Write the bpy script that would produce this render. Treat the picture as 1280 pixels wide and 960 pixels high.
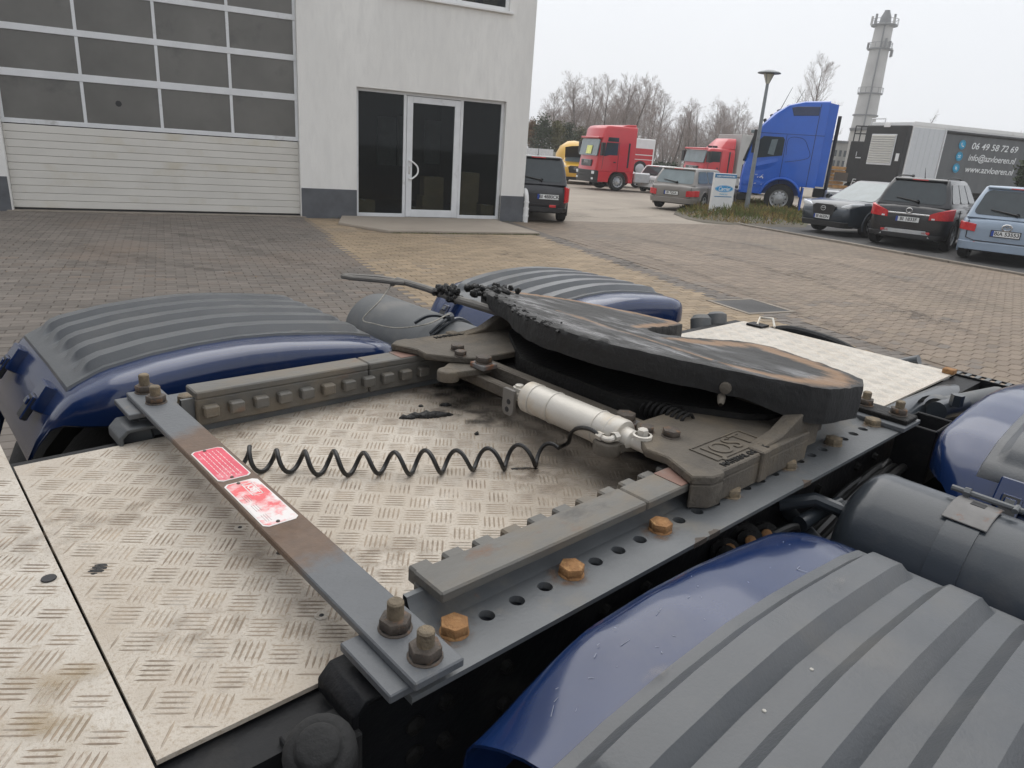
import bpy, bmesh, math, random
from mathutils import Vector, Matrix, noise
S = bpy.context.scene
for o in list(bpy.data.objects): bpy.data.objects.remove(o)
R = random.Random(7)
rad = math.radians
# ------------------------------------------------------------------ camera
cam = bpy.data.cameras.new('camera'); camo = bpy.data.objects.new('camera', cam); S.collection.objects.link(camo)
cam.sensor_width = 36; cam.sensor_fit = 'HORIZONTAL'; cam.lens = 36*878/1280
cam.clip_start = .02; cam.clip_end = 3000
CW = ((.742, -.166, .649), (-.667, -.280, .691), (.068, -.945, -.319))   # image right / down / forward in world rows
ri = Vector([r[0] for r in CW]); dn = Vector([r[1] for r in CW]); fw = Vector([r[2] for r in CW])
fw.normalize(); ri = (ri - fw*ri.dot(fw)).normalized(); up = ri.cross(fw)
CAM = Vector((-.438, -.535, 1.574))
camo.matrix_world = Matrix(((ri.x, up.x, -fw.x, CAM.x), (ri.y, up.y, -fw.y, CAM.y), (ri.z, up.z, -fw.z, CAM.z), (0, 0, 0, 1)))
S.camera = camo
# ------------------------------------------------------------------ sky and sun
SUN_EL, SUN_AZ = rad(60), rad(40)
W = bpy.data.worlds.new('World'); S.world = W; W.use_nodes = True
wn = W.node_tree.nodes; wl = W.node_tree.links
bg = wn['Background']; bg.inputs['Strength'].default_value = .1
sky = wn.new('ShaderNodeTexSky'); sky.sky_type = 'NISHITA'; sky.sun_disc = False
sky.sun_elevation = SUN_EL; sky.sun_rotation = SUN_AZ; sky.dust_density = 4; sky.air_density = 1.5
hs = wn.new('ShaderNodeHueSaturation'); hs.inputs['Saturation'].default_value = .25; hs.inputs['Value'].default_value = 1.0
mx = wn.new('ShaderNodeMix'); mx.data_type = 'RGBA'; mx.inputs[0].default_value = .82
mx.inputs[7].default_value = (8.1, 8.45, 9.0, 1)
# thin uneven cloud cover, the same all round
tc = wn.new('ShaderNodeTexCoord'); cn = wn.new('ShaderNodeTexNoise'); cn.inputs['Scale'].default_value = 2.2; cn.inputs['Detail'].default_value = 5
cm = wn.new('ShaderNodeMix'); cm.data_type = 'RGBA'; cm.inputs[6].default_value = (7.9, 8.2, 8.7, 1); cm.inputs[7].default_value = (9.0, 9.2, 9.6, 1)
wl.new(tc.outputs['Generated'], cn.inputs['Vector']); wl.new(cn.outputs['Fac'], cm.inputs[0]); wl.new(cm.outputs[2], mx.inputs[7])
wl.new(sky.outputs[0], hs.inputs['Color']); wl.new(hs.outputs[0], mx.inputs[6]); wl.new(mx.outputs[2], bg.inputs['Color'])
sl = bpy.data.lights.new('sun', 'SUN'); so = bpy.data.objects.new('sun', sl); S.collection.objects.link(so)
sl.energy = 1.4; sl.angle = rad(75); sl.color = (1, .97, .92)
# direction towards the sun for sun_rotation measured from +Y towards +X
sd = Vector((math.sin(SUN_AZ)*math.cos(SUN_EL), math.cos(SUN_AZ)*math.cos(SUN_EL), math.sin(SUN_EL)))
so.rotation_euler = sd.to_track_quat('Z', 'Y').to_euler(); so.location = (0, 0, 30)
S.view_settings.view_transform = 'Standard'; S.view_settings.look = 'None'; S.view_settings.gamma = 1
S.view_settings.exposure = 0.32
S.render.engine = 'CYCLES'
# ------------------------------------------------------------------ materials
MATS = {}
def mat(name, col, rough=.6, metal=0., var=.12, scale=6, bump=0., bscale=80, layers=(), coat=0., spec=.5, stretch=None, island=0., trans=0., stripes=None):
    m = bpy.data.materials.new(name); m.use_nodes = True; MATS[name] = m
    nt = m.node_tree; N = nt.nodes; L = nt.links; b = N['Principled BSDF']
    b.inputs['Roughness'].default_value = rough; b.inputs['Metallic'].default_value = metal
    b.inputs['Specular IOR Level'].default_value = spec
    if coat: b.inputs['Coat Weight'].default_value = coat; b.inputs['Coat Roughness'].default_value = .06
    if trans: b.inputs['Transmission Weight'].default_value = trans
    tc = N.new('ShaderNodeTexCoord'); oi = N.new('ShaderNodeObjectInfo')
    sc = N.new('ShaderNodeVectorMath'); sc.operation = 'SCALE'; sc.inputs[0].default_value = (13.7, 7.1, 3.3); L.new(oi.outputs['Random'], sc.inputs['Scale'])
    ad = N.new('ShaderNodeVectorMath'); ad.operation = 'ADD'; L.new(tc.outputs['Object'], ad.inputs[0]); L.new(sc.outputs[0], ad.inputs[1])
    vec = ad.outputs[0]
    if stretch:
        st = N.new('ShaderNodeVectorMath'); st.operation = 'MULTIPLY'; st.inputs[1].default_value = stretch; L.new(vec, st.inputs[0]); vec = st.outputs[0]
    def nz(s, d=5, r=.6):
        n = N.new('ShaderNodeTexNoise'); n.inputs['Scale'].default_value = s; n.inputs['Detail'].default_value = d; n.inputs['Roughness'].default_value = r
        L.new(vec, n.inputs['Vector']); return n.outputs['Fac']
    def mixc(f, a, c):
        x = N.new('ShaderNodeMix'); x.data_type = 'RGBA'
        if f is not None: L.new(f, x.inputs[0])
        if isinstance(a, tuple): x.inputs[6].default_value = (*a, 1)
        else: L.new(a, x.inputs[6])
        if isinstance(c, tuple): x.inputs[7].default_value = (*c, 1)
        else: L.new(c, x.inputs[7])
        return x.outputs[2]
    def ramp(f, lo, hi):
        r = N.new('ShaderNodeMapRange'); r.inputs[1].default_value = lo; r.inputs[2].default_value = hi; L.new(f, r.inputs[0]); return r.outputs[0]
    d1 = tuple(c*(1-var) for c in col); d2 = tuple(min(1, c*(1+var)) for c in col)
    c = mixc(ramp(nz(scale), .3, .7), d1, d2)
    if island:
        ge = N.new('ShaderNodeNewGeometry'); a = N.new('ShaderNodeMath'); a.operation = 'ADD'; L.new(ge.outputs['Random Per Island'], a.inputs[0]); L.new(oi.outputs['Random'], a.inputs[1])
        fr = N.new('ShaderNodeMath'); fr.operation = 'FRACT'; L.new(a.outputs[0], fr.inputs[0])
        mr = N.new('ShaderNodeMapRange'); mr.inputs[3].default_value = 1-island; mr.inputs[4].default_value = 1+island; L.new(fr.outputs[0], mr.inputs[0])
        vm = N.new('ShaderNodeVectorMath'); vm.operation = 'SCALE'; L.new(c, vm.inputs[0]); L.new(mr.outputs[0], vm.inputs['Scale']); c = vm.outputs[0]
    rr = None
    for (lc, ls, lo, hi, lr) in layers:
        f = ramp(nz(ls, 7, .65), lo, hi); c = mixc(f, c, lc)
        x = N.new('ShaderNodeMix'); L.new(f, x.inputs[0])
        if rr is None: x.inputs[2].default_value = rough
        else: L.new(rr, x.inputs[2])
        x.inputs[3].default_value = lr; rr = x.outputs[0]
    if rr is not None: L.new(rr, b.inputs['Roughness'])
    L.new(c, b.inputs['Base Color'])
    if bump:
        bp = N.new('ShaderNodeBump'); bp.inputs['Strength'].default_value = bump; bp.inputs['Distance'].default_value = .01; L.new(nz(bscale, 4), bp.inputs['Height']); L.new(bp.outputs[0], b.inputs['Normal'])
    m['bsdf'] = 1
    return m
def glassy(name, tint=(.03, .035, .04), alpha=.35, rough=.03):
    """window glass: dark tint that still lets the inside show a little"""
    m = bpy.data.materials.new(name); m.use_nodes = True; nt = m.node_tree; N = nt.nodes; L = nt.links
    b = N['Principled BSDF']; b.inputs['Base Color'].default_value = (*tint, 1); b.inputs['Roughness'].default_value = rough
    tr = N.new('ShaderNodeBsdfTransparent'); tr.inputs[0].default_value = (.8, .85, .85, 1)
    mx = N.new('ShaderNodeMixShader'); mx.inputs[0].default_value = alpha
    L.new(tr.outputs[0], mx.inputs[1]); L.new(b.outputs[0], mx.inputs[2]); L.new(mx.outputs[0], N['Material Output'].inputs['Surface'])
    MATS[name] = m; return m
# ------------------------------------------------------------------ mesh helpers
class MB:
    def __init__(s): s.v = []; s.f = []; s.m = []; s.cur = 0
    def add(s, vs, fs):
        o = len(s.v); s.v += [tuple(v) for v in vs]; s.f += [tuple(o+i for i in f) for f in fs]; s.m += [s.cur]*len(fs); return s
    def box(s, c, d, rot=None):
        hx, hy, hz = d[0]/2, d[1]/2, d[2]/2
        P = [Vector((x*hx, y*hy, z*hz)) for x in (-1, 1) for y in (-1, 1) for z in (-1, 1)]
        if rot is not None: P = [rot @ p for p in P]
        c = Vector(c)
        return s.add([p+c for p in P], [(0, 1, 3, 2), (4, 6, 7, 5), (0, 4, 5, 1), (2, 3, 7, 6), (0, 2, 6, 4), (1, 5, 7, 3)])
    def b2(s, a, b):   # box by two corners
        return s.box([(a[i]+b[i])/2 for i in range(3)], [abs(b[i]-a[i]) for i in range(3)])
    def cyl(s, p0, p1, r0, r1=None, n=16, cap=True):
        return s.tube([p0, p1], [r0, r0 if r1 is None else r1], n, cap)
    def tube(s, pts, r, n=8, cap=True):
        pts = [Vector(p) for p in pts]; k = len(pts)
        rs = r if isinstance(r, (list, tuple)) else [r]*k
        vs = []; u = None
        for i, p in enumerate(pts):
            t = (pts[min(i+1, k-1)]-pts[max(i-1, 0)])
            if t.length < 1e-9: t = Vector((0, 0, 1))
            t.normalize()
            if u is None: u = t.orthogonal().normalized()
            else:
                u = (u - t*u.dot(t)); u = u.normalized() if u.length > 1e-6 else t.orthogonal().normalized()
            w = t.cross(u)
            for j in range(n):
                a = 2*math.pi*j/n; vs.append(p+(u*math.cos(a)+w*math.sin(a))*rs[i])
        fs = [(i*n+j, i*n+(j+1) % n, (i+1)*n+(j+1) % n, (i+1)*n+j) for i in range(k-1) for j in range(n)]
        if cap: fs += [tuple(range(n-1, -1, -1)), tuple((k-1)*n+j for j in range(n))]
        return s.add(vs, fs)
    def lathe(s, prof, o, ax, n=24):   # prof: (distance along axis, radius)
        ax = Vector(ax).normalized(); o = Vector(o); u = ax.orthogonal().normalized(); w = ax.cross(u); vs = []
        for (d, r) in prof:
            for j in range(n):
                a = 2*math.pi*j/n; vs.append(o+ax*d+(u*math.cos(a)+w*math.sin(a))*max(r, 1e-4))
        k = len(prof)
        fs = [(i*n+j, i*n+(j+1) % n, (i+1)*n+(j+1) % n, (i+1)*n+j) for i in range(k-1) for j in range(n)]
        return s.add(vs, fs)
    def prism(s, poly, z0, z1, plane='xy'):
        def T(p, z):
            return {'xy': (p[0], p[1], z), 'xz': (p[0], z, p[1]), 'yz': (z, p[0], p[1])}[plane]
        n = len(poly); vs = [T(p, z0) for p in poly]+[T(p, z1) for p in poly]
        fs = [tuple(range(n-1, -1, -1)), tuple(range(n, 2*n))]+[(i, (i+1) % n, n+(i+1) % n, n+i) for i in range(n)]
        return s.add(vs, fs)
    def loft(s, rings, cap0=True, cap1=True, closed=True):
        n = len(rings[0]); k = len(rings); vs = [p for r in rings for p in r]
        m = n if closed else n-1
        fs = [(i*n+j, i*n+(j+1) % n, (i+1)*n+(j+1) % n, (i+1)*n+j) for i in range(k-1) for j in range(m)]
        if cap0: fs.append(tuple(range(n-1, -1, -1)))
        if cap1: fs.append(tuple((k-1)*n+j for j in range(n)))
        return s.add(vs, fs)
    def grid(s, fn, nu, nv):
        vs = [fn(i/(nu-1), j/(nv-1)) for i in range(nu) for j in range(nv)]
        return s.add(vs, [(i*nv+j, (i+1)*nv+j, (i+1)*nv+j+1, i*nv+j+1) for i in range(nu-1) for j in range(nv-1)])
    def mesh(s, name, mt, smooth=35, bevel=0., fix=True):
        me = bpy.data.meshes.new(name); me.from_pydata(s.v, [], s.f)
        for x in (mt if isinstance(mt, (list, tuple)) else [mt]): me.materials.append(x)
        if any(s.m): me.polygons.foreach_set('material_index', s.m)
        if fix or bevel:
            bm = bmesh.new(); bm.from_mesh(me)
            if bevel:
                bmesh.ops.remove_doubles(bm, verts=bm.verts, dist=1e-5)
            if fix: bmesh.ops.recalc_face_normals(bm, faces=bm.faces)
            if bevel:
                es = [e for e in bm.edges if len(e.link_faces) == 2 and e.calc_face_angle(0) > rad(30)]
                bmesh.ops.bevel(bm, geom=es, offset=bevel, segments=1, affect='EDGES', clamp_overlap=True)
            bm.to_mesh(me); bm.free()
        if smooth:
            me.polygons.foreach_set('use_smooth', [True]*len(me.polygons)); me.set_sharp_from_angle(angle=rad(smooth))
        me.update(); return me
    def build(s, name, mt, parent=None, loc=None, label=None, smooth=35, bevel=0., fix=True, kind=None, rot=None):
        o = bpy.data.objects.new(name, s.mesh(name, mt, smooth, bevel, fix)); return link(o, parent, loc, label, kind, rot)
def link(o, parent=None, loc=None, label=None, kind=None, rot=None):
    S.collection.objects.link(o)
    if parent is not None:
        o.parent = parent
        if loc is None and parent.get('shift'): o.location = -parent.location
    if loc is not None: o.location = loc
    if rot is not None: o.rotation_euler = rot
    if label: o['label'] = label
    if kind: o['kind'] = kind
    return o
def thing(name, label, cat, loc=(0, 0, 0), rz=0., group=None, shift=False):
    o = bpy.data.objects.new(name, None); S.collection.objects.link(o); o.empty_display_size = .2
    o.location = loc; o.rotation_euler = (0, 0, rz); o['label'] = label; o['category'] = cat
    if group: o['group'] = group
    if shift: o['shift'] = 1
    return o
def tag(o, label, cat, group=None):
    o['label'] = label; o['category'] = cat
    if group: o['group'] = group
    return o
def inst(src, parent, loc, rot=None, label=None, scale=None):
    o = src.copy(); S.collection.objects.link(o); o.parent = parent; o.location = loc
    if rot is not None: o.rotation_euler = rot
    if scale is not None: o.scale = scale
    if label: o['label'] = label
    return o
def text(body, size, mt, name, parent, M, depth=.002, align='CENTER', shear=0., bold=0.):
    c = bpy.data.curves.new(name, 'FONT'); c.body = body; c.size = size; c.align_x = align; c.align_y = 'CENTER'; c.extrude = depth; c.shear = shear; c.offset = bold
    t = bpy.data.objects.new(name, c); S.collection.objects.link(t)
    dg = bpy.context.evaluated_depsgraph_get(); me = bpy.data.meshes.new_from_object(t.evaluated_get(dg)); me.name = name
    bpy.data.objects.remove(t); me.materials.clear(); me.materials.append(mt)
    me.transform(M); o = bpy.data.objects.new(name, me); return link(o, parent)
def proj(p):
    q = Vector(p)-CAM; z = q.dot(fw)
    if z < .05: return None
    return (640+878*q.dot(ri)/z, 480-878*q.dot(up)/z, z)
def px(p, z):       # where a sight line of the survey meets the level z
    d = ri*(p[0]-640)-up*(p[1]-480)+fw*878; return CAM+d*((z-CAM.z)/d.z)
def pxx(p, x):    # where a sight line meets the plane of constant x
    d = ri*(p[0]-640)-up*(p[1]-480)+fw*878; return CAM+d*((x-CAM.x)/d.x)
def pxy(p, y):    # where a sight line meets the plane of constant y
    d = ri*(p[0]-640)-up*(p[1]-480)+fw*878; return CAM+d*((y-CAM.y)/d.y)
def blob(mb, c, r, RR, sq=(1, 1, 1)):
    n, m = 7, 5; vs = [(c[0], c[1], c[2]+r*sq[2])]
    for i in range(1, m):
        for j in range(n):
            a = math.pi*i/m; b = 2*math.pi*j/n; k = r*RR.uniform(.7, 1.2); vs.append((c[0]+k*sq[0]*math.sin(a)*math.cos(b), c[1]+k*sq[1]*math.sin(a)*math.sin(b), c[2]+k*sq[2]*math.cos(a)))
    vs.append((c[0], c[1], c[2]-r*sq[2])); L_ = len(vs)-1
    fs = [(0, 1+j, 1+(j+1) % n) for j in range(n)]+[(1+i*n+j, 1+(i+1)*n+j, 1+(i+1)*n+(j+1) % n, 1+i*n+(j+1) % n) for i in range(m-2) for j in range(n)]+[(L_, 1+(m-2)*n+(j+1) % n, 1+(m-2)*n+j) for j in range(n)]
    mb.add(vs, fs)
def vnoise(x, y, z=0): return noise.noise((x, y, z))
# ------------------------------------------------------------------ palette
M_paver_grey = mat('paver_grey', (.130, .112, .096), .75, var=.15, scale=.8, island=.2, bump=.3, bscale=120, layers=[((.165, .128, .10), .5, .52, .75, .8), ((.07, .065, .06), 1.1, .62, .8, .7)])
M_paver_tan = mat('paver_tan', (.255, .193, .125), .75, var=.15, scale=.9, island=.16, bump=.3, bscale=120, layers=[((.16, .14, .12), .6, .58, .8, .75)])
M_paver_mix = mat('paver_mixed', (.185, .142, .104), .7, var=.18, scale=.5, island=.14, bump=.3, bscale=120, layers=[((.215, .17, .12), .35, .5, .75, .75), ((.10, .092, .085), .6, .6, .8, .6)])
M_joint = mat('joint_sand', (.10, .088, .07), .9, var=.2, scale=20)
M_dirt = mat('ground_soil', (.13, .115, .09), .95, var=.3, scale=.6, bump=.5, bscale=8, layers=[((.10, .11, .05), .25, .5, .7, .95)])
M_concrete = mat('concrete_yard', (.29, .25, .205), .85, var=.14, scale=.5, bump=.25, bscale=30, layers=[((.17, .15, .13), .3, .56, .8, .8), ((.40, .34, .27), .8, .6, .8, .85)])
M_asphalt = mat('asphalt', (.075, .073, .072), .85, var=.25, scale=1.2, bump=.5, bscale=90, layers=[((.13, .12, .105), .5, .55, .75, .85)])
M_kerb = mat('kerb_stone', (.23, .20, .165), .85, var=.2, scale=5, bump=.3, bscale=60, island=.15)
M_render = mat('wall_render', (.76, .75, .72), .85, var=.05, scale=1.0, bump=.5, bscale=110, layers=[((.66, .65, .625), 1.6, .52, .85, .85), ((.70, .69, .665), 9, .45, .75, .85)], stretch=(1, 1, .25))
M_plinth = mat('plinth_grey', (.10, .105, .115), .8, var=.2, scale=3, bump=.4, bscale=150)
M_alu = mat('light_aluminium', (.66, .67, .68), .45, var=.06, scale=4, layers=[((.38, .37, .35), 2.5, .6, .8, .6)])
M_doorslat = mat('door_slat', (.60, .58, .535), .5, var=.06, scale=1, layers=[((.50, .45, .34), .8, .55, .8, .6)])
M_pane = mat('acrylic_pane', (.14, .136, .125), .28, var=.16, scale=1.2, spec=.4, layers=[((.07, .07, .068), 1.1, .58, .8, .4)])
M_white = mat('white_paint', (.75, .75, .74), .45, var=.05, scale=3, layers=[((.55, .53, .5), 2, .6, .85, .6)])
M_dark = mat('dark_interior', (.012, .012, .012), .9)
M_card = mat('cardboard', (.42, .30, .17), .85, var=.15, scale=4)
M_glass = glassy('window_glass', tint=(.012, .014, .016), alpha=.34)
M_carglass = mat('car_glass', (.035, .045, .05), .05, var=.1, spec=.6)
M_carglass2 = mat('car_glass_pale', (.16, .20, .21), .08, var=.15, scale=3, spec=.9)
M_rubber = mat('tyre_rubber', (.018, .018, .018), .85, var=.2, bump=.3)
M_blackpl = mat('black_plastic', (.016, .016, .017), .5, var=.2)
M_rim = mat('alloy_rim', (.48, .49, .5), .35, metal=.6, var=.1)
M_redlamp = mat('red_lamp', (.55, .025, .03), .15, var=.15, scale=20, spec=.8)
M_clear = mat('clear_lamp', (.72, .74, .76), .12, var=.1, scale=20, spec=.8)
M_chrome = mat('chrome', (.62, .63, .64), .18, metal=.9, var=.05)
M_plate = mat('number_plate', (.70, .71, .70), .4, var=.03)
M_ink = mat('black_ink', (.02, .02, .022), .6)
M_eublue = mat('plate_blue', (.02, .06, .30), .5)
def paint(n, c, rough=.3, coat=.5, dirt=.4): return mat(n, c, rough, var=.07, scale=2, coat=coat, layers=[(tuple(x*.7+.05 for x in c), 3, .6, .9, .5)] if dirt else ())
# truck materials
M_alplate = mat('chequer_alu', (.565, .52, .455), .55, var=.08, scale=7, bump=.3, bscale=420, spec=.4, layers=[((.40, .335, .26), 210, .50, .66, .65), ((.43, .37, .295), 2.6, .46, .76, .6), ((.48, .42, .35), 9, .5, .78, .6), ((.62, .58, .52), 14, .58, .8, .5), ((.20, .155, .115), 4.3, .68, .84, .7), ((.045, .04, .036), 9, .74, .80, .6)])
M_alplate2 = mat('chequer_alu_grimy_shaded', (.56, .51, .44), .55, var=.08, scale=7, bump=.3, bscale=420, spec=.4, layers=[((.39, .32, .245), 210, .49, .66, .65), ((.41, .345, .27), 2.6, .43, .74, .6), ((.46, .40, .33), 9, .48, .76, .6), ((.60, .56, .50), 14, .6, .8, .5), ((.19, .145, .105), 4.3, .66, .82, .7), ((.045, .04, .036), 9, .73, .80, .6)])
M_rtread = mat('clean_ridge', (.56, .53, .48), .5, var=.2, scale=26)
M_tread = mat('chequer_ridge', (.33, .265, .20), .55, var=.35, scale=26, layers=[((.20, .155, .115), 7, .5, .75, .7), ((.50, .45, .385), 34, .50, .66, .5)])
M_steel = mat('frame_steel_paint', (.112, .119, .124), .44, var=.14, scale=9, bump=.12, bscale=160, layers=[((.20, .18, .145), 6, .54, .78, .65), ((.22, .10, .04), 11, .66, .76, .85), ((.20, .205, .21), 22, .66, .76, .5)])
M_rail = mat('slide_rail_steel', (.118, .113, .101), .5, var=.16, scale=11, bump=.18, bscale=140, layers=[((.19, .15, .10), 7, .48, .72, .7), ((.20, .095, .045), 9, .62, .76, .85), ((.055, .053, .05), 15, .6, .75, .6)], stretch=(.5, 1, 1))
M_bar = mat('crossbar_steel', (.105, .112, .12), .5, var=.12, scale=8, bump=.15, bscale=160, layers=[((.16, .115, .08), 9, .60, .76, .75), ((.21, .19, .16), 14, .60, .76, .7)])
M_boltrust = mat('rusty_bolt', (.30, .155, .062), .85, var=.3, scale=60, bump=.4, bscale=300, layers=[((.50, .30, .13), 70, .55, .75, .9), ((.16, .07, .03), 45, .62, .8, .9)])
M_boltdull = mat('dull_bolt', (.17, .135, .09), .7, var=.3, scale=60, bump=.4, bscale=300, layers=[((.27, .20, .12), 60, .5, .75, .8)])
M_nut = mat('brown_nut', (.075, .06, .048), .65, var=.3, scale=60, bump=.3, bscale=300, layers=[((.25, .13, .06), 50, .55, .75, .85)])
M_cast = mat('cast_iron', (.098, .084, .066), .72, var=.18, scale=8, bump=.4, bscale=120, layers=[((.17, .135, .092), 6, .48, .72, .8), ((.035, .031, .028), 5, .52, .75, .7)])
M_grease = mat('black_grease', (.010, .0097, .0095), .42, var=.3, scale=14, bump=1., bscale=70, spec=.4)
M_greasy = mat('greasy_dark', (.012, .0115, .011), .6, spec=.25, var=.3, scale=12, bump=.5, bscale=90)
M_black = mat('chassis_black', (.009, .0095, .011), .55, spec=.25, var=.3, scale=6, bump=.2, bscale=80, layers=[((.04, .038, .035), 8, .55, .8, .75)])
M_navy = mat('navy_paint', (.007, .022, .082), .17, var=.12, scale=3, coat=.35, spec=.5, bump=.015, bscale=200, layers=[((.035, .045, .09), 7, .58, .8, .3), ((.25, .27, .32), 55, .735, .78, .5), ((.09, .085, .08), 4, .68, .82, .5)])
M_panel = mat('grey_plastic_panel', (.070, .076, .083), .30, spec=.55, var=.12, scale=4, bump=.1, bscale=220, layers=[((.105, .106, .106), 5, .5, .8, .42), ((.05, .052, .055), 9, .6, .8, .30), ((.14, .13, .112), 2.2, .62, .85, .5), ((.19, .19, .185), 60, .72, .78, .6)])
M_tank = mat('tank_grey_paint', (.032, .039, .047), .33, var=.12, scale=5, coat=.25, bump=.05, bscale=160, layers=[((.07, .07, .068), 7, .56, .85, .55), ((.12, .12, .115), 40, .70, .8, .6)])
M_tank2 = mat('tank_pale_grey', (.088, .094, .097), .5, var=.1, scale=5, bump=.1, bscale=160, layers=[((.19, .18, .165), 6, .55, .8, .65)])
M_rustband = mat('rusty_band', (.15, .145, .14), .55, var=.2, scale=20, layers=[((.22, .095, .045), 22, .55, .68, .9)])
M_cyl = mat('cylinder_alu', (.56, .53, .475), .42, metal=.2, var=.08, scale=9, bump=.08, bscale=200, layers=[((.50, .41, .29), 11, .52, .75, .6), ((.22, .13, .08), 20, .70, .80, .8)])
M_hose = mat('hose_black', (.014, .014, .014), .45, var=.2)
M_cord = mat('grey_cord', (.34, .32, .28), .9, var=.3, scale=80)
M_dustbar = mat('dusty_bar', (.16, .15, .135), .6, var=.15, scale=10, bump=.2, bscale=120)
M_red = mat('pink_red_print', (.68, .075, .12), .5, var=.1, scale=18, layers=[((.78, .45, .46), 30, .52, .75, .55), ((.70, .66, .63), 16, .66, .74, .55)])
M_redw = mat('worn_red_print', (.74, .12, .13), .5, var=.1, scale=18, layers=[((.74, .70, .68), 13, .44, .54, .55), ((.70, .30, .30), 40, .55, .8, .55)])
M_lblwhite = mat('label_white', (.72, .69, .66), .5, var=.08, scale=30)

def grime_shade(m, x0, x1, col):   # ground-in grease plus painted shade under the coupling, over the deck (truck coordinates)
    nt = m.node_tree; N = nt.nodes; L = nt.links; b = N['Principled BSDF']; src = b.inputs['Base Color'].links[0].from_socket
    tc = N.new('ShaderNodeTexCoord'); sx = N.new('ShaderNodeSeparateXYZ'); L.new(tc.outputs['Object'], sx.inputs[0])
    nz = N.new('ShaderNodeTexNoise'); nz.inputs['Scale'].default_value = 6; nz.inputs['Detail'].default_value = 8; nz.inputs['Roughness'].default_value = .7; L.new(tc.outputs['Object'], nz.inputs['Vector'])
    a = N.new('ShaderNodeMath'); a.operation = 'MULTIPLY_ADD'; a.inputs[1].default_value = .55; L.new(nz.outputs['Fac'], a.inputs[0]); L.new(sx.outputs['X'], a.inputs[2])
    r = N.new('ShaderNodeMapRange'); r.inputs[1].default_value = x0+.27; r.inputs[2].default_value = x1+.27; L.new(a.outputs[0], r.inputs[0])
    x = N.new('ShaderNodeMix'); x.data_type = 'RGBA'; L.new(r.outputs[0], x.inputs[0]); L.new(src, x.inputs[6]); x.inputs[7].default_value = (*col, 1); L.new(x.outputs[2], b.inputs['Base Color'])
M_tread2 = mat('chequer_ridge_grimy_shaded', (.36, .295, .225), .55, var=.3, scale=26, layers=[((.20, .155, .115), 7, .5, .75, .7), ((.50, .45, .385), 34, .50, .66, .5)])
grime_shade(M_alplate2, .30, .72, (.085, .066, .048)); grime_shade(M_tread2, .34, .76, (.07, .055, .04))

def blotch(name, col, sc, lo, hi, alpha=.85):     # thin stain that fades out by its own noise
    m = bpy.data.materials.new(name); m.use_nodes = True; nt = m.node_tree; N = nt.nodes; L = nt.links; b = N['Principled BSDF']; b.inputs['Base Color'].default_value = (*col, 1); b.inputs['Roughness'].default_value = .85
    tc = N.new('ShaderNodeTexCoord'); nz = N.new('ShaderNodeTexNoise'); nz.inputs['Scale'].default_value = sc; nz.inputs['Detail'].default_value = 6; L.new(tc.outputs['Object'], nz.inputs['Vector'])
    r = N.new('ShaderNodeMapRange'); r.inputs[1].default_value = lo; r.inputs[2].default_value = hi; r.inputs[4].default_value = alpha; L.new(nz.outputs['Fac'], r.inputs[0])
    at = N.new('ShaderNodeAttribute'); at.attribute_name = 'fade'; mu = N.new('ShaderNodeMath'); mu.operation = 'MULTIPLY'; L.new(r.outputs[0], mu.inputs[0]); L.new(at.outputs['Fac'], mu.inputs[1]); L.new(mu.outputs[0], b.inputs['Alpha']); return m
def soft_disc(c, rx, ry, rz, z, m, parent, name='stain', loc=None):
    mb = MB(); n = 24; fade = []; rings = [(.0, 1), (.35, 1), (.6, .75), (.8, .35), (1., 0)]; kk = [R.uniform(.75, 1.2) for _ in range(n)]
    kk = [(kk[i-1]+kk[i]+kk[(i+1) % n])/3 for i in range(n)]; vs = []
    for f, a in rings:
        for i in range(n):
            t = 2*math.pi*i/n; x, y = rx*f*kk[i]*math.cos(t), ry*f*kk[i]*math.sin(t); vs.append((c[0]+x*math.cos(rz)-y*math.sin(rz), c[1]+x*math.sin(rz)+y*math.cos(rz), z)); fade.append(a)
    k = len(rings); mb.add(vs, [(i*n+j, i*n+(j+1) % n, (i+1)*n+(j+1) % n, (i+1)*n+j) for i in range(1, k-1) for j in range(n)]+[tuple(n+j for j in range(n))])
    o = mb.build(name, m, parent, loc=loc, smooth=0, fix=False); at = o.data.attributes.new('fade', 'FLOAT', 'POINT'); at.data.foreach_set('value', fade); return o
M_ruststain = blotch('rust_stain', (.22, .12, .055), 70, .42, .66, .7)
M_oil = blotch('oil_stain', (.04, .034, .028), 24, .42, .64, .8)
M_tyremark = blotch('tyre_mark', (.06, .053, .047), 6, .40, .70, .32)
M_tanstain = blotch('yellow_brown_stain', (.38, .28, .15), 22, .42, .66, .38)
M_brownstain = blotch('brown_stain', (.22, .165, .115), 45, .42, .70, .36)

M_dust = blotch('dust_mark', (.27, .25, .22), 45, .40, .70, .42)

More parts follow.
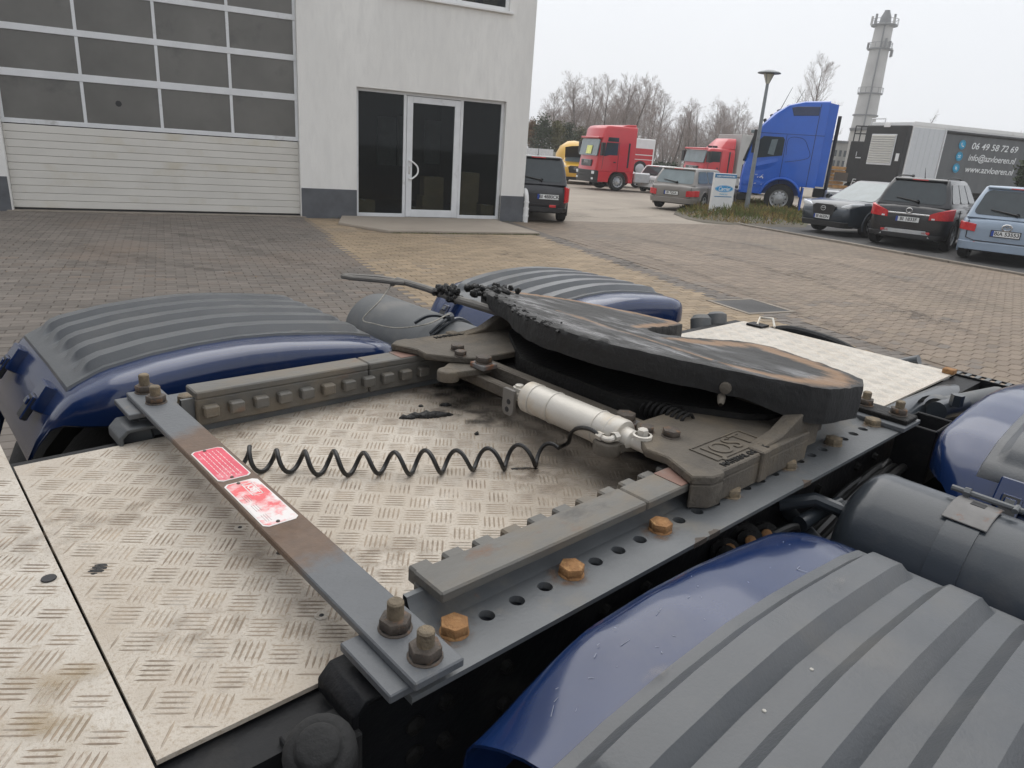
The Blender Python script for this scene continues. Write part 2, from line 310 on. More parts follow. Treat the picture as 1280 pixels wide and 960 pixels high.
def rustband(m, y0, y1, col):   # rust where the label plates have been riveted on
    nt = m.node_tree; N = nt.nodes; L = nt.links; b = N['Principled BSDF']; src = b.inputs['Base Color'].links[0].from_socket
    tc = N.new('ShaderNodeTexCoord'); sx = N.new('ShaderNodeSeparateXYZ'); L.new(tc.outputs['Object'], sx.inputs[0])
    nz = N.new('ShaderNodeTexNoise'); nz.inputs['Scale'].default_value = 9; nz.inputs['Detail'].default_value = 8; nz.inputs['Roughness'].default_value = .7; L.new(tc.outputs['Object'], nz.inputs['Vector'])
    a = N.new('ShaderNodeMath'); a.operation = 'SUBTRACT'; L.new(sx.outputs['Y'], a.inputs[0]); a.inputs[1].default_value = (y0+y1)/2
    ab = N.new('ShaderNodeMath'); ab.operation = 'ABSOLUTE'; L.new(a.outputs[0], ab.inputs[0])
    su = N.new('ShaderNodeMath'); su.operation = 'MULTIPLY_ADD'; L.new(nz.outputs['Fac'], su.inputs[0]); su.inputs[1].default_value = .22; L.new(ab.outputs[0], su.inputs[2])
    r = N.new('ShaderNodeMapRange'); h = (y1-y0)/2+.11; r.inputs[1].default_value = h+.02; r.inputs[2].default_value = h-.03; L.new(su.outputs[0], r.inputs[0])
    n2 = N.new('ShaderNodeTexNoise'); n2.inputs['Scale'].default_value = 70; n2.inputs['Detail'].default_value = 5; L.new(tc.outputs['Object'], n2.inputs['Vector'])
    c = N.new('ShaderNodeMix'); c.data_type = 'RGBA'; L.new(n2.outputs['Fac'], c.inputs[0]); c.inputs[6].default_value = (col[0]*.65, col[1]*.65, col[2]*.65, 1); c.inputs[7].default_value = (col[0]*1.35, col[1]*1.3, col[2]*1.25, 1)
    x = N.new('ShaderNodeMix'); x.data_type = 'RGBA'; L.new(r.outputs[0], x.inputs[0]); L.new(src, x.inputs[6]); L.new(c.outputs[2], x.inputs[7]); L.new(x.outputs[2], b.inputs['Base Color'])
rustband(M_bar, .19, .69, (.115, .072, .046))
# ================================================================== THE TRUCK (seen over its bare rear chassis)
HP = 1.03            # level of the fifth wheel mounting angles
YC = .455            # centre line
truck = thing('truck', 'navy tractor unit filling the foreground, with chequer plate decks and greasy black coupling plate', 'truck', (.9, YC, 0), shift=True)
def mir(y): return 2*YC-y
FZ = HP-.045
# ---- chequer plates with raised ridges
def tread(mb, x0, x1, y0, y1, z, skip=()):
    p = .0625
    for i in range(math.floor((x0+.118)/p)-1, math.ceil((x1+.118)/p)+2):
        for j in range(math.floor((y0-.286)/p)-1, math.ceil((y1-.286)/p)+2):
            for k in (0, 1):
                gx = -.118+(i+.5*k)*p; gy = .286+(j+.5*k)*p*.985
                d = Vector((.62, .78)) if k == 0 else Vector((-.80, .60)); n = Vector((-d.y, d.x))
                for q in (-2, -1, 0, 1, 2):
                    c = Vector((gx, gy))+n*q*.0077; hl = .0200
                    if any(a0 <= c.x <= a1 and b0 <= c.y <= b1 for (a0, a1, b0, b1) in skip): continue
                    e = [c+d*hl, c-d*hl]
                    if not all(x0+.002 < w.x < x1-.002 and y0+.002 < w.y < y1-.002 for w in e): continue
                    w = n*.0016
                    P = [(*(c-d*hl), z), (*(c-d*hl*.55+w), z), (*(c+d*hl*.55+w), z), (*(c+d*hl), z), (*(c+d*hl*.55-w), z), (*(c-d*hl*.55-w), z), (*(c-d*hl*.6), z+.0011), (*(c+d*hl*.6), z+.0011)]
                    mb.add(P, [(0, 1, 6), (1, 2, 7, 6), (2, 3, 7), (3, 4, 7), (4, 5, 6, 7), (5, 0, 6)])
def deck(x0, x1, y0, y1, z, label, skip=(), m=None, tm=None):
    mb = MB(); mb.b2((x0, y0, z-.006), (x1, y1, z)); o = mb.build('chequer_plate', m or M_alplate, truck, label=label, smooth=0)
    t = MB(); tread(t, x0, x1, y0, y1, z, skip); t.build('tread_pattern', tm or M_tread, o, smooth=0, fix=False, kind='stuff')
    return o
dk1 = deck(-1.15, -.3155, .03, 1.75, FZ-.001, 'wide front chequer plate beyond the seam')
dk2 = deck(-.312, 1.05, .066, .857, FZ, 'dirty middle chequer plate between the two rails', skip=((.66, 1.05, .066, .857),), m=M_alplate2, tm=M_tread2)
dk3 = deck(1.36, 2.09, .085, .845, FZ, 'cleaner rear chequer plate behind the coupling', tm=M_rtread)
for (p, o) in (((402, 770), dk2), ((390, 690), dk2), ((300, 660), dk2)):
    q = px(p, FZ); mb = MB(); mb.lathe([(0, .0095), (.0012, .009), (.0016, .0035), (.0006, .003), (.0006, 0)], q, (0, 0, 1), 14); rv = mb.build('rivet', M_alplate, o)
    MB().lathe([(.0007, .0032), (.0017, .003), (.0017, 0)], q, (0, 0, 1), 10).build('rivet_core', M_ink, o)
q = px((61, 723), FZ); mb = MB(); mb.lathe([(0, .0095), (.0012, .009), (.0012, 0)], q, (0, 0, 1), 14); mb.build('painted_hole', M_ink, dk1)  # black disc painted as the darkness inside an open hole
def stain(p, rx, ry, m, o):
    q = px(p, FZ); soft_disc((q.x, q.y), rx*1.35, ry*1.35, R.uniform(0, 3), FZ+.0021, m, o)
for p, rx, ry, m_ in (((85, 850), .03, .07, M_tanstain), ((40, 915), .05, .05, M_tanstain), ((290, 545), .05, .12, M_brownstain), ((350, 690), .05, .09, M_brownstain), ((410, 760), .06, .05, M_brownstain), ((440, 505), .10, .12, M_brownstain), ((560, 480), .08, .14, M_oil), ((650, 585), .05, .08, M_brownstain), ((590, 520), .06, .09, M_oil), ((180, 640), .04, .1, M_brownstain), ((250, 790), .05, .06, M_brownstain), ((60, 660), .08, .07, M_brownstain), ((395, 500), .06, .05, M_brownstain), ((480, 700), .05, .08, M_brownstain), ((690, 600), .06, .08, M_brownstain)):
    stain(p, rx, ry, m_, dk1 if p[0] < 110 else dk2)
mb = MB(); mb.prism([(-3.55, .55), (-3.6, 1.5), (-3.35, 2.6), (-2.9, 3.55), (-1.5, 3.6), (-1.42, 3.4), (-1.42, .95), (-1.6, .55)], -.78, 1.69, 'xz'); mb.build('cab', M_navy, truck, bevel=.06)
# ---- frame rails and crossmembers
for sgn, nm in ((0, 'near'), (1, 'far')):
    mb = MB()
    f = (lambda y: mir(y)) if sgn else (lambda y: y)
    mb.b2((-1.2, f(.012), HP-.335), (2.12, f(.02), HP-.056)); mb.b2((-1.2, f(.02), HP-.064), (2.12, f(.085), HP-.0561)); mb.b2((-1.2, f(.02), HP-.335), (2.12, f(.085), HP-.327))
    fr = mb.build('frame_rail', M_black, truck, smooth=0)
    bb = MB()
    for i in range(26):
        for zz in (-.11, -.17, -.25):
            if (i*7+int(zz*100)) % 3: bb.cyl((-.6+i*.1, f(.012), HP+zz), (-.6+i*.1, f(.002), HP+zz), .011, .009, 8)
    bb.build('frame_bolt_heads', M_greasy, fr, kind='stuff')
for x in (-.7, .2, .9, 1.3, 2.1):
    mb = MB(); mb.b2((x-.035, .085, HP-.28), (x+.035, mir(.085), HP-.075)); mb.build('crossmember', M_black, truck, smooth=0)
for x in (.2, 1.55):
    mb = MB(); mb.tube([(x, -.65, .5), (x, 0, .5), (x, .3, .52), (x, YC, .55), (x, .6, .52), (x, .91, .5), (x, 1.56, .5)], [.07, .08, .1, .19, .1, .08, .07], 16)
    for y in (.0, .91):
        mb.lathe([(0, .11), (.05, .14), (.12, .12), (.2, .14), (.26, .1)], (x+.33, y, .55), (0, 0, 1), 20)
        mb.b2((x-.4, y-.04, .50), (x+.4, y+.04, .56))
    mb.build('axle', M_black, truck)
# ---- mounting angles with bolt holes
BOLTS = {0: 0, 4: 0, 8: 0, 12: 1, 16: 1, 20: 1, 24: 0}
def bolt_mesh(w=0):
    mb = MB()
    if w: mb.lathe([(0, .0184), (.0018, .0182), (.0022, .016)], (0, 0, 0), (0, 0, 1), 18)
    else: mb.lathe([(0, .0172), (.0022, .0168), (.003, .015)], (0, 0, 0), (0, 0, 1), 18)
    P = [(.0172*math.cos(a*math.pi/3), .0172*math.sin(a*math.pi/3)) for a in range(6)]
    mb.prism(P, .002, .0135); mb.lathe([(.0134, .0125), (.0142, .011), (.0142, 0)], (0, 0, 0), (0, 0, 1), 12)
    return mb
bm_rust = bolt_mesh().mesh('bolt', M_boltrust, bevel=.0008); bm_dull = bolt_mesh().mesh('bolt', M_boltdull, bevel=.0008); bm_nut = bolt_mesh(1).mesh('bolt', M_nut, bevel=.0008)
def addbolt(parent, me, loc, name='bolt', sc=1., label=None):
    o = bpy.data.objects.new(name, me); link(o, parent, loc, label); o.rotation_euler = (0, 0, R.uniform(0, 1)); o.scale = (sc, sc, sc); return o
def angle(side):
    f = (lambda y: mir(y)) if side else (lambda y: y)
    mb = MB(); T = .010
    x0, x1 = -.098, 1.272
    yo, yi = -.057, .026
    cell = .05; xs = [x0]+[-.075+cell*i for i in range(28)]
    nseg = 16
    for i in range(-1, 27):
        cx = -.05+cell*i; a, b = cx-.025, cx+.025
        if i == -1: a = x0
        if i == 26: b = x1
        if (i-1) % 4 == 0 or i < 0 or i == 25 and 0 or cx > 1.24 or cx < -.02:
            mb.add([(a, f(yo), HP), (b, f(yo), HP), (b, f(yi), HP), (a, f(yi), HP)], [(0, 1, 2, 3)])
            continue
        r = .0105; out = []; inn = []
        for k in range(nseg):
            t = 2*math.pi*(k+.5)/nseg; c, s_ = math.cos(t), math.sin(t); m = .0245/max(abs(c), abs(s_))
            ox, oy = cx+max(-.025, min(.025, c*m*1.03)), max(-.0245, min(.0245, s_*m*1.03)); out.append((ox, oy)); inn.append((cx+r*c, r*s_))
        # square corners
        V = [(x, f(y), HP) for x, y in out]+[(x, f(y), HP) for x, y in inn]+[(x, f(y), HP-T) for x, y in inn]
        F = [(k, (k+1) % nseg, nseg+(k+1) % nseg, nseg+k) for k in range(nseg)]+[(nseg+k, nseg+(k+1) % nseg, 2*nseg+(k+1) % nseg, 2*nseg+k) for k in range(nseg)]
        mb.add(V, F)
        for sx in (-1, 1):      # fill the corners of the cell
            for sy in (-1, 1):
                near = [p for p in out if (p[0]-cx)*sx > 0 and p[1]*sy > 0]
                e1 = max(near, key=lambda p: abs(p[0]-cx)*10+abs(p[1])); e2 = max(near, key=lambda p: abs(p[1])*10+abs(p[0]-cx))
                if e1 != e2: mb.add([(*(e1[0], f(e1[1])), HP), (cx+sx*.025, f(sy*.0245), HP), (e2[0], f(e2[1]), HP)], [(0, 1, 2)])
        mb.add([(a, f(yo), HP), (b, f(yo), HP), (b, f(-.0245), HP), (a, f(-.0245), HP)], [(0, 1, 2, 3)])
        mb.add([(a, f(.0245), HP), (b, f(.0245), HP), (b, f(yi), HP), (a, f(yi), HP)], [(0, 1, 2, 3)])
    # outer edge, rounded shoulder, rising inner web and ends
    prof = [(yo+.012, HP-T), (yo+.003, HP-T), (yo, HP-T+.003), (yo, HP)]
    mb.loft([[(x, f(y), z) for y, z in prof] for x in (x0, x1)], False, False, False)
    web = [(yi, HP), (.036, HP+.003), (.046, HP+.010), (.053, HP+.020), (.056, HP+.0275), (.064, HP+.0275), (.064, HP-.05)]
    mb.loft([[(x, f(y), z) for y, z in web] for x in (-.03, x1)], False, True, False)
    mb.add([(x0, f(yo), HP), (x0, f(yi), HP), (x0, f(yi), HP-T), (x0, f(yo), HP-T)], [(0, 1, 2, 3)])
    mb.add([(x1, f(yo), HP), (x1, f(yi), HP), (x1, f(yi), HP-T), (x1, f(yo), HP-T)], [(0, 1, 2, 3)])
    mb.b2((x0, f(.026), HP-.05), (x1, f(.0118), HP-T-.001))
    o = mb.build('mounting_angle', M_steel, truck, smooth=40)
    for i in range(0, 7):
        x = .2*i-.0
        if i == 0: x = .0
        if x > 1.21: continue
        me = bm_rust if i in (0, 1, 2) and not side else bm_dull
        if not side:
            rs = MB(); rk = [R.uniform(.7, 1.3) for _ in range(16)]; rc = .031 if me is bm_rust else .024
            soft_disc((x-.004, f(0)), rc*1.25, rc, 0, HP+.0004, M_ruststain, o, 'rust_stain')
        addbolt(o, me, (x, f(.0), HP), label='bright orange rusty bolt' if i < 3 and not side else None, sc=1.06)
    return o
ang = [angle(0), angle(1)]
rs = MB()
for k_ in range(3):
    x = (.435, .472, .79)[k_]+R.uniform(-.02, .02); w_ = R.uniform(.008, .022); n_ = 9
    rs.add([(x+w_*(k/(n_-1)*2-1), -.0574, HP-.0085) for k in range(n_)]+[(x+w_*(k/(n_-1)*2-1), -.0574, HP+.0004) for k in range(n_)]+[(x+w_*(k/(n_-1)*2-1), -.0574+.011*math.sin(math.pi*k/(n_-1))*R.uniform(.5, 1.1), HP+.0004) for k in range(n_)], [(k, k+1, n_+k+1, n_+k) for k in range(n_-1)]+[(n_+k, n_+k+1, 2*n_+k+1, 2*n_+k) for k in range(n_-1)])
rs.build('rust_chips', M_nut, ang[0], smooth=0, kind='stuff')
# ---- serrated slide rails
toothm = MB().box((0, 0, 0), (.030, .020, .024)).mesh('tooth', M_rail, bevel=.003)
for side in (0, 1):
    f = (lambda y: mir(y)) if side else (lambda y: y)
    mb = MB()
    for (a, b) in ((-.006, .3845), (.387, .62)):
        mb.b2((a, f(.019), HP+.028), (b, f(.0785), HP+.0435)); mb.b2((a, f(.0645), HP-.028), (b, f(.078), HP+.0279))
    rl = mb.build('slide_rail', M_rail, truck, bevel=.0025)
    for k in range(11):
        o = bpy.data.objects.new('tooth', toothm); link(o, rl, (.018+.0515*k, f(.087 if side else .094), HP+(.004 if side else .0225)))
    mb = MB(); mb.b2((.475, f(.021), HP+.0436), (.53, f(.0765), HP+.0446)); mb.build('worn_paint', mat('salmon_primer', (.20, .115, .088), .7, var=.2, scale=20, layers=[((.16, .14, .12), 14, .5, .7, .6)]), rl)
# ---- crossbars with plates, nuts and labels
def nutstud(parent, x, y, z, h=.02, me=None):
    addbolt(parent, bm_nut, (x, y, z), 'nut', 1.08)
    mb = MB(); mb.lathe([(0, .0098), (h-.002, .0098), (h, .0078), (h, 0)], (x, y, z+.014), (0, 0, 1), 12); mb.build('stud', M_boltdull, parent)
mb = MB(); mb.b2((-.1, -.064, HP+.012), (-.036, .957, HP+.0235)); cb = mb.build('crossbar', M_bar, truck, bevel=.0018)
for (y0, y1) in ((-.052, .05), (.86, .962)):
    mb = MB(); mb.b2((-.122, y0, HP+.0005), (-.05, y1, HP+.0115)); mb.build('spacer_plate', M_bar, cb, bevel=.0015)
for (y, h) in ((.022, .022), (-.036, .02), (.872, .02), (.943, .024)):
    nutstud(cb, -.068, y, HP+.0235, h)
def lblplate(y0, y1, m, jost):
    mb = MB(); x0, x1 = -.0955, -.0435
    r = .006; pts = [(x0+r, y0), (x1-r, y0), (x1, y0+r), (x1, y1-r), (x1-r, y1), (x0+r, y1), (x0, y1-r), (x0, y0+r)]
    mb.prism(pts, HP+.0236, HP+.0243); o = mb.build('label_plate', M_lblwhite, cb, label='worn red and white label plate lettered JOST' if jost else 'faded red label plate')
    g = .0022; c = (x0+x1)/2; d = (y0+y1)/2
    pp = [(c+(a-c)*.92, d+(b-d)*.965) for a, b in pts]
    MB().prism(pp, HP+.0243, HP+.0246).build('printed_face', m, o)
    for yy in (y0+.006, y1-.006): MB().cyl((c-.004, yy, HP+.0243), (c-.004, yy, HP+.0258), .0032, .0026, 10).build('rivet', M_nut, o)
    if jost:
        Mx = Matrix.Translation((c+.006, d+.042, HP+.02465)) @ Matrix.Rotation(rad(-90), 4, 'Z')
        fr = MB(); fx, fy = .0085, .022
        for (a, b_) in (((-fx, -fy), (fx, -fy+.0015)), ((-fx, fy-.0015), (fx, fy)), ((-fx, -fy), (-fx+.0015, fy)), ((fx-.0015, -fy), (fx, fy))):
            fr.b2((c+.006+a[0], d+.042+a[1], HP+.0246), (c+.006+b_[0], d+.042+b_[1], HP+.0248))
        fr.build('frame_mark', M_lblwhite, o, smooth=0)
        text('JOST', .0145, M_lblwhite, 'lettering', o, Mx, .0001, bold=.0004)
        sm = MB()
        for k in range(9):
            sm.b2((x0+.009+.0035*(k % 3), y0+.014+.013*(k//3)*2.6, HP+.0246), (x0+.0095+.0035*(k % 3), y0+.035+.013*(k//3)*2.6, HP+.02475))
        sm.build('fine_print', mat('faded_ink', (.30, .22, .21), .7, var=.2, scale=200), o, kind='stuff')
    else:
        sm = MB()
        for k in range(5):
            x = x0+.010+.0072*k
            y = y0+.012
            while y < y1-.014:
                L_ = R.uniform(.004, .012); sm.b2((x, y, HP+.0246), (x+.0010, min(y+L_, y1-.012), HP+.02475)); y += L_+.003
        sm.build('fine_print', M_lblwhite, o, kind='stuff')
lblplate(.472, .602, M_red, 0); lblplate(.306, .458, M_redw, 1)
mb = MB(); mb.b2((1.225, -.062, HP+.012), (1.29, .97, HP+.0235)); cb2 = mb.build('crossbar', M_greasy, truck, bevel=.0018, label='greasy rear crossbar half hidden by the coupling plate')
for (y0, y1) in ((-.066, .07), (.84, .975)):
    mb = MB(); mb.b2((1.205, y0, HP+.0005), (1.305, y1, HP+.0115)); mb.build('spacer_plate', M_bar, cb2, bevel=.0015)
for y in (-.03, .045, .865, .94): nutstud(cb2, 1.258, y, HP+.0235, .018)
# front bracket, bump stop and square tube by the angle ends
for side in (0, 1):
    f = (lambda y: mir(y)) if side else (lambda y: y)
    mb = MB(); mb.prism([(-.145, HP-.048), (-.145, HP-.030), (-.13, HP-.014), (-.075, HP-.014), (-.05, HP-.04), (-.058, HP-.044), (-.079, HP-.022), (-.126, HP-.022), (-.137, HP-.033), (-.137, HP-.048)], f(-.018), f(.06), 'xz')
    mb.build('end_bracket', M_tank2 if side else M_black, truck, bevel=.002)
kq_ = pxy((402, 945), -.03); mb = MB(); mb.lathe([(-.03, .034), (0, .036), (.018, .036), (.026, .030), (.028, .022), (.036, .022), (.039, .016), (.039, 0)], kq_, (-.35, -.45, 1), 20); mb.box(kq_+Vector((.015, .03, -.03)), (.07, .05, .05))
mb.build('bump_stop', M_rubber, truck, bevel=.002)
mb = MB()
for k in range(4): mb.lathe([(0, .013), (.004, .013), (.006, .01), (.006, 0)], (-.045, .0115, HP-.12-.045*k), (0, -1, 0), 14)
mb.build('frame_bolt_heads', M_greasy, truck, kind='stuff')
mb = MB(); q0 = Vector((-.07, .90, HP-.045)); mb.cyl((-.11, .885, HP-.045), (-.03, 1.05, HP-.06), .032, .032, 20); mb.build('torque_tube', M_tank2, truck)
# ---- fifth wheel plate
def zp(x): return HP+.155-.13*(x-.84)
half = [(.622, .455), (.632, .37), (.672, .27), (.728, .17), (.782, .075), (.84, .0), (.875, -.02), (.93, -.026), (1.03, -.022), (1.11, .01), (1.155, .06), (1.20, .16), (1.235, .24), (1.258, .30), (1.24, .345), (1.18, .368), (1.10, .385), (1.02, .402), (.972, .42), (.95, .455)]
out2 = half+[(x, mir(y)+(.085*max(0, 1-abs(x-.87)/.19) if y < .1 else 0)) for x, y in reversed(half[1:-1])]
def inside(x, y, P):
    c = False; j = len(P)-1
    for i in range(len(P)):
        if (P[i][1] > y) != (P[j][1] > y) and x < (P[j][0]-P[i][0])*(y-P[i][1])/(P[j][1]-P[i][1])+P[i][0]: c = not c
        j = i
    return c
def nearest(x, y, P):
    b = None; p = Vector((x, y))
    for i in range(len(P)):
        a = Vector(P[i-1]); d = Vector(P[i])-a; t = max(0, min(1, (p-a).dot(d)/d.length_squared)); q = a+d*t; l = (p-q).length
        if b is None or l < b[0]: b = (l, q, i)
    return b
G = .0085; nx, ny = int(.66/G), int(1.0/G); cells = {}
for i in range(nx):
    for j in range(ny):
        x, y = .61+G*(i+.5), -.04+G*(j+.5)
        if inside(x, y, out2): cells[(i, j)] = 1
vid = {}; vs = []; fs = []; wear = []; wet_sheen = []; vkey = []
edgec = {}
for (i, j) in cells:
    q = [(i, j), (i+1, j), (i+1, j+1), (i, j+1)]
    for k in q:
        if k not in vid: vid[k] = len(vs); vs.append([.61+G*k[0], -.04+G*k[1], 0]); vkey.append(k)
    f_ = [vid[k] for k in q]; fs.append(tuple(f_))
    for a, b in ((0, 1), (1, 2), (2, 3), (3, 0)):
        e = tuple(sorted((f_[a], f_[b]))); edgec[e] = edgec.get(e, 0)+1
bord = [e for e, c in edgec.items() if c == 1]; bv = set(v for e in bord for v in e)
for n_, v in enumerate(vs):
    x, y = v[0], v[1]
    d, qn, si = nearest(x, y, out2)
    if n_ in bv: v[0], v[1] = qn.x, qn.y; d = 0
    x, y = v[0], v[1]
    front = max(0, 1-d/.06) if (x < .9 and -.01 < y) else 0
    st_ = vnoise(x*30, y*7, 1)*.0013+vnoise(x*90+5, y*40, 2)*.0011
    lump = front*(.006*abs(vnoise(x*38, y*38, 5))*2.4+.002+.004*abs(vnoise(x*90, y*90, 6)))*(.9 if y > .35 else .28)
    chunk = .016*max(0, vnoise(x*24, y*24, 9)+.25)*max(0, 1-((x-.86)**2+(y-.945)**2)/.006) if y > .8 else 0
    edge = -.002*max(0, 1-d/.009)+.0022*vnoise(x*110, y*110, 4)*max(0, 1-d/.02)*(.3+abs(vnoise(x*9, y*9, 2))*2)
    if n_ in bv: lump *= .25; edge = .0016*vnoise(x*35, y*35, 4)
    v[2] = zp(x)+st_*(1-.5*front)+lump+chunk+edge
    w = 0.
    w += 1.0*max(0, 1-abs(d-.045)/.075)*(1 if x > .8 and y < .40 else 0)                 # bare worn metal on the near arm
    w += .95*max(0, 1-abs(d-.02)/.045)*(1 if x > .9 and y > .5 else 0)                   # and along the back of the far arm
    w += .7*max(0, 1-abs(x-.83-.1*(y-.4))/.035)*(1 if .2 < y < .7 else 0)+.5*max(0, 1-d/.02)*(1 if y > .8 and x > .9 else 0)
    wear.append(w); wet_sheen.append(max(0, 1-abs(d-.085)/.085) if x < 1.0 else .25*max(0, 1-abs(d-.05)/.06))
rows = 6; base = len(vs)
ring = {0: {v: v for v in bv}}
for r_ in range(1, rows+1):
    ring[r_] = {}
    for v in bv:
        x, y = vs[v][0], vs[v][1]; d, qn, si = nearest(x, y, out2)
        a = Vector(out2[si-1]); b = Vector(out2[si]); nn = Vector(((b-a).y, -(b-a).x)).normalized()
        if inside(x+nn.x*.01, y+nn.y*.01, out2): nn = -nn
        t = r_/rows; dep = .050+.022*max(0, min(1, (.10-y)/.1))-.014*max(0, min(1, (y-.6)/.3))
        bul = .0015*math.sin(t*math.pi)+.0014*vnoise(x*28, y*28, t*7)+(.005*max(0, vnoise(x*26, y*26, 3)) if r_ in (1, 2) else 0)
        ring[r_][v] = len(vs); vs.append([x+nn.x*bul, y+nn.y*bul, vs[v][2]*(1-t)+(zp(x)-dep+.004*vnoise(x*20, y*20, 7))*t]); wear.append(-1); wet_sheen.append(0)
for (a, b) in bord:
    for r_ in range(rows): fs.append((ring[r_][a], ring[r_][b], ring[r_+1][b], ring[r_+1][a]))
# grease smeared top: black with wet streaks, their shine painted in pale grey, and worn brown metal
m = bpy.data.materials.new('greasy_plate_top'); m.use_nodes = True; nt = m.node_tree; N = nt.nodes; L = nt.links; b_ = N['Principled BSDF']; b_.inputs['Specular IOR Level'].default_value = .6
tc = N.new('ShaderNodeTexCoord'); mp = N.new('ShaderNodeMapping'); mp.inputs['Scale'].default_value = (17, 6.5, 5); L.new(tc.outputs['Object'], mp.inputs[0])
mp.inputs['Rotation'].default_value = (0, 0, rad(-7))
n1 = N.new('ShaderNodeTexNoise'); n1.inputs['Scale'].default_value = 1.0; n1.inputs['Detail'].default_value = 8; n1.inputs['Roughness'].default_value = .68; L.new(mp.outputs[0], n1.inputs['Vector'])
n2 = N.new('ShaderNodeTexNoise'); n2.inputs['Scale'].default_value = 75; n2.inputs['Detail'].default_value = 5; L.new(tc.outputs['Object'], n2.inputs['Vector'])
at_ = N.new('ShaderNodeAttribute'); at_.attribute_name = 'wear'
n3 = N.new('ShaderNodeTexNoise'); n3.inputs['Scale'].default_value = 16; n3.inputs['Detail'].default_value = 8; n3.inputs['Roughness'].default_value = .7; L.new(tc.outputs['Object'], n3.inputs['Vector'])
mn = N.new('ShaderNodeMath'); mn.operation = 'MULTIPLY_ADD'; L.new(n3.outputs['Fac'], mn.inputs[0]); mn.inputs[1].default_value = 1.1; mn.inputs[2].default_value = -.55
mo = N.new('ShaderNodeMath'); mo.operation = 'ADD'; L.new(n1.outputs['Fac'], mo.inputs[0]); L.new(mn.outputs[0], mo.inputs[1])
ma = N.new('ShaderNodeMath'); ma.operation = 'ADD'; L.new(at_.outputs['Fac'], ma.inputs[0]); L.new(mo.outputs[0], ma.inputs[1])
mr = N.new('ShaderNodeMapRange'); mr.inputs[1].default_value = .94; mr.inputs[2].default_value = 1.32; L.new(ma.outputs[0], mr.inputs[0])
mg = N.new('ShaderNodeMapRange'); mg.inputs[1].default_value = .46; mg.inputs[2].default_value = .60; L.new(n1.outputs['Fac'], mg.inputs[0])
gt = N.new('ShaderNodeMath'); gt.operation = 'GREATER_THAN'; gt.inputs[1].default_value = -.5; L.new(at_.outputs['Fac'], gt.inputs[0])
mgm = N.new('ShaderNodeMath'); mgm.operation = 'MULTIPLY'; aw = N.new('ShaderNodeAttribute'); aw.attribute_name = 'wet_sheen'; wm = N.new('ShaderNodeMath'); wm.operation = 'MULTIPLY_ADD'; L.new(aw.outputs['Fac'], wm.inputs[0]); wm.inputs[1].default_value = .9; wm.inputs[2].default_value = .12
wq = N.new('ShaderNodeMath'); wq.operation = 'MULTIPLY'; wq.use_clamp = True; L.new(wm.outputs[0], wq.inputs[0]); L.new(mg.outputs[0], wq.inputs[1]); L.new(wq.outputs[0], mgm.inputs[0]); L.new(gt.outputs[0], mgm.inputs[1])
c1 = N.new('ShaderNodeMix'); c1.data_type = 'RGBA'; c1.inputs[6].default_value = (.012, .0115, .011, 1); c1.inputs[7].default_value = (.14, .14, .142, 1); L.new(mgm.outputs[0], c1.inputs[0])
c2 = N.new('ShaderNodeMix'); c2.data_type = 'RGBA'; c2.inputs[7].default_value = (.215, .125, .062, 1); L.new(c1.outputs[2], c2.inputs[6]); L.new(mr.outputs[0], c2.inputs[0]); L.new(c2.outputs[2], b_.inputs['Base Color'])
r1 = N.new('ShaderNodeMix'); r1.inputs[2].default_value = .7; r1.inputs[3].default_value = .26; L.new(mgm.outputs[0], r1.inputs[0]); L.new(r1.outputs[0], b_.inputs['Roughness'])
bp = N.new('ShaderNodeBump'); bp.inputs['Strength'].default_value = 1.0; bp.inputs['Distance'].default_value = .009; L.new(n1.outputs['Fac'], bp.inputs['Height'])
bp2 = N.new('ShaderNodeBump'); bp2.inputs['Strength'].default_value = .45; bp2.inputs['Distance'].default_value = .004; L.new(n2.outputs['Fac'], bp2.inputs['Height']); L.new(bp.outputs[0], bp2.inputs['Normal']); L.new(bp2.outputs[0], b_.inputs['Normal'])
mb = MB(); mb.add(vs, fs); fwp = mb.build('coupling_plate', m, truck, smooth=60)
a_ = fwp.data.attributes.new('wear', 'FLOAT', 'POINT'); a_.data.foreach_set('value', wear); a_ = fwp.data.attributes.new('wet_sheen', 'FLOAT', 'POINT'); a_.data.foreach_set('value', wet_sheen)
mb = MB(); mb.prism([(.66, .30), (.80, .10), (.92, .02), (1.1, .06), (1.2, .2), (1.2, .33), (.97, .36), (.92, .455), (.97, .55), (1.2, .58), (1.2, .71), (1.1, .85), (.92, .89), (.80, .81), (.66, .61)], HP+.02, HP+.075); mb.build('lock_housing', M_greasy, fwp)
mb = MB(); mb.lathe([(0, .012), (.014, .011), (.016, .006), (.016, 0)], (.755, .13, zp(.75)-.035), (-1, -.6, 0), 12); mb.lathe([(0, .008), (.02, .007), (.03, .004)], (.75, .132, zp(.75)-.055), (-1, -.6, -.3), 10); mb.build('grease_nipple', M_cast, fwp)
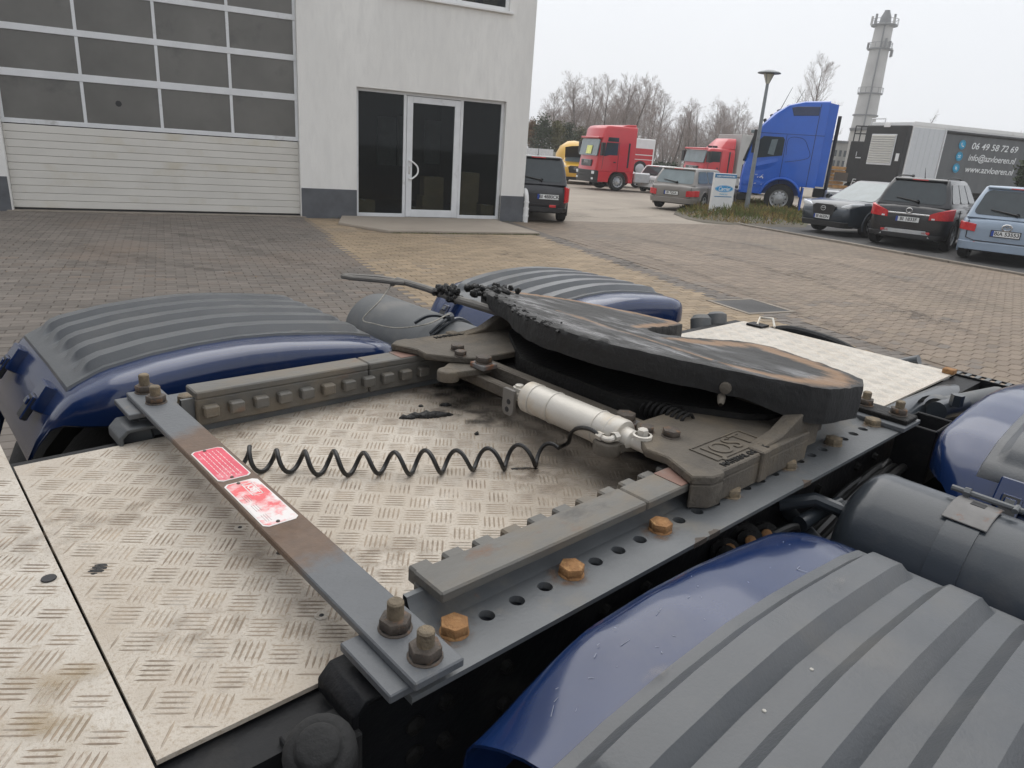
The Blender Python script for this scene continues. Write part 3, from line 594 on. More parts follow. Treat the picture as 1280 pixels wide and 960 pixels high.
# release handle
z = HP+.15
mb = MB(); mb.tube([(.80, .86, z-.03), (.735, .95, z-.01), (.715, 1.08, z), (.70, 1.20, z+.002)], [.012, .011, .0095, .009], 10); hd = mb.build('release_handle', M_dustbar, truck)
mb = MB(); mb.tube([(.715, 1.155, z), (.675, 1.262, z), (.60, 1.325, z), (.588, 1.318, z), (.60, 1.285, z), (.655, 1.225, z), (.70, 1.16, z)], .0075, 8, cap=True); mb.build('grip_loop', M_dustbar, hd)
mb = MB()
for k in range(60):
    mb_c = pxx((R.uniform(523, 556), 0), .72); t = R.random(); blob(mb, (.735+R.gauss(0, .010), .955+.085*t+R.gauss(0, .006), z+.002+R.gauss(0, .008)), R.uniform(.005, .012), R)
mb.build('grease_clump', M_grease, hd, smooth=50, kind='stuff')
mb = MB(); fpts = [p for p in out2 if p[0] < .9 and p[1] > .40]; fpts.sort(key=lambda p: p[1])
for k in range(300):
    i = R.randrange(len(fpts)-1); t = R.random(); a, b = fpts[i], fpts[i+1]; x, y = a[0]+(b[0]-a[0])*t, a[1]+(b[1]-a[1])*t
    dens = .25+.75*max(0, min(1, (y-.35)/.3))
    if R.random() > dens*(.35+1.3*abs(vnoise(x*18, y*18, 4))): continue
    inn = abs(R.gauss(0, .022)); r_ = R.uniform(.003, .0085)*(1 if inn < .02 else .6); blob(mb, (x+inn, y, zp(x+inn)+R.uniform(-.006, .004)), r_, R, (R.uniform(.8, 1.5), R.uniform(.9, 1.9), R.uniform(.5, .9)))
for k in range(70):
    blob(mb, (.85+R.gauss(0, .03), .945+R.gauss(0, .022), zp(.85)+R.uniform(-.01, .012)), R.uniform(.005, .013), R)
mb.build('grease_lip', M_grease, fwp, smooth=50, kind='stuff')
# cord from handle to air tank
mb = MB(); pts = [(.69, 1.21, z-.01), (.62, 1.17, z-.05), (.58, 1.19, z-.10), (.60, 1.16, HP+.04), (.66, 1.13, HP+.028), (.76, 1.12, HP+.032), (.86, 1.16, HP+.04), (.90, 1.20, HP+.018)]
def spline(P, n=6):
    P = [Vector(p) for p in P]; o = []
    for i in range(len(P)-1):
        a, b, c, d = P[max(i-1, 0)], P[i], P[i+1], P[min(i+2, len(P)-1)]
        for k in range(n):
            t = k/n; o.append(.5*((2*b)+(c-a)*t+(2*a-5*b+4*c-d)*t*t+(3*b-a-3*c+d)*t**3))
    return o+[P[-1]]
mb.tube(spline(pts), .0022, 6); mb.lathe([(-.012, .003), (-.006, .009), (.006, .009), (.012, .003)], (.69, 1.205, z-.006), (1, .3, .6), 8); mb.build('pull_cord', M_cord, truck)
# ---- sliding carriage: cast feet, cross beams
for side in (0, 1):
    f = (lambda y: mir(y)) if side else (lambda y: y)
    mb = MB()
    P = [(.60, .215), (.555, .175), (.512, .125), (.517, .082), (.487, .012), (.515, -.010), (.545, -.013), (.552, -.006), (.86, -.006), (.86, .215)]
    mb.prism([(x, f(y)) for x, y in P], HP+.046, HP+.062)
    P2 = [(.487, .012), (.515, -.010), (.545, -.013), (.552, -.006), (.86, -.006), (.86, .02), (.53, .02), (.50, .022)]
    mb.prism([(x, f(y)) for x, y in P2], HP+.004, HP+.0459)
    mb.b2((.672, f(-.012), HP+.006), (.70, f(.02), HP+.066))
    sw = [(.70, HP+.062), (.77, HP+.072), (.82, HP+.095), (.88, HP+.115), (.92, HP+.115), (.92, HP+.02), (.70, HP+.02)]
    mb.prism(sw, f(.004), f(.035), 'xz'); mb.prism([(.84, HP+.062), (.90, HP+.09), (1.0, HP+.09), (1.0, HP+.02), (.84, HP+.02)], f(.03), f(.17), 'xz')
    ft = mb.build('sliding_foot', M_cast, truck, bevel=.0025)
    mb = MB(); mb.lathe([(0, .026), (.022, .026), (.024, .022)], (.515, f(.212), HP+.022), (0, 0, 1), 18); mb.lathe([(.0241, .022), (.0243, .009), (.018, .008), (.018, 0)], (.515, f(.212), HP+.022), (0, 0, 1), 18)
    mb.prism([(.515, f(.235)), (.50, f(.20)), (.545, f(.17)), (.62, f(.14)), (.64, f(.24)), (.58, f(.245))], HP+.030, HP+.0455); mb.build('lug', M_cast, ft, bevel=.002)
    addbolt(ft, bm_nut, (.578, f(.175), HP+.062), 'bolt', .85); addbolt(ft, bm_nut, (.60, f(.135), HP+.062), 'bolt', 1.0)
    mb = MB(); mb.b2((.575, f(.215), HP+.046), (.62, f(.265), HP+.058)); mb.build('lock_plate', M_rustband, ft, bevel=.002)
    addbolt(ft, bm_nut, (.597, f(.24), HP+.058), 'bolt', 1.15)
    if side == 0:
        Mx = Matrix.Translation((.655, .048, HP+.0622)) @ Matrix.Rotation(rad(2), 4, 'Z')
        text('JOST', .060, M_cast, 'cast_lettering', ft, Mx, .0022)
        fr = MB()
        for (a, b2_) in (((.575, .020), (.735, .0225)), ((.575, .076), (.735, .0785)), ((.575, .0226), (.578, .0759)), ((.732, .0226), (.735, .0759))): fr.b2((*a, HP+.0621), (*b2_, HP+.0642))
        fr.build('cast_frame', M_cast, ft, smooth=0)
        text('MATERIAL GGT JSK', .017, M_greasy, 'cast_lettering', ft, Matrix.Translation((.640, .006, HP+.0622)), .0016, bold=.0004)
    else:
        text('MATERIAL GGT JSK', .02, M_greasy, 'cast_lettering', ft, Matrix.Translation((.70, f(.02), HP+.0622)), .0018, bold=.0004)
mb = MB(); mb.b2((.622, .20, HP+.018), (.648, .72, HP+.05)); mb.build('cross_beam', M_cast, truck, bevel=.003)
mb = MB(); mb.b2((.575, .44, HP+.004), (.598, .75, HP+.032)); mb.build('cross_beam', M_cast, truck, bevel=.003)
mb = MB(); mb.b2((.66, .1, HP-.02), (.95, .81, HP+.03)); mb.b2((.80, .06, HP+.03), (1.02, .85, HP+.06)); mb.build('saddle', M_greasy, truck, bevel=.004)
mb = MB(); pts = []
for k in range(12*14+1):
    t = k/14; pts.append((.70+.018*math.cos(2*math.pi*t), .165+.145*k/(12*14), HP+.055+.018*math.sin(2*math.pi*t)))
mb.tube(pts, .0035, 6); mb.build('return_spring', M_greasy, truck)
# ---- air cylinder
cyl = MB(); ax = (0, -1, 0); o_ = (.547, .465, HP+.048)
cyl.lathe([(0, 0), (0, .024), (.004, .030), (.008, .0335), (.030, .0335), (.031, .0325), (.235, .0325), (.236, .0335), (.262, .0335), (.266, .031), (.266, .020), (.268, 0)], o_, ax, 36)
ac = cyl.build('air_cylinder', M_cyl, truck)
for d in (.03, .085, .205, .236):
    MB().lathe([(d, .0327), (d+.0006, .0341), (d+.003, .0341), (d+.0036, .0327)], o_, ax, 36).build('band', M_cyl, ac)
mb = MB(); mb.lathe([(.266, .022), (.285, .020), (.290, .013), (.325, .013), (.33, .010), (.33, 0)], o_, ax, 20); mb.lathe([(0, .018), (.006, .018), (.007, .014)], (.547, .465-.305, HP+.062), (0, 0, 1), 16); mb.lathe([(.004, .010), (.016, .010), (.018, .007), (.018, 0)], (.547, .465-.305, HP+.062), (0, 0, 1), 6); mb.build('rod_clevis', M_cyl, ac)
mb = MB(); mb.prism([(.535, .463), (.535, .495), (.541, .503), (.553, .503), (.559, .495), (.559, .463)], HP+.052, HP+.060); mb.prism([(.535, .463), (.535, .495), (.541, .503), (.553, .503), (.559, .495), (.559, .463)], HP+.034, HP+.042); mb.lathe([(0, .009), (.005, .009), (.006, .006), (.006, 0)], (.547, .49, HP+.060), (0, 0, 1), 12); mb.build('rear_clevis', M_cyl, ac)
mb = MB(); mb.prism([(.478, HP+.012), (.482, HP+.003), (.49, HP-.001), (.503, HP-.001), (.511, HP+.003), (.515, HP+.012), (.515, HP+.054), (.510, HP+.058), (.478, HP+.058)], .522, .53, 'yz'); lp = mb.build('lug_plate', M_dustbar, truck, bevel=.0012)
for zz, yy in ((.012, .498), (.030, .494)): MB().lathe([(0, .0062), (.0008, .0055), (.0008, 0)], (.5219, yy, HP+zz), (-1, 0, 0), 12).build('hole', M_ink, lp)
e0, e1, e2, e3 = pxx((750, 545), .502), pxx((757, 549), .502), pxx((764, 549), .506), pxx((768, 546), .514)
mb = MB(); mb.tube(spline([e0, e1, e2, e3], 4), .0055, 10); mb.lathe([(-.006, .008), (.006, .008)], e0, e1-e0, 6); mb.lathe([(-.004, .009), (.008, .009)], e3, Vector((1, 0, 0)), 6); mb.build('elbow_fitting', M_cyl, ac)
# ---- coiled air hose
A = px((283, 571), FZ+.024); Mi = px((480, 579), FZ+.024); B = px((694, 566), FZ+.026)
def hp(t): return A*(1-t)*(1-2*t)+Mi*4*t*(1-t)+B*t*(2*t-1)
pts = []; turns = 11; n = int(turns*20)
for k in range(n+1):
    t = k/n; a = 2*math.pi*turns*t+2.2; rr_ = .0205*(1+.08*math.sin(t*23)); d_ = (hp(t+.01)-hp(t-.01)).normalized(); sv = Vector((-d_.y, d_.x, 0)).normalized(); pts.append(hp(t)+sv*rr_*math.cos(a)+Vector((0, 0, rr_*math.sin(a))))
pts += spline([pts[-1], px((706, 556), FZ+.012), pxx((711, 552), .548), pxx((714, 541), .530), pxx((723, 535), .512), pxx((736, 536), .502), pxx((747, 542), .500), pxx((752, 546), .503)], 6)
MB().tube(pts, .0042, 8).build('coiled_air_hose', M_hose, truck)
# ---- mudguards
def zprof(u, cut=False):
    K = [(-.46, -.16), (-.435, -.10), (-.405, -.05), (-.37, -.012), (-.30, .020), (-.2, .039), (-.1, .049), (0, .053), (.1, .049), (.2, .039), (.30, .027), (.37, .012), (.42, -.010), (.455, -.04), (.475, -.075), (.49, -.13)]
    for (a, za), (b, zb) in zip(K, K[1:]):
        if u <= b:
            t = (u-a)/(b-a); t2 = t; return HP+za+(zb-za)*t2
    return HP+K[-1][1]
XS = [(-.020, -.135), (-.020, -.085), (-.019, -.045), (-.015, -.024), (-.006, -.010), (.010, -.003), (.035, .001), (.065, .0015), (.098, 0), (.30, .004), (.585, 0), (.62, -.005), (.648, -.018), (.664, -.045), (.67, -.12)]
def smooth01(t): t = max(0, min(1, t)); return t*t*(3-2*t)
def mudguard(xc, side, u0, u1, ribu0, ribu1, label, latches=True, nose=0):
    yv = (lambda v: 1.04+v) if side else (lambda v: -.13-v)
    nu = 44; mb = MB(); rings = []
    for i in range(nu+1):
        u = u0+(u1-u0)*i/nu
        sh = .11*max(0, min(1, ((abs(u)-.26)/.20) if u < 0 else (u-.31)/.18))**2
        ring_ = []
        for (v, dz) in XS:
            vv = v+sh*max(0, 1-v/.10) if v < .3 else v-sh*.6*max(0, 1-(.67-v)/.09)
            zz_ = zprof(u)+dz
            if v < -.012: zz_ = max(zz_, min(HP-.070+.012*(v+.02)/.008, zprof(u)-.012))
            ring_.append((xc+u, yv(vv), zz_-.040*nose*smooth01((-.10-u)/.17)*max(0, 1-max(v, 0)/.09)))
        rings.append(ring_)
    mb.loft(rings, False, False, False)
    inner = [[(x, y, z_-.004) for (x, y, z_) in r_] for r_ in rings]
    inner = [[(p[0], p[1]+(.004 if (k < 3) else (-.004 if k > len(r_)-4 else 0))*(1 if side else -1), p[2]) for k, p in enumerate(r_)] for r_ in inner]
    m2 = MB(); m2.loft(inner, False, False, False)
    g = MB(); g.add(mb.v, mb.f); off = len(g.v); g.add(m2.v, [tuple(reversed(f_)) for f_ in m2.f])
    nn = len(XS)
    def strip(idx): 
        for a, b in zip(idx, idx[1:]): g.f.append((a, b, off+b, off+a)); g.m.append(0)
    strip(list(range(nn))); strip([nu*nn+j for j in range(nn)]); strip([i*nn for i in range(nu+1)]); strip([i*nn+nn-1 for i in range(nu+1)])
    mg_ = g.build('mudguard', M_navy, truck, label=label, smooth=40)
    # ribbed grey tread panel
    vl = [.094, .098]; H = .0175
    for k in range(5):
        c = .098+.0487+.0974*k
        for d in (-.045, -.0365, -.035, -.031, -.022, -.018, -.0165, .0165, .018, .022, .031, .035, .0365, .045): vl.append(c+d)
    vl += [.585, .589]
    def ribh(v):
        for k in range(5):
            c = .098+.0487+.0974*k; d = abs(v-c)
            if d < .036: return max(0, min(1, (.035-d)/.017))
        return 0
    us = [ribu0-.03, ribu0-.026, ribu0-.01, ribu0, ribu0+.006, ribu0+.012, ribu0+.02, ribu0+.03]
    q = ribu0+.05
    while q < ribu1-.035: us.append(q); q += .02
    us += [ribu1-.03, ribu1-.02, ribu1-.012, ribu1-.006, ribu1, ribu1+.012, ribu1+.016]
    p = MB(); rg = []
    for u in us:
        e = smooth01((u-ribu0)/.026)*smooth01((ribu1-u)/.026)
        row = []
        for v in vl:
            base_ = zprof(u)+.0045+(.004*max(0, 1-abs(v-.30)/.29))
            if u in (us[0], us[-1]) or v in (vl[0], vl[-1]): base_ -= .007
            row.append((xc+u, yv(v), base_+H*e*ribh(v)))
        rg.append(row)
    p.loft(rg, False, False, False); pn = p.build('tread_panel', M_panel, mg_, smooth=28)
    sm = MB(); nS = 34 if (side == 0 and xc < 1) else 14
    for k in range(nS):
        u, v = R.uniform(u0+.05, u1-.06), R.uniform(.0, .092)**1.0; a = R.gauss(.3, .7); l_ = R.choice((.002, .003, .004, .006, .014)); w_ = R.uniform(.0003, .0007)
        def SP(u_, v_): return (xc+u_, yv(v_+.0), zprof(u_)+.0016-.040*nose*smooth01((-.10-u_)/.17)*max(0, 1-max(v_, 0)/.09)-(.012 if v_ < .008 else 0))
        if v < .012 or abs(u) > .30: continue
        du, dv = l_*math.cos(a), l_*math.sin(a); nu_, nv_ = -w_*math.sin(a), w_*math.cos(a)
        sm.add([SP(u+nu_, v+nv_), SP(u-nu_, v-nv_), SP(u+du-nu_*.4, min(v+dv, .094)-nv_*.4), SP(u+du+nu_*.4, min(v+dv, .094)+nv_*.4)], [(0, 1, 2, 3)])
    if sm.v: sm.build('scratches', MATS['scratch'] if 'scratch' in MATS else mat('scratch', (.20, .22, .28), .6, var=.4, scale=90), mg_, smooth=0, fix=False, kind='stuff')
    for k in range(7):
        c = R.randint(0, 4); v = .098+.0487+.0974*c+R.choice((-.0487, 0, 0, .0487)); u = R.uniform(ribu0+.08, ribu1-.08); top = abs(v-(.098+.0487+.0974*c)) < .01
        soft_disc((xc+u, yv(v)), R.uniform(.02, .07), R.uniform(.008, .013), 0, zprof(u)+.0065+(H if top else 0)+.0045, M_dust, pn, 'dust_mark')
    # clips, pebbles and latches
    mb = MB()
    for k in range(3):
        v = .098+.0974*R.randint(1, 4)+R.uniform(-.008, .008); u = R.uniform(ribu0+.05, ribu1-.05); mb.lathe([(0, .0024), (.002, .002), (.003, 0)], (xc+u, yv(v), zprof(u)+.006), (0, 0, 1), 7)
    mb.build('bird_lime_specks', mat('pale_speck', (.55, .53, .48), .8, var=.3, scale=300) if 'pale_speck' not in MATS else MATS['pale_speck'], pn, kind='stuff')
    if latches:
        for v in (.17, .50):
            mb = MB()
            a = Vector((xc-.372, yv(v), zprof(-.372))); b = Vector((xc-.437, yv(v), zprof(-.437))); d = (b-a).normalized(); nrm = Vector((d.z, 0, -d.x)); nrm = nrm if nrm.z > 0 else -nrm
            if nrm.x > 0: nrm = -nrm
            Rm = Matrix((d, Vector((0, 1, 0)), d.cross(Vector((0, 1, 0))))).transposed()
            c = (a+b)/2
            mb.box(c+nrm*.012-d*.012, (.062, .062, .028), Rm); mb.cur = 1
            mb.box(c+nrm*.024+d*.020, (.058, .036, .016), Rm); mb.cur = 2; mb.box(c+nrm*.034+d*.008, (.018, .022, .006), Rm)
            mb.build('latch', [M_navy, M_blackpl, M_tank2], mg_, bevel=.003)
    return mg_
mudguard(.2, 1, -.46, .485, -.345, .36, 'far front mudguard, navy with ribbed grey panel, its front latches showing')
mudguard(.2, 0, -.27, .485, -.27, .365, 'near front mudguard, cut open at its front end, scratched navy edge', latches=False, nose=1)
mudguard(1.57, 1, -.46, .485, -.345, .36, 'far rear mudguard behind the coupling plate')
mudguard(1.57, 0, -.46, .485, -.36, .36, 'near rear mudguard at the right edge, with a chip in its paint')
# wheels under the mudguards
def wheel_part(x, y, r, w, parent):
    t = MB(); t.lathe([(-w/2, r*.6), (-w/2, r*.9), (-w*.42, r*.98), (-w*.2, r), (w*.2, r), (w*.42, r*.98), (w/2, r*.9), (w/2, r*.6)], (x, y, r), (0, 1, 0), 40)
    wh = t.build('wheel', M_rubber, parent)
    t = MB(); t.lathe([(-w*.4, r*.6), (-w*.4, r*.55), (0, r*.5), (0, .1), (.04, .08), (.04, 0)], (x, y, r), (0, 1 if y > YC else -1, 0), 28); t.build('rim', M_tank, wh); return wh
for x in (.2, 1.57):
    for y in (-.32, -.66, 1.23, 1.57): wheel_part(x, y, .485, .29, truck)
# ---- air tanks between the axles
for side in (0, 1):
    f = (lambda y: mir(y)) if side else (lambda y: y)
    mb = MB(); r = .128
    mb.lathe([(-.035, 0), (-.033, r*.35), (-.024, r*.68), (-.008, r*.92), (.006, r*.99), (.012, r), (.014, r*1.004), (.030, r*1.004), (.032, r), (.60, r), (.605, r*.99), (.625, r*.9), (.64, r*.6), (.645, 0)], (.90, f(-.128), HP-.118), (0, 1 if side else -1, 0), 44)
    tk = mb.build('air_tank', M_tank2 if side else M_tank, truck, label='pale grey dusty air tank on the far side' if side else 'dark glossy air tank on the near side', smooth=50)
    mb = MB(); mb.lathe([(.140, r+.0005), (.1402, r+.003), (.190, r+.003), (.1902, r+.0005)], (.90, f(-.128), HP-.118), (0, 1 if side else -1, 0), 44); bd = mb.build('strap', M_tank if not side else M_tank2, tk)
    if side == 0:
        c0 = Vector((.90, -.128-.165, HP-.118))
        def onr(a, h, y): return c0+Vector((math.sin(a)*(r+h), y, math.cos(a)*(r+h)))
        mb = MB()
        for (a0, a1) in ((-.45, -.05), (-.05, .30)):
            pass
        mb.loft([[onr(a, h, y) for h, y in ((.004, -.034), (.004, .034), (.007, .034), (.007, -.034))] for a in [-.46+.08*k for k in range(10)]]); br = mb.build('strap_bracket', M_rustband, tk, bevel=.001)
        mb = MB(); mb.loft([[onr(a, h, y) for h, y in ((.007, -.012), (.007, .010), (.0078, .010), (.0078, -.012))] for a in (-.02, .06, .12)]); mb.build('slot', M_ink, br)
        mb = MB(); mb.tube([onr(.22, .016, -.06), onr(.22, .016, .05)], .0055, 8); mb.tube([onr(.12, .014, -.05), onr(.24, .02, -.05)], .005, 8); mb.lathe([(0, .009), (.01, .009)], onr(.22, .016, .02), (0, 1, 0), 6); mb.build('clamp_bolt', M_steel, br)
        mb = MB(); q = onr(-.1, .004, -.145); mb.box(q+Vector((.03, 0, .012)), (.075, .075, .02), Matrix.Rotation(rad(-12), 3, 'Y')); mb.cur = 1
        mb.box(q+Vector((.02, -.0, .026)), (.05, .058, .01), Matrix.Rotation(rad(-12), 3, 'Y')); mb.box(q+Vector((.045, .0, .03)), (.02, .03, .012), Matrix.Rotation(rad(-12), 3, 'Y'))
        mb.build('rubber_buckle', [M_navy, M_blackpl], tk, bevel=.003)
        mb = MB(); mb.tube([(.86, -.10, HP-.07), (.84, -.05, HP-.06), (.80, .0, HP-.08)], .014, 10); mb.lathe([(0, .02), (.012, .02)], (.865, -.105, HP-.07), (.3, .9, .1), 6); mb.build('pipe_union', M_tank, tk)
    else:
        mb = MB(); a0 = Vector((.9, 1.18, HP-.118))
        ring_ = [a0+Vector((math.sin(a)*(r+.006), .02*math.sin(a*3), math.cos(a)*(r+.006))) for a in [-1.2+.12*k for k in range(18)]]
        mb.tube(ring_, .006, 6)
        mb.tube(spline([a0+Vector((-.02, .0, r+.012)), a0+Vector((-.05, .02, r+.02)), a0+Vector((-.07, .05, r+.012)), a0+Vector((-.10, .07, r-.01))]), .006, 6)
        mb.tube(spline([a0+Vector((-.02, .0, r+.012)), a0+Vector((-.06, -.02, r+.008)), a0+Vector((-.10, -.01, r-.025))]), .005, 6); mb.lathe([(-.02, .008), (-.01, .016), (.01, .016), (.02, .008)], a0+Vector((-.02, .0, r+.014)), (1, .3, 0), 10)
        mb.build('knotted_tie', M_tank, tk)
# ---- valves, hoses and fittings between near rail and mudguards
mb = MB()
for k, (p, r0) in enumerate((((905, 690), .022), ((930, 672), .024), ((955, 668), .02))):
    c = px(p, HP-.12); mb.lathe([(0, r0*1.2), (.008, r0*1.3), (.012, r0), (.02, r0*1.25), (.028, r0*1.25), (.03, r0*.8), (.045, r0*.8), (.048, 0)], c, (-.7, -.5, .35), 14)
mb.build('valve_ports', M_greasy, truck)
for k in range(3):
    c = px(((912, 686), (938, 676), (958, 668))[k], HP-.10); MB().lathe([(0, .010), (.006, .010), (.008, .006), (.008, 0)], c, (-.7, -.5, .45), 10).build('brass_plug', M_boltrust, truck)
mb = MB()
for k in range(7):
    y = -.02-.018*(k % 3); mb.tube(spline([(.35+.05*k, y, HP-.12-.02*(k % 3)), (.6+.03*k, y-.03, HP-.10-.02*(k % 2)), (.82, y-.02, HP-.14-.01*k), (1.1+.03*k, y, HP-.12), (1.4, y+.01, HP-.14)]), .008+.002*(k % 2), 8)
mb.build('air_lines', M_hose, truck)
mb = MB(); mb.tube([px((1000, 655), HP-.10), px((1025, 640), HP-.09), px((1050, 628), HP-.08)], [.016, .014, .012], 12); mb.tube([px((985, 640), HP-.12), px((1030, 690), HP-.14)], .016, 12); mb.build('pipe_stub', M_tank, truck)
mb = MB(); mb.b2((.66, -.115, HP-.30), (.78, -.0, HP-.15)); mb.b2((.5, -.1, HP-.35), (1.3, -.02, HP-.3)); mb.build('valve_block', M_greasy, truck, bevel=.004)
# ---- rear end: crossmember tube, box bracket, slotted step
mb = MB(); mb.tube([(1.36, .062, HP-.085), (1.6, .05, HP-.08), (1.85, .045, HP-.085), (2.0, .05, HP-.10)], [.045, .046, .048, .042], 18); mb.build('suspension_arm', M_tank, truck)
mb = MB()
for (a, b) in (((1.325, -.10, HP-.15), (1.333, -.015, HP-.012)), ((1.44, -.10, HP-.15), (1.448, -.015, HP-.012)), ((1.3335, -.10, HP-.15), (1.4395, -.094, HP-.012)), ((1.3335, -.02, HP-.15), (1.4395, -.0155, HP-.012))): mb.b2(a, b)
mb.build('box_bracket', M_black, truck, bevel=.002)
mb = MB(); mb.lathe([(0, .02), (.02, .02), (.022, .012), (.03, .012), (.03, 0)], (1.385, -.055, HP-.07), (0, 0, 1), 6); mb.build('bracket_nut', M_cyl, truck)
mb = MB(); mb.cyl((1.62, -.01, HP-.05), (1.9, -.08, HP-.045), .035, .035, 18); mb.lathe([(0, .045), (.03, .045)], (1.60, -.005, HP-.05), (1, -.25, 0), 18); mb.build('spring_brake', M_tank2, truck)
mb = MB(); mb.tube([(1.55, -.03, HP-.03), (1.68, -.05, HP-.03)], .026, 14); mb.lathe([(0, .016), (.03, .016), (.03, 0)], (1.58, -.06, HP-.01), (0, 0, 1), 6); mb.build('shackle', M_tank, truck)
mb = MB(); mb.b2((2.10, -.30, HP-.095), (2.104, .10, HP-.05)); mb.b2((2.145, -.30, HP-.055), (2.15, .10, HP-.05))
st = mb.build('step_strip', M_black, truck, smooth=0)
slm = MB().box((0, 0, 0), (.042, .012, .006)).mesh('slat', M_tank2)
for k in range(14): link(bpy.data.objects.new('slat', slm), st, (2.124, .085-.028*k, HP-.052))
mb = MB(); mb.box((2.06, .095, FZ+.008), (.03, .035, .016)); mb.build('rear_clip', M_boltrust, truck, bevel=.002)
mb = MB(); mb.cyl((2.10, .26, FZ-.02), (2.10, .20, FZ+.01), .018, .018, 12); mb.build('hose_coupling', M_tank, truck)
# lamp bodies and loop catch beyond the rear plate
mb = MB(); mb.lathe([(0, .04), (.05, .04), (.065, .028), (.065, 0)], (1.93, .93, HP-.09), (.2, .3, .9), 18); mb.lathe([(0, .04), (.045, .04), (.055, .026), (.055, 0)], (2.02, .92, HP-.075), (.2, .3, .9), 18); mb.build('coupling_head', M_tank2, truck)
mb = MB(); mb.b2((2.03, .735, FZ+.001), (2.085, .80, FZ+.009)); mb.build('catch_base', M_black, truck)
mb = MB(); mb.tube([(2.05, .765, FZ+.008), (2.10, .785, FZ+.026), (2.125, .745, FZ+.028), (2.08, .71, FZ+.008)], .0045, 6); mb.build('wire_catch', M_cyl, truck)
mb = MB(); mb.tube(spline([(2.10, .74, FZ-.02), (2.13, .66, FZ+.0), (2.14, .5, FZ-.01), (2.13, .38, FZ-.04)]), .018, 10); mb.build('tail_hose', M_black, truck)
mb = MB(); mb.b2((2.12, -.02, HP-.34), (2.17, .93, HP-.12)); mb.build('rear_crossmember', M_black, truck, bevel=.003)
# ---- loose grease on the deck: things of their own
def lump(name, p, size, label, rz=0., seed=0, group=None):
    q = px(p, FZ); mb = MB(); n = 14; m_ = 8
    rows_ = []
    for i in range(n+1):
        t = i/n; x = (t-.5)*size[0]; w = size[1]*.5*math.sqrt(max(.02, 1-(2*t-1)**2))*(1+.5*vnoise(t*7, seed, 1)); h = size[2]*math.sqrt(max(.03, 1-(2*t-1)**2))*(1+.6*vnoise(t*9, seed, 4))
        rows_.append([(x, w*math.cos(math.pi*k/m_)+.003*vnoise(t*20, k, seed), h*math.sin(math.pi*k/m_)*(1+.4*vnoise(t*16, k*1.3, seed))) for k in range(m_+1)])
    mb.loft(rows_, True, True, False)
    o = mb.build(name, M_grease, None, loc=(q.x, q.y, q.z), smooth=60); o.rotation_euler = (0, 0, rz); return tag(o, label, 'grease', group)
lump('grease_lump', (533, 521), (.125, .022, .012), 'long black lump of dried grease lying on the middle chequer plate', rad(-22), 1)
lump('grease_lump', (557, 507), (.03, .014, .007), 'short black grease crumb just beyond the long grease lump', rad(-30), 2)
lump('grease_lump', (526, 508), (.012, .010, .004), 'tiny round grease crumb left of the short crumb on the deck', 0, 3)
lump('grease_lump', (596, 543), (.012, .008, .006), 'small black grease crumb between the long lump and the silver cylinder', .5, 4)
lump('grease_lump', (655, 586), (.055, .008, .0025), 'thin smear of grease on the deck below the coiled hose', rad(-32), 5)
lump('grease_lump', (123, 711), (.028, .02, .0012), 'flat black grease blot on the plate beside the seam', .8, 6)
lump('grease_lump', (352, 690), (.016, .012, .002), 'small dark grease blot under the crossbar with red labels', .3, 7)
# ================================================================== GROUND
FA = Vector((7.096, 12.332, 0)); FD = Vector((.958, -.287, 0)).normalized(); FN = Vector((FD.y, -FD.x, 0))      # facade origin, along it, outwards
FRZ = math.atan2(FD.y, FD.x)
def W_(s, t, z=0): return FA+FD*s+FN*t+Vector((0, 0, z))
def struct(mb, name, mt, **k): return mb.build(name, mt, kind='structure', **k)
def gp(x, d, z=0.):      # point at height z on the sight column x of the survey, at distance d
    a = (x-640)/878; p = CAM+fw*d+ri*a*d; return p-up*((p.z-z)/up.z)
def sheet(name, mt, pts, z):
    mb = MB(); mb.add([(p[0], p[1], z) for p in pts], [tuple(range(len(pts)))]); return struct(mb, name, mt, smooth=0)
sheet('ground', M_dirt, [(-120, -120), (260, -120), (260, 260), (-120, 260)], -.03)
sheet('paving_bed', M_joint, [W_(-14, -.1), W_(3.7, -.1), W_(3.7, -.46), W_(12, -.46), W_(12, 24), W_(-14, 24)], -.016)
kp = [px(p, 0) for p in ((925, 281), (958, 290), (1000, 298), (1070, 309), (1122, 319), (1200, 331), (1280, 345))]
k0 = kp[0]; kd = (kp[-1]-kp[0]).normalized(); kn = Vector((-kd.y, kd.x, 0)); kn = kn if kn.x > 0 else -kn
def KB(a, b, z=0): return k0+kd*a+kn*b+Vector((0, 0, z))
sheet('concrete_yard', M_concrete, [W_(3.6, -.43), W_(40, -.43), W_(60, -70), W_(3.6, -70)], -.020)
sheet('car_park', M_asphalt, [KB(-.6, .1), KB(16, .1), KB(16, 14), KB(-.6, 14)], -.012)
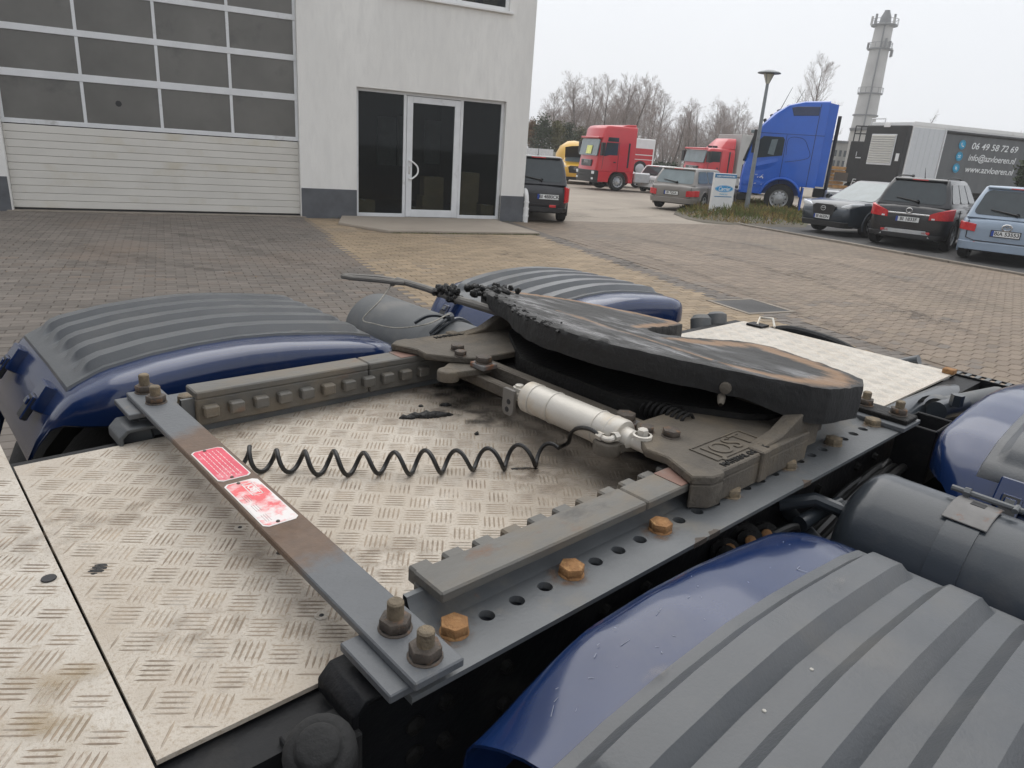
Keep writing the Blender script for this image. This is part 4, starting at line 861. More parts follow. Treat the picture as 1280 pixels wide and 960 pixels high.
def brickmat(name, base, island):   # far paving: the same blocks as colour and joints
    m = mat(name, base[0], .75, **base[1]); nt = m.node_tree; N = nt.nodes; L = nt.links; b = N['Principled BSDF']
    src = b.inputs['Base Color'].links[0].from_socket
    tc = N.new('ShaderNodeTexCoord'); br = N.new('ShaderNodeTexBrick'); br.inputs['Scale'].default_value = 1; br.inputs['Brick Width'].default_value = .2; br.inputs['Row Height'].default_value = .1; br.inputs['Mortar Size'].default_value = .005
    br.inputs['Color1'].default_value = (.82, .82, .82, 1); br.inputs['Color2'].default_value = (1.15, 1.15, 1.15, 1); br.inputs['Mortar'].default_value = (.42, .42, .42, 1)
    L.new(tc.outputs['Object'], br.inputs['Vector']); mu = N.new('ShaderNodeMix'); mu.data_type = 'RGBA'; mu.blend_type = 'MULTIPLY'; mu.inputs[0].default_value = 1
    L.new(src, mu.inputs[6]); L.new(br.outputs['Color'], mu.inputs[7]); L.new(mu.outputs[2], b.inputs['Base Color']); return m
MF_grey = brickmat('far_paving_grey', ((.124, .107, .092), dict(var=.15, scale=.8, layers=[((.165, .128, .10), .5, .52, .75, .8), ((.07, .065, .06), 1.1, .62, .8, .7)])), .2)
MF_tan = brickmat('far_paving_tan', ((.245, .186, .122), dict(var=.15, scale=.9, layers=[((.16, .14, .12), .6, .58, .8, .75)])), .2)
MF_mix = brickmat('far_paving_mixed', ((.18, .139, .102), dict(var=.18, scale=.5, layers=[((.215, .17, .12), .35, .5, .75, .75), ((.10, .092, .085), .6, .6, .8, .6)])), .2)
def sb(t): return 2.78-.082*(t-3.2)
def lim(x):      # skyline of the truck in the survey: paving below it is hidden
    K = [(0, 415), (40, 380), (200, 366), (350, 366), (420, 392), (450, 372), (530, 352), (700, 345), (850, 380), (870, 405), (930, 405), (1000, 425), (1190, 468), (1280, 490)]
    for (a, ya), (b, yb) in zip(K, K[1:]):
        if x <= b: return ya+(yb-ya)*(x-a)/(b-a)
    return 490
def paving(name, poly, mfar, mpav, test, zig=False, w=.2, h=.1, far=13.5):
    base = MB(); base.add([(p[0], -p[1], -.008) for p in poly], [tuple(range(len(poly)))])
    bo = base.build(name, mfar, None, loc=FA, smooth=0, kind='structure'); bo.rotation_euler = (0, 0, FRZ)
    s0 = min(p[0] for p in poly); s1 = max(p[0] for p in poly); t0 = min(p[1] for p in poly); t1 = max(p[1] for p in poly)
    items = []
    for j in range(math.floor(-t1/h)-1, math.ceil(-t0/h)+1):
        for i in range(math.floor(s0/w)-1, math.ceil(s1/w)+1):
            sc = (i+.5)*w+(0 if j % 2 == 0 or zig else w/2); yc_ = (j+.5)*h
            if not test(sc, -yc_): continue
            q = proj(W_(sc, -yc_))
            if q is None or q[2] > far or not (-140 < q[0] < 1420 and 200 < q[1] < 640): continue
            vis = 0 <= q[0] <= 1280 and q[1] < lim(q[0])
            items.append((q[2]+(0 if vis else 1000), sc, yc_))
    items.sort()
    g = .0025; c = .006; z0 = -.055
    if zig:
        def off(x): return .016*(1-abs((x/w*2) % 2-1)*2)
        xs = [-w/2, -w/4, 0, w/4, w/2]
        ol = [(x+(g if x < -w/3 else -g if x > w/3 else 0), -h/2+g+.018*math.sin(2*math.pi*x/w)) for x in xs]+[(x+(g if x < -w/3 else -g if x > w/3 else 0), h/2-g+.018*math.sin(2*math.pi*x/w)) for x in reversed(xs)]
    else: ol = [(-w/2+g, -h/2+g), (w/2-g, -h/2+g), (w/2-g, h/2-g), (-w/2+g, h/2-g)]
    n = len(ol)
    ins = [(x*(1-c*2/w), y-(c if y > 0 else -c)*(.8 if zig else 1)) for x, y in ol]
    V = [(x, y, 0) for x, y in ins]+[(x, y, -.004) for x, y in ol]+[(x, y, z0+.04) for x, y in ol]
    F = [tuple(range(n))]+[(i, n+i, n+(i+1) % n, (i+1) % n) for i in range(n)]+[(n+i, 2*n+i, 2*n+(i+1) % n, n+(i+1) % n) for i in range(n)]
    pm = bpy.data.meshes.new('paver'); pm.from_pydata(V, [], F); pm.materials.append(mpav)
    mb = MB(); k = 0
    for d, sc, yc_ in items:
        zj = R.uniform(-.0018, .0018)
        if k < 300 and d < 1000:
            o = bpy.data.objects.new('paver', pm); link(o, bo, (sc, yc_, zj)); o.rotation_euler = (R.uniform(-.006, .006), R.uniform(-.006, .006), R.uniform(-.008, .008)); k += 1
        else:
            a = R.uniform(-.008, .008); mb.add([(sc+x-y*a, yc_+y+x*a, z+zj) for x, y, z in V], F)
    if mb.v: mb.build('more_pavers', mpav, bo, smooth=0, fix=False, kind='stuff')
    return bo
SL0, SL1, SLT = -.40, 2.95, 2.25
def inslab(s, t): return SL0-.06 < s < SL1+.06 and t < SLT+.04
paving('garage_forecourt', [(-9, .12), (-1.14, .12), (-1.4, 13), (-9, 13)], MF_grey, M_paver_grey, lambda s, t: -9 < s < -1.14-.02*t and .14 < t < 13)
paving('door_forecourt', [(-1.14, .12), (sb(.12), .12), (sb(13), 13), (-1.4, 13)], MF_tan, M_paver_tan, lambda s, t: -1.14-.02*t < s < sb(t) and .14 < t < 13 and not inslab(s, t))
paving('drainage_band', [(sb(-.4), -.4), (sb(-.4)+.34, -.4), (sb(14)+.34, 14), (sb(14), 14)], MF_grey, M_paver_grey, lambda s, t: sb(t)+.03 < s < sb(t)+.31 and t > -.4)
kq = [((p-FA).dot(FD), (p-FA).dot(FN)) for p in (KB(-.6, 0), KB(0, 0), KB(18, 0))]
def skerb(t): return kq[1][0]+(kq[2][0]-kq[1][0])*(t-kq[1][1])/(kq[2][1]-kq[1][1])
paving('driveway', [(sb(-.4)+.34, -.4), (kq[0][0], -.4), (kq[1][0], kq[1][1]), (kq[2][0], kq[2][1]), (sb(18)+.34, 18)], MF_mix, M_paver_mix, lambda s, t: sb(t)+.36 < s < skerb(t) and t > -.38, zig=True, h=.115)
# kerb stones
km = MB().box((.5, .06, -.03), (.99, .12, .13)).mesh('kerb_stone', M_kerb, bevel=.008)
kb = MB(); kb.add([KB(-1.2, .0, -.009), KB(18, .0, -.009), KB(18, .13, -.009), KB(-1.2, .13, -.009)], [(0, 1, 2, 3)]); ko = struct(kb, 'kerb', M_joint, smooth=0)
kang = math.atan2(kd.y, kd.x)
for i in range(-1, 16):
    o = bpy.data.objects.new('kerb_stone', km); p = KB(i*1.0, 0 if (kn-Vector((-math.sin(kang), math.cos(kang), 0))).length < .1 else .12); link(o, ko, (p.x, p.y, .0+R.uniform(-.006, .006))); o.rotation_euler = (0, 0, kang+R.uniform(-.006, .006))
# manhole patch
q = px((938, 383), 0); mb = MB(); mb.box((0, 0, .002), (.62, .62, .008)); mh = mb.build('manhole_cover', M_asphalt, None, loc=q); mh.rotation_euler = (0, 0, FRZ); tag(mh, 'square dark manhole cover set into the paving of the driveway', 'manhole cover')
mb = MB()
for a, b in (((-.36, -.36), (.36, -.31)), ((-.36, .31), (.36, .36)), ((-.36, -.31), (-.31, .31)), ((.31, -.31), (.36, .31))): mb.b2((*a, -.02), (*b, .009))
mb.build('rim', M_kerb, mh, loc=(0, 0, 0))
# ================================================================== OFFICE BUILDING
B = thing('office_building', 'pale rendered building with a large garage door and glazed entrance door', 'building', FA, FRZ)
def wallgrid(x0, x1, z0, z1, holes, th):
    xs = sorted({x0, x1, *[h[0] for h in holes], *[h[1] for h in holes]}); zs = sorted({z0, z1, *[h[2] for h in holes], *[h[3] for h in holes]})
    mb = MB(); vi = {}
    def v(i, k, b):
        if (i, k, b) not in vi: vi[(i, k, b)] = len(mb.v); mb.v.append((xs[i], th*b, zs[k]))
        return vi[(i, k, b)]
    solid = lambda i, k: 0 <= i < len(xs)-1 and 0 <= k < len(zs)-1 and not any(h[0] <= (xs[i]+xs[i+1])/2 <= h[1] and h[2] <= (zs[k]+zs[k+1])/2 <= h[3] for h in holes)
    for i in range(len(xs)-1):
        for k in range(len(zs)-1):
            if not solid(i, k): continue
            mb.f += [(v(i, k, 0), v(i+1, k, 0), v(i+1, k+1, 0), v(i, k+1, 0)), (v(i, k, 1), v(i, k+1, 1), v(i+1, k+1, 1), v(i+1, k, 1))]; mb.m += [0, 0]
            for (di, dk, a, b) in ((-1, 0, (i, k), (i, k+1)), (1, 0, (i+1, k), (i+1, k+1)), (0, -1, (i, k), (i+1, k)), (0, 1, (i, k+1), (i+1, k+1))):
                if not solid(i+di, k+dk): mb.f.append((v(*a, 0), v(*b, 0), v(*b, 1), v(*a, 1))); mb.m.append(0)
    return mb
GX0, GX1, GZ = -5.86, -1.16, 4.42
DX0, DX1, DZ = -.07, 3.11, 2.47
WX0, WX1, WZ0, WZ1 = .45, 3.06, 4.16, 5.5
wm = wallgrid(-14, 3.66, -.05, 7.6, [(GX0, GX1, -.05, GZ), (DX0, DX1, -.05, DZ), (WX0, WX1, WZ0, WZ1)], .28)
wl_ = wm.build('front_wall', M_render, B, smooth=0)
mb = MB(); mb.b2((3.38, .2805, -.05), (3.66, 11, 7.6)); mb.build('side_wall', M_render, B, smooth=0)
mb = MB(); mb.b2((-14, .2805, 7.3), (3.3795, 11, 7.5)); mb.b2((-14, 10.7, 0), (3.3795, 11, 7.299)); mb.b2((-14, .281, 0), (-13.7, 10.69, 7.29)); mb.build('roof_and_rear_wall', M_render, B, smooth=0)
for (a, b) in ((-14.01, GX0-.02), (GX1+.012, DX0-.0), (DX1, 3.674)):
    mb = MB(); mb.b2((a, -.014, -.03), (b, .05 if b < 3.6 else .10, .55)); mb.build('plinth', M_plinth, B, bevel=.004)
# garage door
G_ = MB(); y = .11
fr = MB()
for z0_, z1_ in ((1.40, 1.475), (2.12, 2.235), (2.805, 2.905), (3.48, 3.575), (4.16, 4.26)): fr.b2((GX0+.0, y, z0_), (GX1, y+.05, z1_))
zr = [1.4755, 2.2355, 2.9055, 3.5755, 4.2605]; zt = [2.1195, 2.8045, 3.4795, 4.1595, 4.40]
cx = [GX0+.0, GX0+.05, GX0+1.175, GX0+1.225, GX0+2.345, GX0+2.395, GX0+3.51, GX0+3.56, GX1-.05, GX1]
for a, b in zip(zr, zt):
    for k in range(0, 10, 2): fr.b2((cx[k], y+.004, a), (cx[k+1], y+.046, b))
gd = fr.build('garage_door', M_alu, B, bevel=.004)
pm = None
for r_, (a, b) in enumerate(zip(zr, zt)):
    for k in range(1, 8, 2):
        mb = MB(); mb.b2((cx[k], y+.018, a), (cx[k+1], y+.034, b)); mb.build('pane', M_pane, gd, smooth=0)
sm_ = MB().box((0, 0, 0), (GX1-GX0-.004, .04, .118)).mesh('slat', M_doorslat, bevel=.006)
for k in range(11):
    o = bpy.data.objects.new('slat', sm_); link(o, gd, ((GX0+GX1)/2, y+.022+(.004 if k in (5,) else 0), .105+.1222*k)); 
mb = MB(); mb.b2((GX0+.01, y+.012, .018), (GX1-.01, y+.045, .043)); mb.build('bottom_seal', M_blackpl, gd, smooth=0)
mb = MB(); mb.b2((GX0-.08, -.10, -.03), (GX1+.08, .3, .012)); mb.build('door_sill', M_kerb, B, bevel=.004)
mb = MB(); mb.b2((GX0, y+.2, 0), (GX1, y+.21, GZ)); mb.build('inner_screen', M_dark, B, smooth=0)
MB().lathe([(0, .05), (.0008, .04), (.0008, 0)], (GX0+1.72, y+.0176, 1.82), (0, -1, 0), 9).build('stain', M_ink, gd)
# glazed entrance
y = .10
fr = MB()
for a, b in ((DX0, DX0+.06), (.905, .965), (2.125, 2.185), (DX1-.065, DX1)): fr.b2((a, y, .03), (b, y+.06, DZ))
for a, b in ((DX0+.0605, .9045), (.9655, 2.1245), (2.1855, DX1-.0655)):
    fr.b2((a, y+.001, DZ-.06), (b, y+.059, DZ)); 
    if a < .9 or a > 2: fr.b2((a, y+.001, .03), (b, y+.059, .10))
en = fr.build('entrance', M_alu, B, bevel=.003)
for a, b in ((DX0+.0605, .9045), (2.1855, DX1-.0655)): MB().b2((a, y+.02, .1005), (b, y+.032, DZ-.0605)).build('pane', M_glass, en, smooth=0)
lf = MB(); a, b = .972, 2.118
for q0, q1, z0_, z1_ in ((a, a+.125, .04, 2.40), (b-.125, b, .04, 2.40), (a+.1255, b-.1255, .04, .19), (a+.1255, b-.1255, 2.28, 2.40)): lf.b2((q0, y-.012, z0_), (q1, y+.045, z1_))
dl_ = lf.build('glass_door', M_alu, B, bevel=.004)
MB().b2((a+.1255, y+.012, .1905), (b-.1255, y+.022, 2.2795)).build('pane', M_glass, dl_, smooth=0)
mb = MB(); mb.tube(spline([(a+.065, y-.012, .80), (a+.065, y-.07, .81), (a+.11, y-.075, .82), (a+.21, y-.075, .90), (a+.235, y-.075, .985), (a+.21, y-.075, 1.07), (a+.11, y-.075, 1.15), (a+.065, y-.07, 1.16), (a+.065, y-.012, 1.17)], 5), .017, 10); mb.build('handle', M_white, dl_)
mb = MB(); mb.b2((a+.045, y-.018, .90), (a+.085, y-.0122, 1.06)); mb.build('lock_plate', M_chrome, dl_)
for z_ in (.25, 1.55, 2.12): MB().cyl((b+.004, y-.022, z_), (b+.004, y-.022, z_+.11), .014, .014, 10).build('hinge', M_alu, dl_)
mb = MB(); mb.b2((DX0, .02, -.03), (DX1, .28, .0295)); mb.build('threshold', M_kerb, B, bevel=.003)
# room behind the glass
mb = MB(); mb.b2((-1.0, 4.6, 0), (3.37, 4.75, 2.9)); mb.b2((-1.1, .3, 2.7), (3.37, 4.75, 2.85)); mb.b2((-1.12, .29, 0), (-1.0, 4.59, 2.69)); mb.b2((3.30, .29, 0), (3.37, 4.59, 2.69)); mb.b2((-1, .29, -.03), (3.29, 4.59, .02)); mb.build('room_lining', mat('room_wall', (.10, .10, .10), .9), B, smooth=0)
for (s_, w_, z0_, z1_) in ((1.55, .5, .9, 2.1), (2.1, .32, .9, 2.15), (2.85, .42, 1.0, 2.1)):  # pale panels added to stand in for reflections in the entrance glass
    MB().b2((s_, 4.5, z0_), (s_+w_, 4.59, z1_)).build('reflection_panel', mat('reflection_panel', (.62, .64, .62), .9) if 'reflection_panel' not in MATS else MATS['reflection_panel'], B, smooth=0)
cb_i = 0
for (s_, d_, z_, w_, h_) in ((2.45, .55, .02, .5, .34), (2.5, .55, .36, .46, .30), (2.52, .55, .66, .42, .32), (1.75, .8, .02, .5, .42), (1.78, .8, .44, .44, .40), (1.3, .6, .02, .4, .18), (.2, .6, .02, .42, .3), (2.95, .5, .02, .3, .28)):
    mb = MB(); mb.box((0, 0, h_/2), (w_, .36, h_)); o = mb.build('cardboard_box', M_card, None, loc=W_(s_, -d_, z_), bevel=.004); o.rotation_euler = (0, 0, FRZ+R.uniform(-.1, .1))
    MB().box((0, 0, h_+.001), (.06, .36, .002)).build('tape', M_lblwhite, o, loc=(0, 0, 0), smooth=0)
    tag(o, ('cardboard box at the bottom of the stack behind the right entrance pane', 'cardboard box in the middle of the stack behind the right entrance pane', 'topmost cardboard box of the stack behind the right entrance pane', 'lower of two cardboard boxes behind the glass door', 'upper of two cardboard boxes behind the glass door', 'flat cardboard box low behind the glass door, left of two stacked', 'single cardboard box on the floor behind the left entrance pane', 'small cardboard box at the far right behind the right entrance pane')[cb_i], 'box', 'boxes stored behind the entrance glass'); cb_i += 1
# upper window
fr = MB(); y = .06
for a, b in ((WX0, WX0+.07), (1.93, 2.03), (WX1-.07, WX1)): fr.b2((a, y, WZ0), (b, y+.07, WZ1))
for a, b in ((WX0+.0705, 1.9295), (2.0305, WX1-.0705)): fr.b2((a, y+.001, WZ0), (b, y+.069, WZ0+.08)); fr.b2((a, y+.001, WZ1-.07), (b, y+.069, WZ1))
wf = fr.build('window', M_white, B, bevel=.004)
for a, b in ((WX0+.0705, 1.9295), (2.0305, WX1-.0705)): MB().b2((a, y+.03, WZ0+.0805), (b, y+.045, WZ1-.0705)).build('pane', M_glass, wf, smooth=0)
for k in range(5): MB().b2((WX0+.1+.5*k, y+.16, WZ0+.02), (WX0+.42+.5*k, y+.19, WZ1)).build('blind', M_card if k % 2 else M_paver_tan, wf, smooth=0)
MB().b2((WX0-.06, -.07, WZ0-.045), (WX1+.06, .06, WZ0-.002)).build('sill', M_white, B, bevel=.004)
# downpipe foot
mb = MB(); mb.lathe([(0, .058), (.12, .058), (.122, .070), (.16, .070), (.162, .058), (.28, .058), (.282, .066), (.32, .066), (.322, .052), (.42, .052), (.425, .062), (.46, .062), (.465, .05)], (3.735, -.02, -.01), (0, 0, 1), 18)
mb.tube(spline([(3.735, -.02, .455), (3.735, .0, .56), (3.735, .06, .66), (3.735, .16, .72), (3.735, .25, .80), (3.735, .26, .95), (3.735, .26, 7.2)], 4), .05, 14); mb.build('downpipe', M_white, B)
# step slab in front of the door
mb = MB(); mb.prism([(SL0+.02, -.015), (SL1, -.015), (SL1, -SLT), (SL0+.35, -SLT), (SL0-.3, -1.2)], -.02, .045); slb = mb.build('door_step', M_concrete, None, loc=FA, bevel=.01, kind='structure'); slb.rotation_euler = (0, 0, FRZ)
mb = MB()
for k in range(900):
    s_ = R.uniform(SL0+.4, SL1) if k > 200 else R.uniform(SL0-.2, SL1+.8); t_ = SLT+abs(R.gauss(0, .03)) if k > 200 else R.uniform(.02, .1)
    h_ = R.uniform(.006, .028); a = R.uniform(0, 6.3); p = W_(s_, t_, .0); w_ = .008
    mb.add([(p.x-w_*math.cos(a), p.y-w_*math.sin(a), .0), (p.x+w_*math.cos(a), p.y+w_*math.sin(a), .0), (p.x+R.uniform(-.02, .02), p.y+R.uniform(-.02, .02), h_)], [(0, 1, 2)])
M_moss = mat('moss', (.10, .11, .035), .95, var=.4, scale=9)
o = mb.build('moss', M_moss, None, smooth=0, fix=False, kind='stuff'); o['label'] = 'green moss and grit along the edge of the door step'; o['category'] = 'moss'
# fallen leaves and litter specks on the paving
mb = MB()
for k in range(140):
    q = px((R.uniform(0, 900), R.uniform(272, 350)), .003); a = R.uniform(0, 6.3); r_ = R.uniform(.008, .022); mb.add([(q.x+r_*math.cos(a+b)*(1 if i % 2 else .5), q.y+r_*math.sin(a+b)*(1 if i % 2 else .5), .004+.006*(i % 2)) for i, b in enumerate((0, 1.57, 3.14, 4.71))], [(0, 1, 2, 3)])
o = mb.build('leaf_litter', mat('dry_leaf', (.20, .13, .06), .9, var=.5, scale=3), None, smooth=0, fix=False, kind='stuff'); o['label'] = 'scattered dry leaves and grit on the paving'; o['category'] = 'leaves'
# ================================================================== VEHICLES
def lerp(a, b, t): return a+(b-a)*t
def patch(mb, q, u0, u1, v0, v1, off=.006, th=.012, rc=.12, n=3):
    """rounded panel on the bilinear quad q = (p00,p10,p11,p01), standing off a little"""
    q = [Vector(p) for p in q]
    def P(u, v): return (q[0]*(1-u)+q[1]*u)*(1-v)+(q[3]*(1-u)+q[2]*u)*v
    nrm = ((q[1]-q[0]).cross(q[3]-q[0])).normalized()
    W = (P(u1, .5)-P(u0, .5)).length; H = (P(.5, v1)-P(.5, v0)).length; r = rc*min(W, H); ru, rv = r/W*(u1-u0), r/H*(v1-v0)
    pts = []
    for (cu, cv, a0) in ((u1-ru, v1-rv, 0), (u0+ru, v1-rv, 90), (u0+ru, v0+rv, 180), (u1-ru, v0+rv, 270)):
        for k in range(n+1):
            a = rad(a0+90*k/n); pts.append((cu+ru*math.cos(a), cv+rv*math.sin(a)))
    f = [P(u, v)+nrm*off for u, v in pts]; b = [P(u, v)+nrm*(off-th) for u, v in pts]; m = len(f)
    mb.add(f+b, [tuple(range(m)), tuple(range(2*m-1, m-1, -1))]+[(i, m+i, m+(i+1) % m, (i+1) % m) for i in range(m)])
def boolean(o, cutters):
    for c in cutters:
        md = o.modifiers.new('cut', 'BOOLEAN'); md.operation = 'DIFFERENCE'; md.object = c; md.solver = 'EXACT'
    dg = bpy.context.evaluated_depsgraph_get(); me = bpy.data.meshes.new_from_object(o.evaluated_get(dg)); o.modifiers.clear(); old = o.data; o.data = me; me.name = old.name
    for c in cutters: bpy.data.objects.remove(c)
    me.polygons.foreach_set('use_smooth', [True]*len(me.polygons)); me.set_sharp_from_angle(angle=rad(32))
def road_wheel(parent, x, y, r, w, spokes=5, dark=False, side=1):
    t = MB(); t.lathe([(-w/2, r*.62), (-w/2, r*.9), (-w*.4, r*.98), (-w*.2, r), (w*.2, r), (w*.4, r*.98), (w/2, r*.9), (w/2, r*.64)], (x, y, r), (0, 1, 0), 28); wh = t.build('wheel', M_rubber, parent)
    s_ = side; t = MB(); t.lathe([(w*.5, r*.64), (w*.47, r*.62), (w*.30, r*.58), (w*.22, r*.2), (w*.22, 0)], (x, y, r), (0, s_, 0), 24)
    MBd = t.build('rim_well', M_blackpl, wh)
    t = MB()
    for k in range(spokes):
        a = 2*math.pi*k/spokes+.3; d = Vector((math.cos(a), 0, math.sin(a))); p = Vector((x, y+s_*w*.40, r)); e = Vector((-d.z, 0, d.x))
        t.loft([[p+d*r*q+e*h*r+Vector((0, s_*o, 0)) for h, o in ((-hw, -.02), (-hw, .0), (hw, .0), (hw, -.02))] for q, hw in ((.12, .11), (.4, .085), (.62, .12))])
    t.lathe([(w*.36, r*.64), (w*.44, r*.66), (w*.50, r*.66), (w*.48, r*.59), (w*.36, r*.585)], (x, y, r), (0, s_, 0), 24)
    t.lathe([(w*.30, r*.16), (w*.46, r*.15), (w*.48, r*.08), (w*.48, 0)], (x, y, r), (0, s_, 0), 14); t.build('rim', M_rim, wh); return wh
def numplate(parent, x, y, z, body, ang, w=.48, h=.105, tilt=0.):
    Mx = Matrix.Translation((x, y, z)) @ Matrix.Rotation(ang, 4, 'Z') @ Matrix.Rotation(rad(90)+tilt, 4, 'X')
    def tb(m, *bs):
        mb = MB()
        for b in bs: mb.b2(*b)
        mb.v = [tuple(Mx @ Vector(v)) for v in mb.v]; return mb
    fr = tb(0, ((-w/2-.015, -h/2-.015, -.01), (w/2+.015, h/2+.015, .004))).build('plate_frame', M_blackpl, parent, smooth=0)
    tb(0, ((-w/2, -h/2, .0045), (w/2, h/2, .008))).build('number_plate', M_plate, fr, smooth=0)
    tb(0, ((-w/2, -h/2, .0085), (-w/2+.045, h/2, .009))).build('blue_strip', M_eublue, fr, smooth=0)
    text(body, h*.95, M_ink, 'lettering', fr, Mx @ Matrix.Translation((.022, 0, .009)), .0006, bold=.002)
def car(name, label, loc, heading, L_, Wd, H, wb, col, plate=None, rear=True, belt=.60, hood=.58, cb=(-.46, .24), ct=(-.36, .06), wr=.30, glass=None, bumper=None, kind='hatch', fov=.22, tailz=(.55, .8), scale_tumble=.80, panes=((.05, .34), (.37, .66), (.69, .95)), group=None, spokes=5, roofrails=False, poff=0):
    rz = math.atan2(heading[1], heading[0]); t = thing(name, label, 'car', (loc[0], loc[1], 0), rz, group)
    glass = glass or M_carglass; hw = Wd/2; bz = H*belt; hz = H*hood; lo = .19; rb = bz*.97
    xr = -L_/2
    PLN = [(-.5, .62), (-.498, .74), (-.493, .83), (-.482, .90), (-.462, .95), (-.43, .985), (-.38, 1)]
    def plan(f):
        for (xa_, fa), (xb_, fb) in zip(PLN, PLN[1:]):
            if f <= fb: return xa_+(xb_-xa_)*max(0, (f-fa)/(fb-fa))
        return -.38
    st = [(-.5, .42, rb*.78, .62), (-.498, .36, rb*.87, .74), (-.493, .31, rb*.93, .83), (-.482, .26, rb*.97, .90), (-.462, .23, bz*.985, .95), (-.43, .21, bz*.995, .985), (-.38, lo, bz, 1), (-.25, lo, bz, 1), (0, lo, bz, 1), (.15, lo, bz*.995, 1), (.24, lo, bz*.975, .995), (.33, lo, lerp(bz, hz, .6), .985), (.41, .21, hz*.95, .955), (.46, .24, hz*.87, .90), (.485, .28, hz*.78, .83), (.5, .36, hz*.64, .72)]
    rings = []
    for fx, zl, zt, f in st:
        w = hw*f; x = fx*L_; zm = lerp(zl, zt, .55)
        half_ = [(0, zl), (w*.80, zl), (w*.94, zl+.03), (w*.985, zl+.14), (w*1.0, zm), (w*.985, zt-.12*(zt-zl)), (w*.94, zt-.045*(zt-zl)), (w*.86, zt-.008), (w*.45, zt+.012), (0, zt+.018)]
        rings.append([(x, y, z) for y, z in half_]+[(x, -y, z) for y, z in reversed(half_[1:-1])])
    mb = MB(); mb.loft(rings); bo = mb.build('body', col, t, smooth=35)
    xa = (fov-.5)*-1*L_; xfa = L_*(.5-fov); xra = xfa-wb
    cut = []
    for x in (xfa, xra):
        for s_ in (-1, 1):
            c = MB(); c.cyl((x, s_*(hw-.26), wr*1.0), (x, s_*(hw+.2), wr*1.0), wr*1.13, n=28); cut.append(c.build('wheel_cutter', col, t))
    bpy.context.view_layer.update(); boolean(bo, cut)
    mb = MB(); mb.b2((xr*.95, -hw*.7, lo+.02), (-xr*.9, hw*.7, lo+.25)); mb.build('underbody', M_blackpl, t)
    for x in (xfa, xra):
        for s_ in (-1, 1):
            m2 = MB(); r_ = wr*1.14
            pts = [(x+r_*math.cos(a), s_*(hw*(.985 if abs(x) < L_*.36 else .965)), wr+r_*math.sin(a)) for a in [rad(-25+230*k/18) for k in range(19)]]
            m2.tube(pts, .022, 6); m2.build('arch_lip', M_blackpl if kind in ('suv', 'mpvdark') else col, t)
            road_wheel(t, x, s_*(hw-.10), wr, .20, spokes, side=s_)
    # cabin
    b0, b1 = cb[0]*L_, cb[1]*L_; t0, t1 = ct[0]*L_, ct[1]*L_; wB = hw*.90; wT = hw*scale_tumble*.9; zB = bz-.03; zT = H-.035
    def loopr(x0, x1, w, z, bow):
        o = []; r = .10*w
        for (cx_, cy_, a0) in ((x1, w, 0), (x0, w, 90), (x0, -w, 180), (x1, -w, 270)):
            for k in range(4):
                a = rad(a0+30*k); sx = 1 if a0 in (0, 270) else -1; sy = 1 if cy_ > 0 else -1
                o.append((cx_-sx*r+r*math.cos(a), cy_-sy*r+r*math.sin(a), z))
        return o
    lo1 = loopr(b0, b1, wB, zB, 0); lo2 = loopr(t0, t1, wT, zT, 0); lo3 = loopr(t0+.05, t1-.10, wT*.93, H-.008, 0); lo4 = loopr(t0+.25, t1-.4, wT*.6, H, 0)
    mb = MB(); mb.loft([lo1, [tuple(Vector(a)*(.5)+Vector(b)*.5+Vector((0, .018*(1 if a[1] > 0 else -1), 0))) for a, b in zip(lo1, lo2)], lo2, lo3, lo4]); mb.build('cabin', col, t, smooth=40)
    bk = ((b0, wB, zB), (b0, -wB, zB), (t0, -wT, zT), (t0, wT, zT)); frq = ((b1, -wB, zB), (b1, wB, zB), (t1, wT, zT), (t1, -wT, zT))
    mb = MB(); patch(mb, bk, .06, .94, .10, .90, .008, rc=.18); rw = mb.build('rear_window', glass, t, smooth=25)
    mb = MB(); patch(mb, frq, .055, .945, .06, .95, .008, rc=.12); mb.build('windscreen', M_carglass2 if not rear else glass, t, smooth=25)
    for s_ in (1, -1):
        q = ((b0, s_*wB, zB), (b1, s_*wB, zB), (t1, s_*wT, zT), (t0, s_*wT, zT))
        if s_ > 0: q = (q[1], q[0], q[3], q[2])
        for (u0, u1) in panes:
            uu = (u0, u1) if s_ < 0 else (1-u1, 1-u0)
            mb = MB(); patch(mb, q, uu[0], uu[1], .16, .88, .024, rc=.16); mb.build('side_window', glass, t, smooth=25)
        mb = MB(); mb.lathe([(-.06, .03), (-.03, .075), (.05, .08), (.07, .05)], (b1-.30, s_*(hw+.07), bz+.05), (1, 0, 0), 12); mb.tube([(b1-.28, s_*(hw-.04), bz-.02), (b1-.28, s_*(hw+.05), bz+.04)], .02, 6); mb.build('door_mirror', col, t)
        for xx in (b1-.25-.95, b1-.25-1.85):
            mb = MB(); mb.b2((xx-.09, s_*(hw*.985-.0), bz*.86), (xx+.09, s_*(hw+.022), bz*.86+.025)); mb.build('door_handle', col, t, bevel=.005)
    # bumpers, lamps, plate
    mb = MB(); mb.loft([[(xr*1.006+dx, y*f, z) for y, z in ((-hw*.86, .24), (hw*.86, .24), (hw*.90, .40 if bumper else .34), (-hw*.90, .40 if bumper else .34))] for dx, f in ((.40, 1.09), (.20, 1.075), (.08, 1.02), (.02, .93), (-.004, .80), (-.012, .60))]); mb.build('rear_bumper', bumper or M_blackpl, t, bevel=.01)
    mb = MB(); mb.loft([[(-xr*1.006+dx, y*f, z) for y, z in ((-hw*.76, .20), (hw*.76, .20), (hw*.80, .34), (-hw*.80, .34))] for dx, f in ((-.36, 1.12), (-.12, 1.06), (-.03, .95), (.0, .85))]); mb.build('front_bumper', M_blackpl, t, bevel=.01)
    z0_, z1_ = tailz
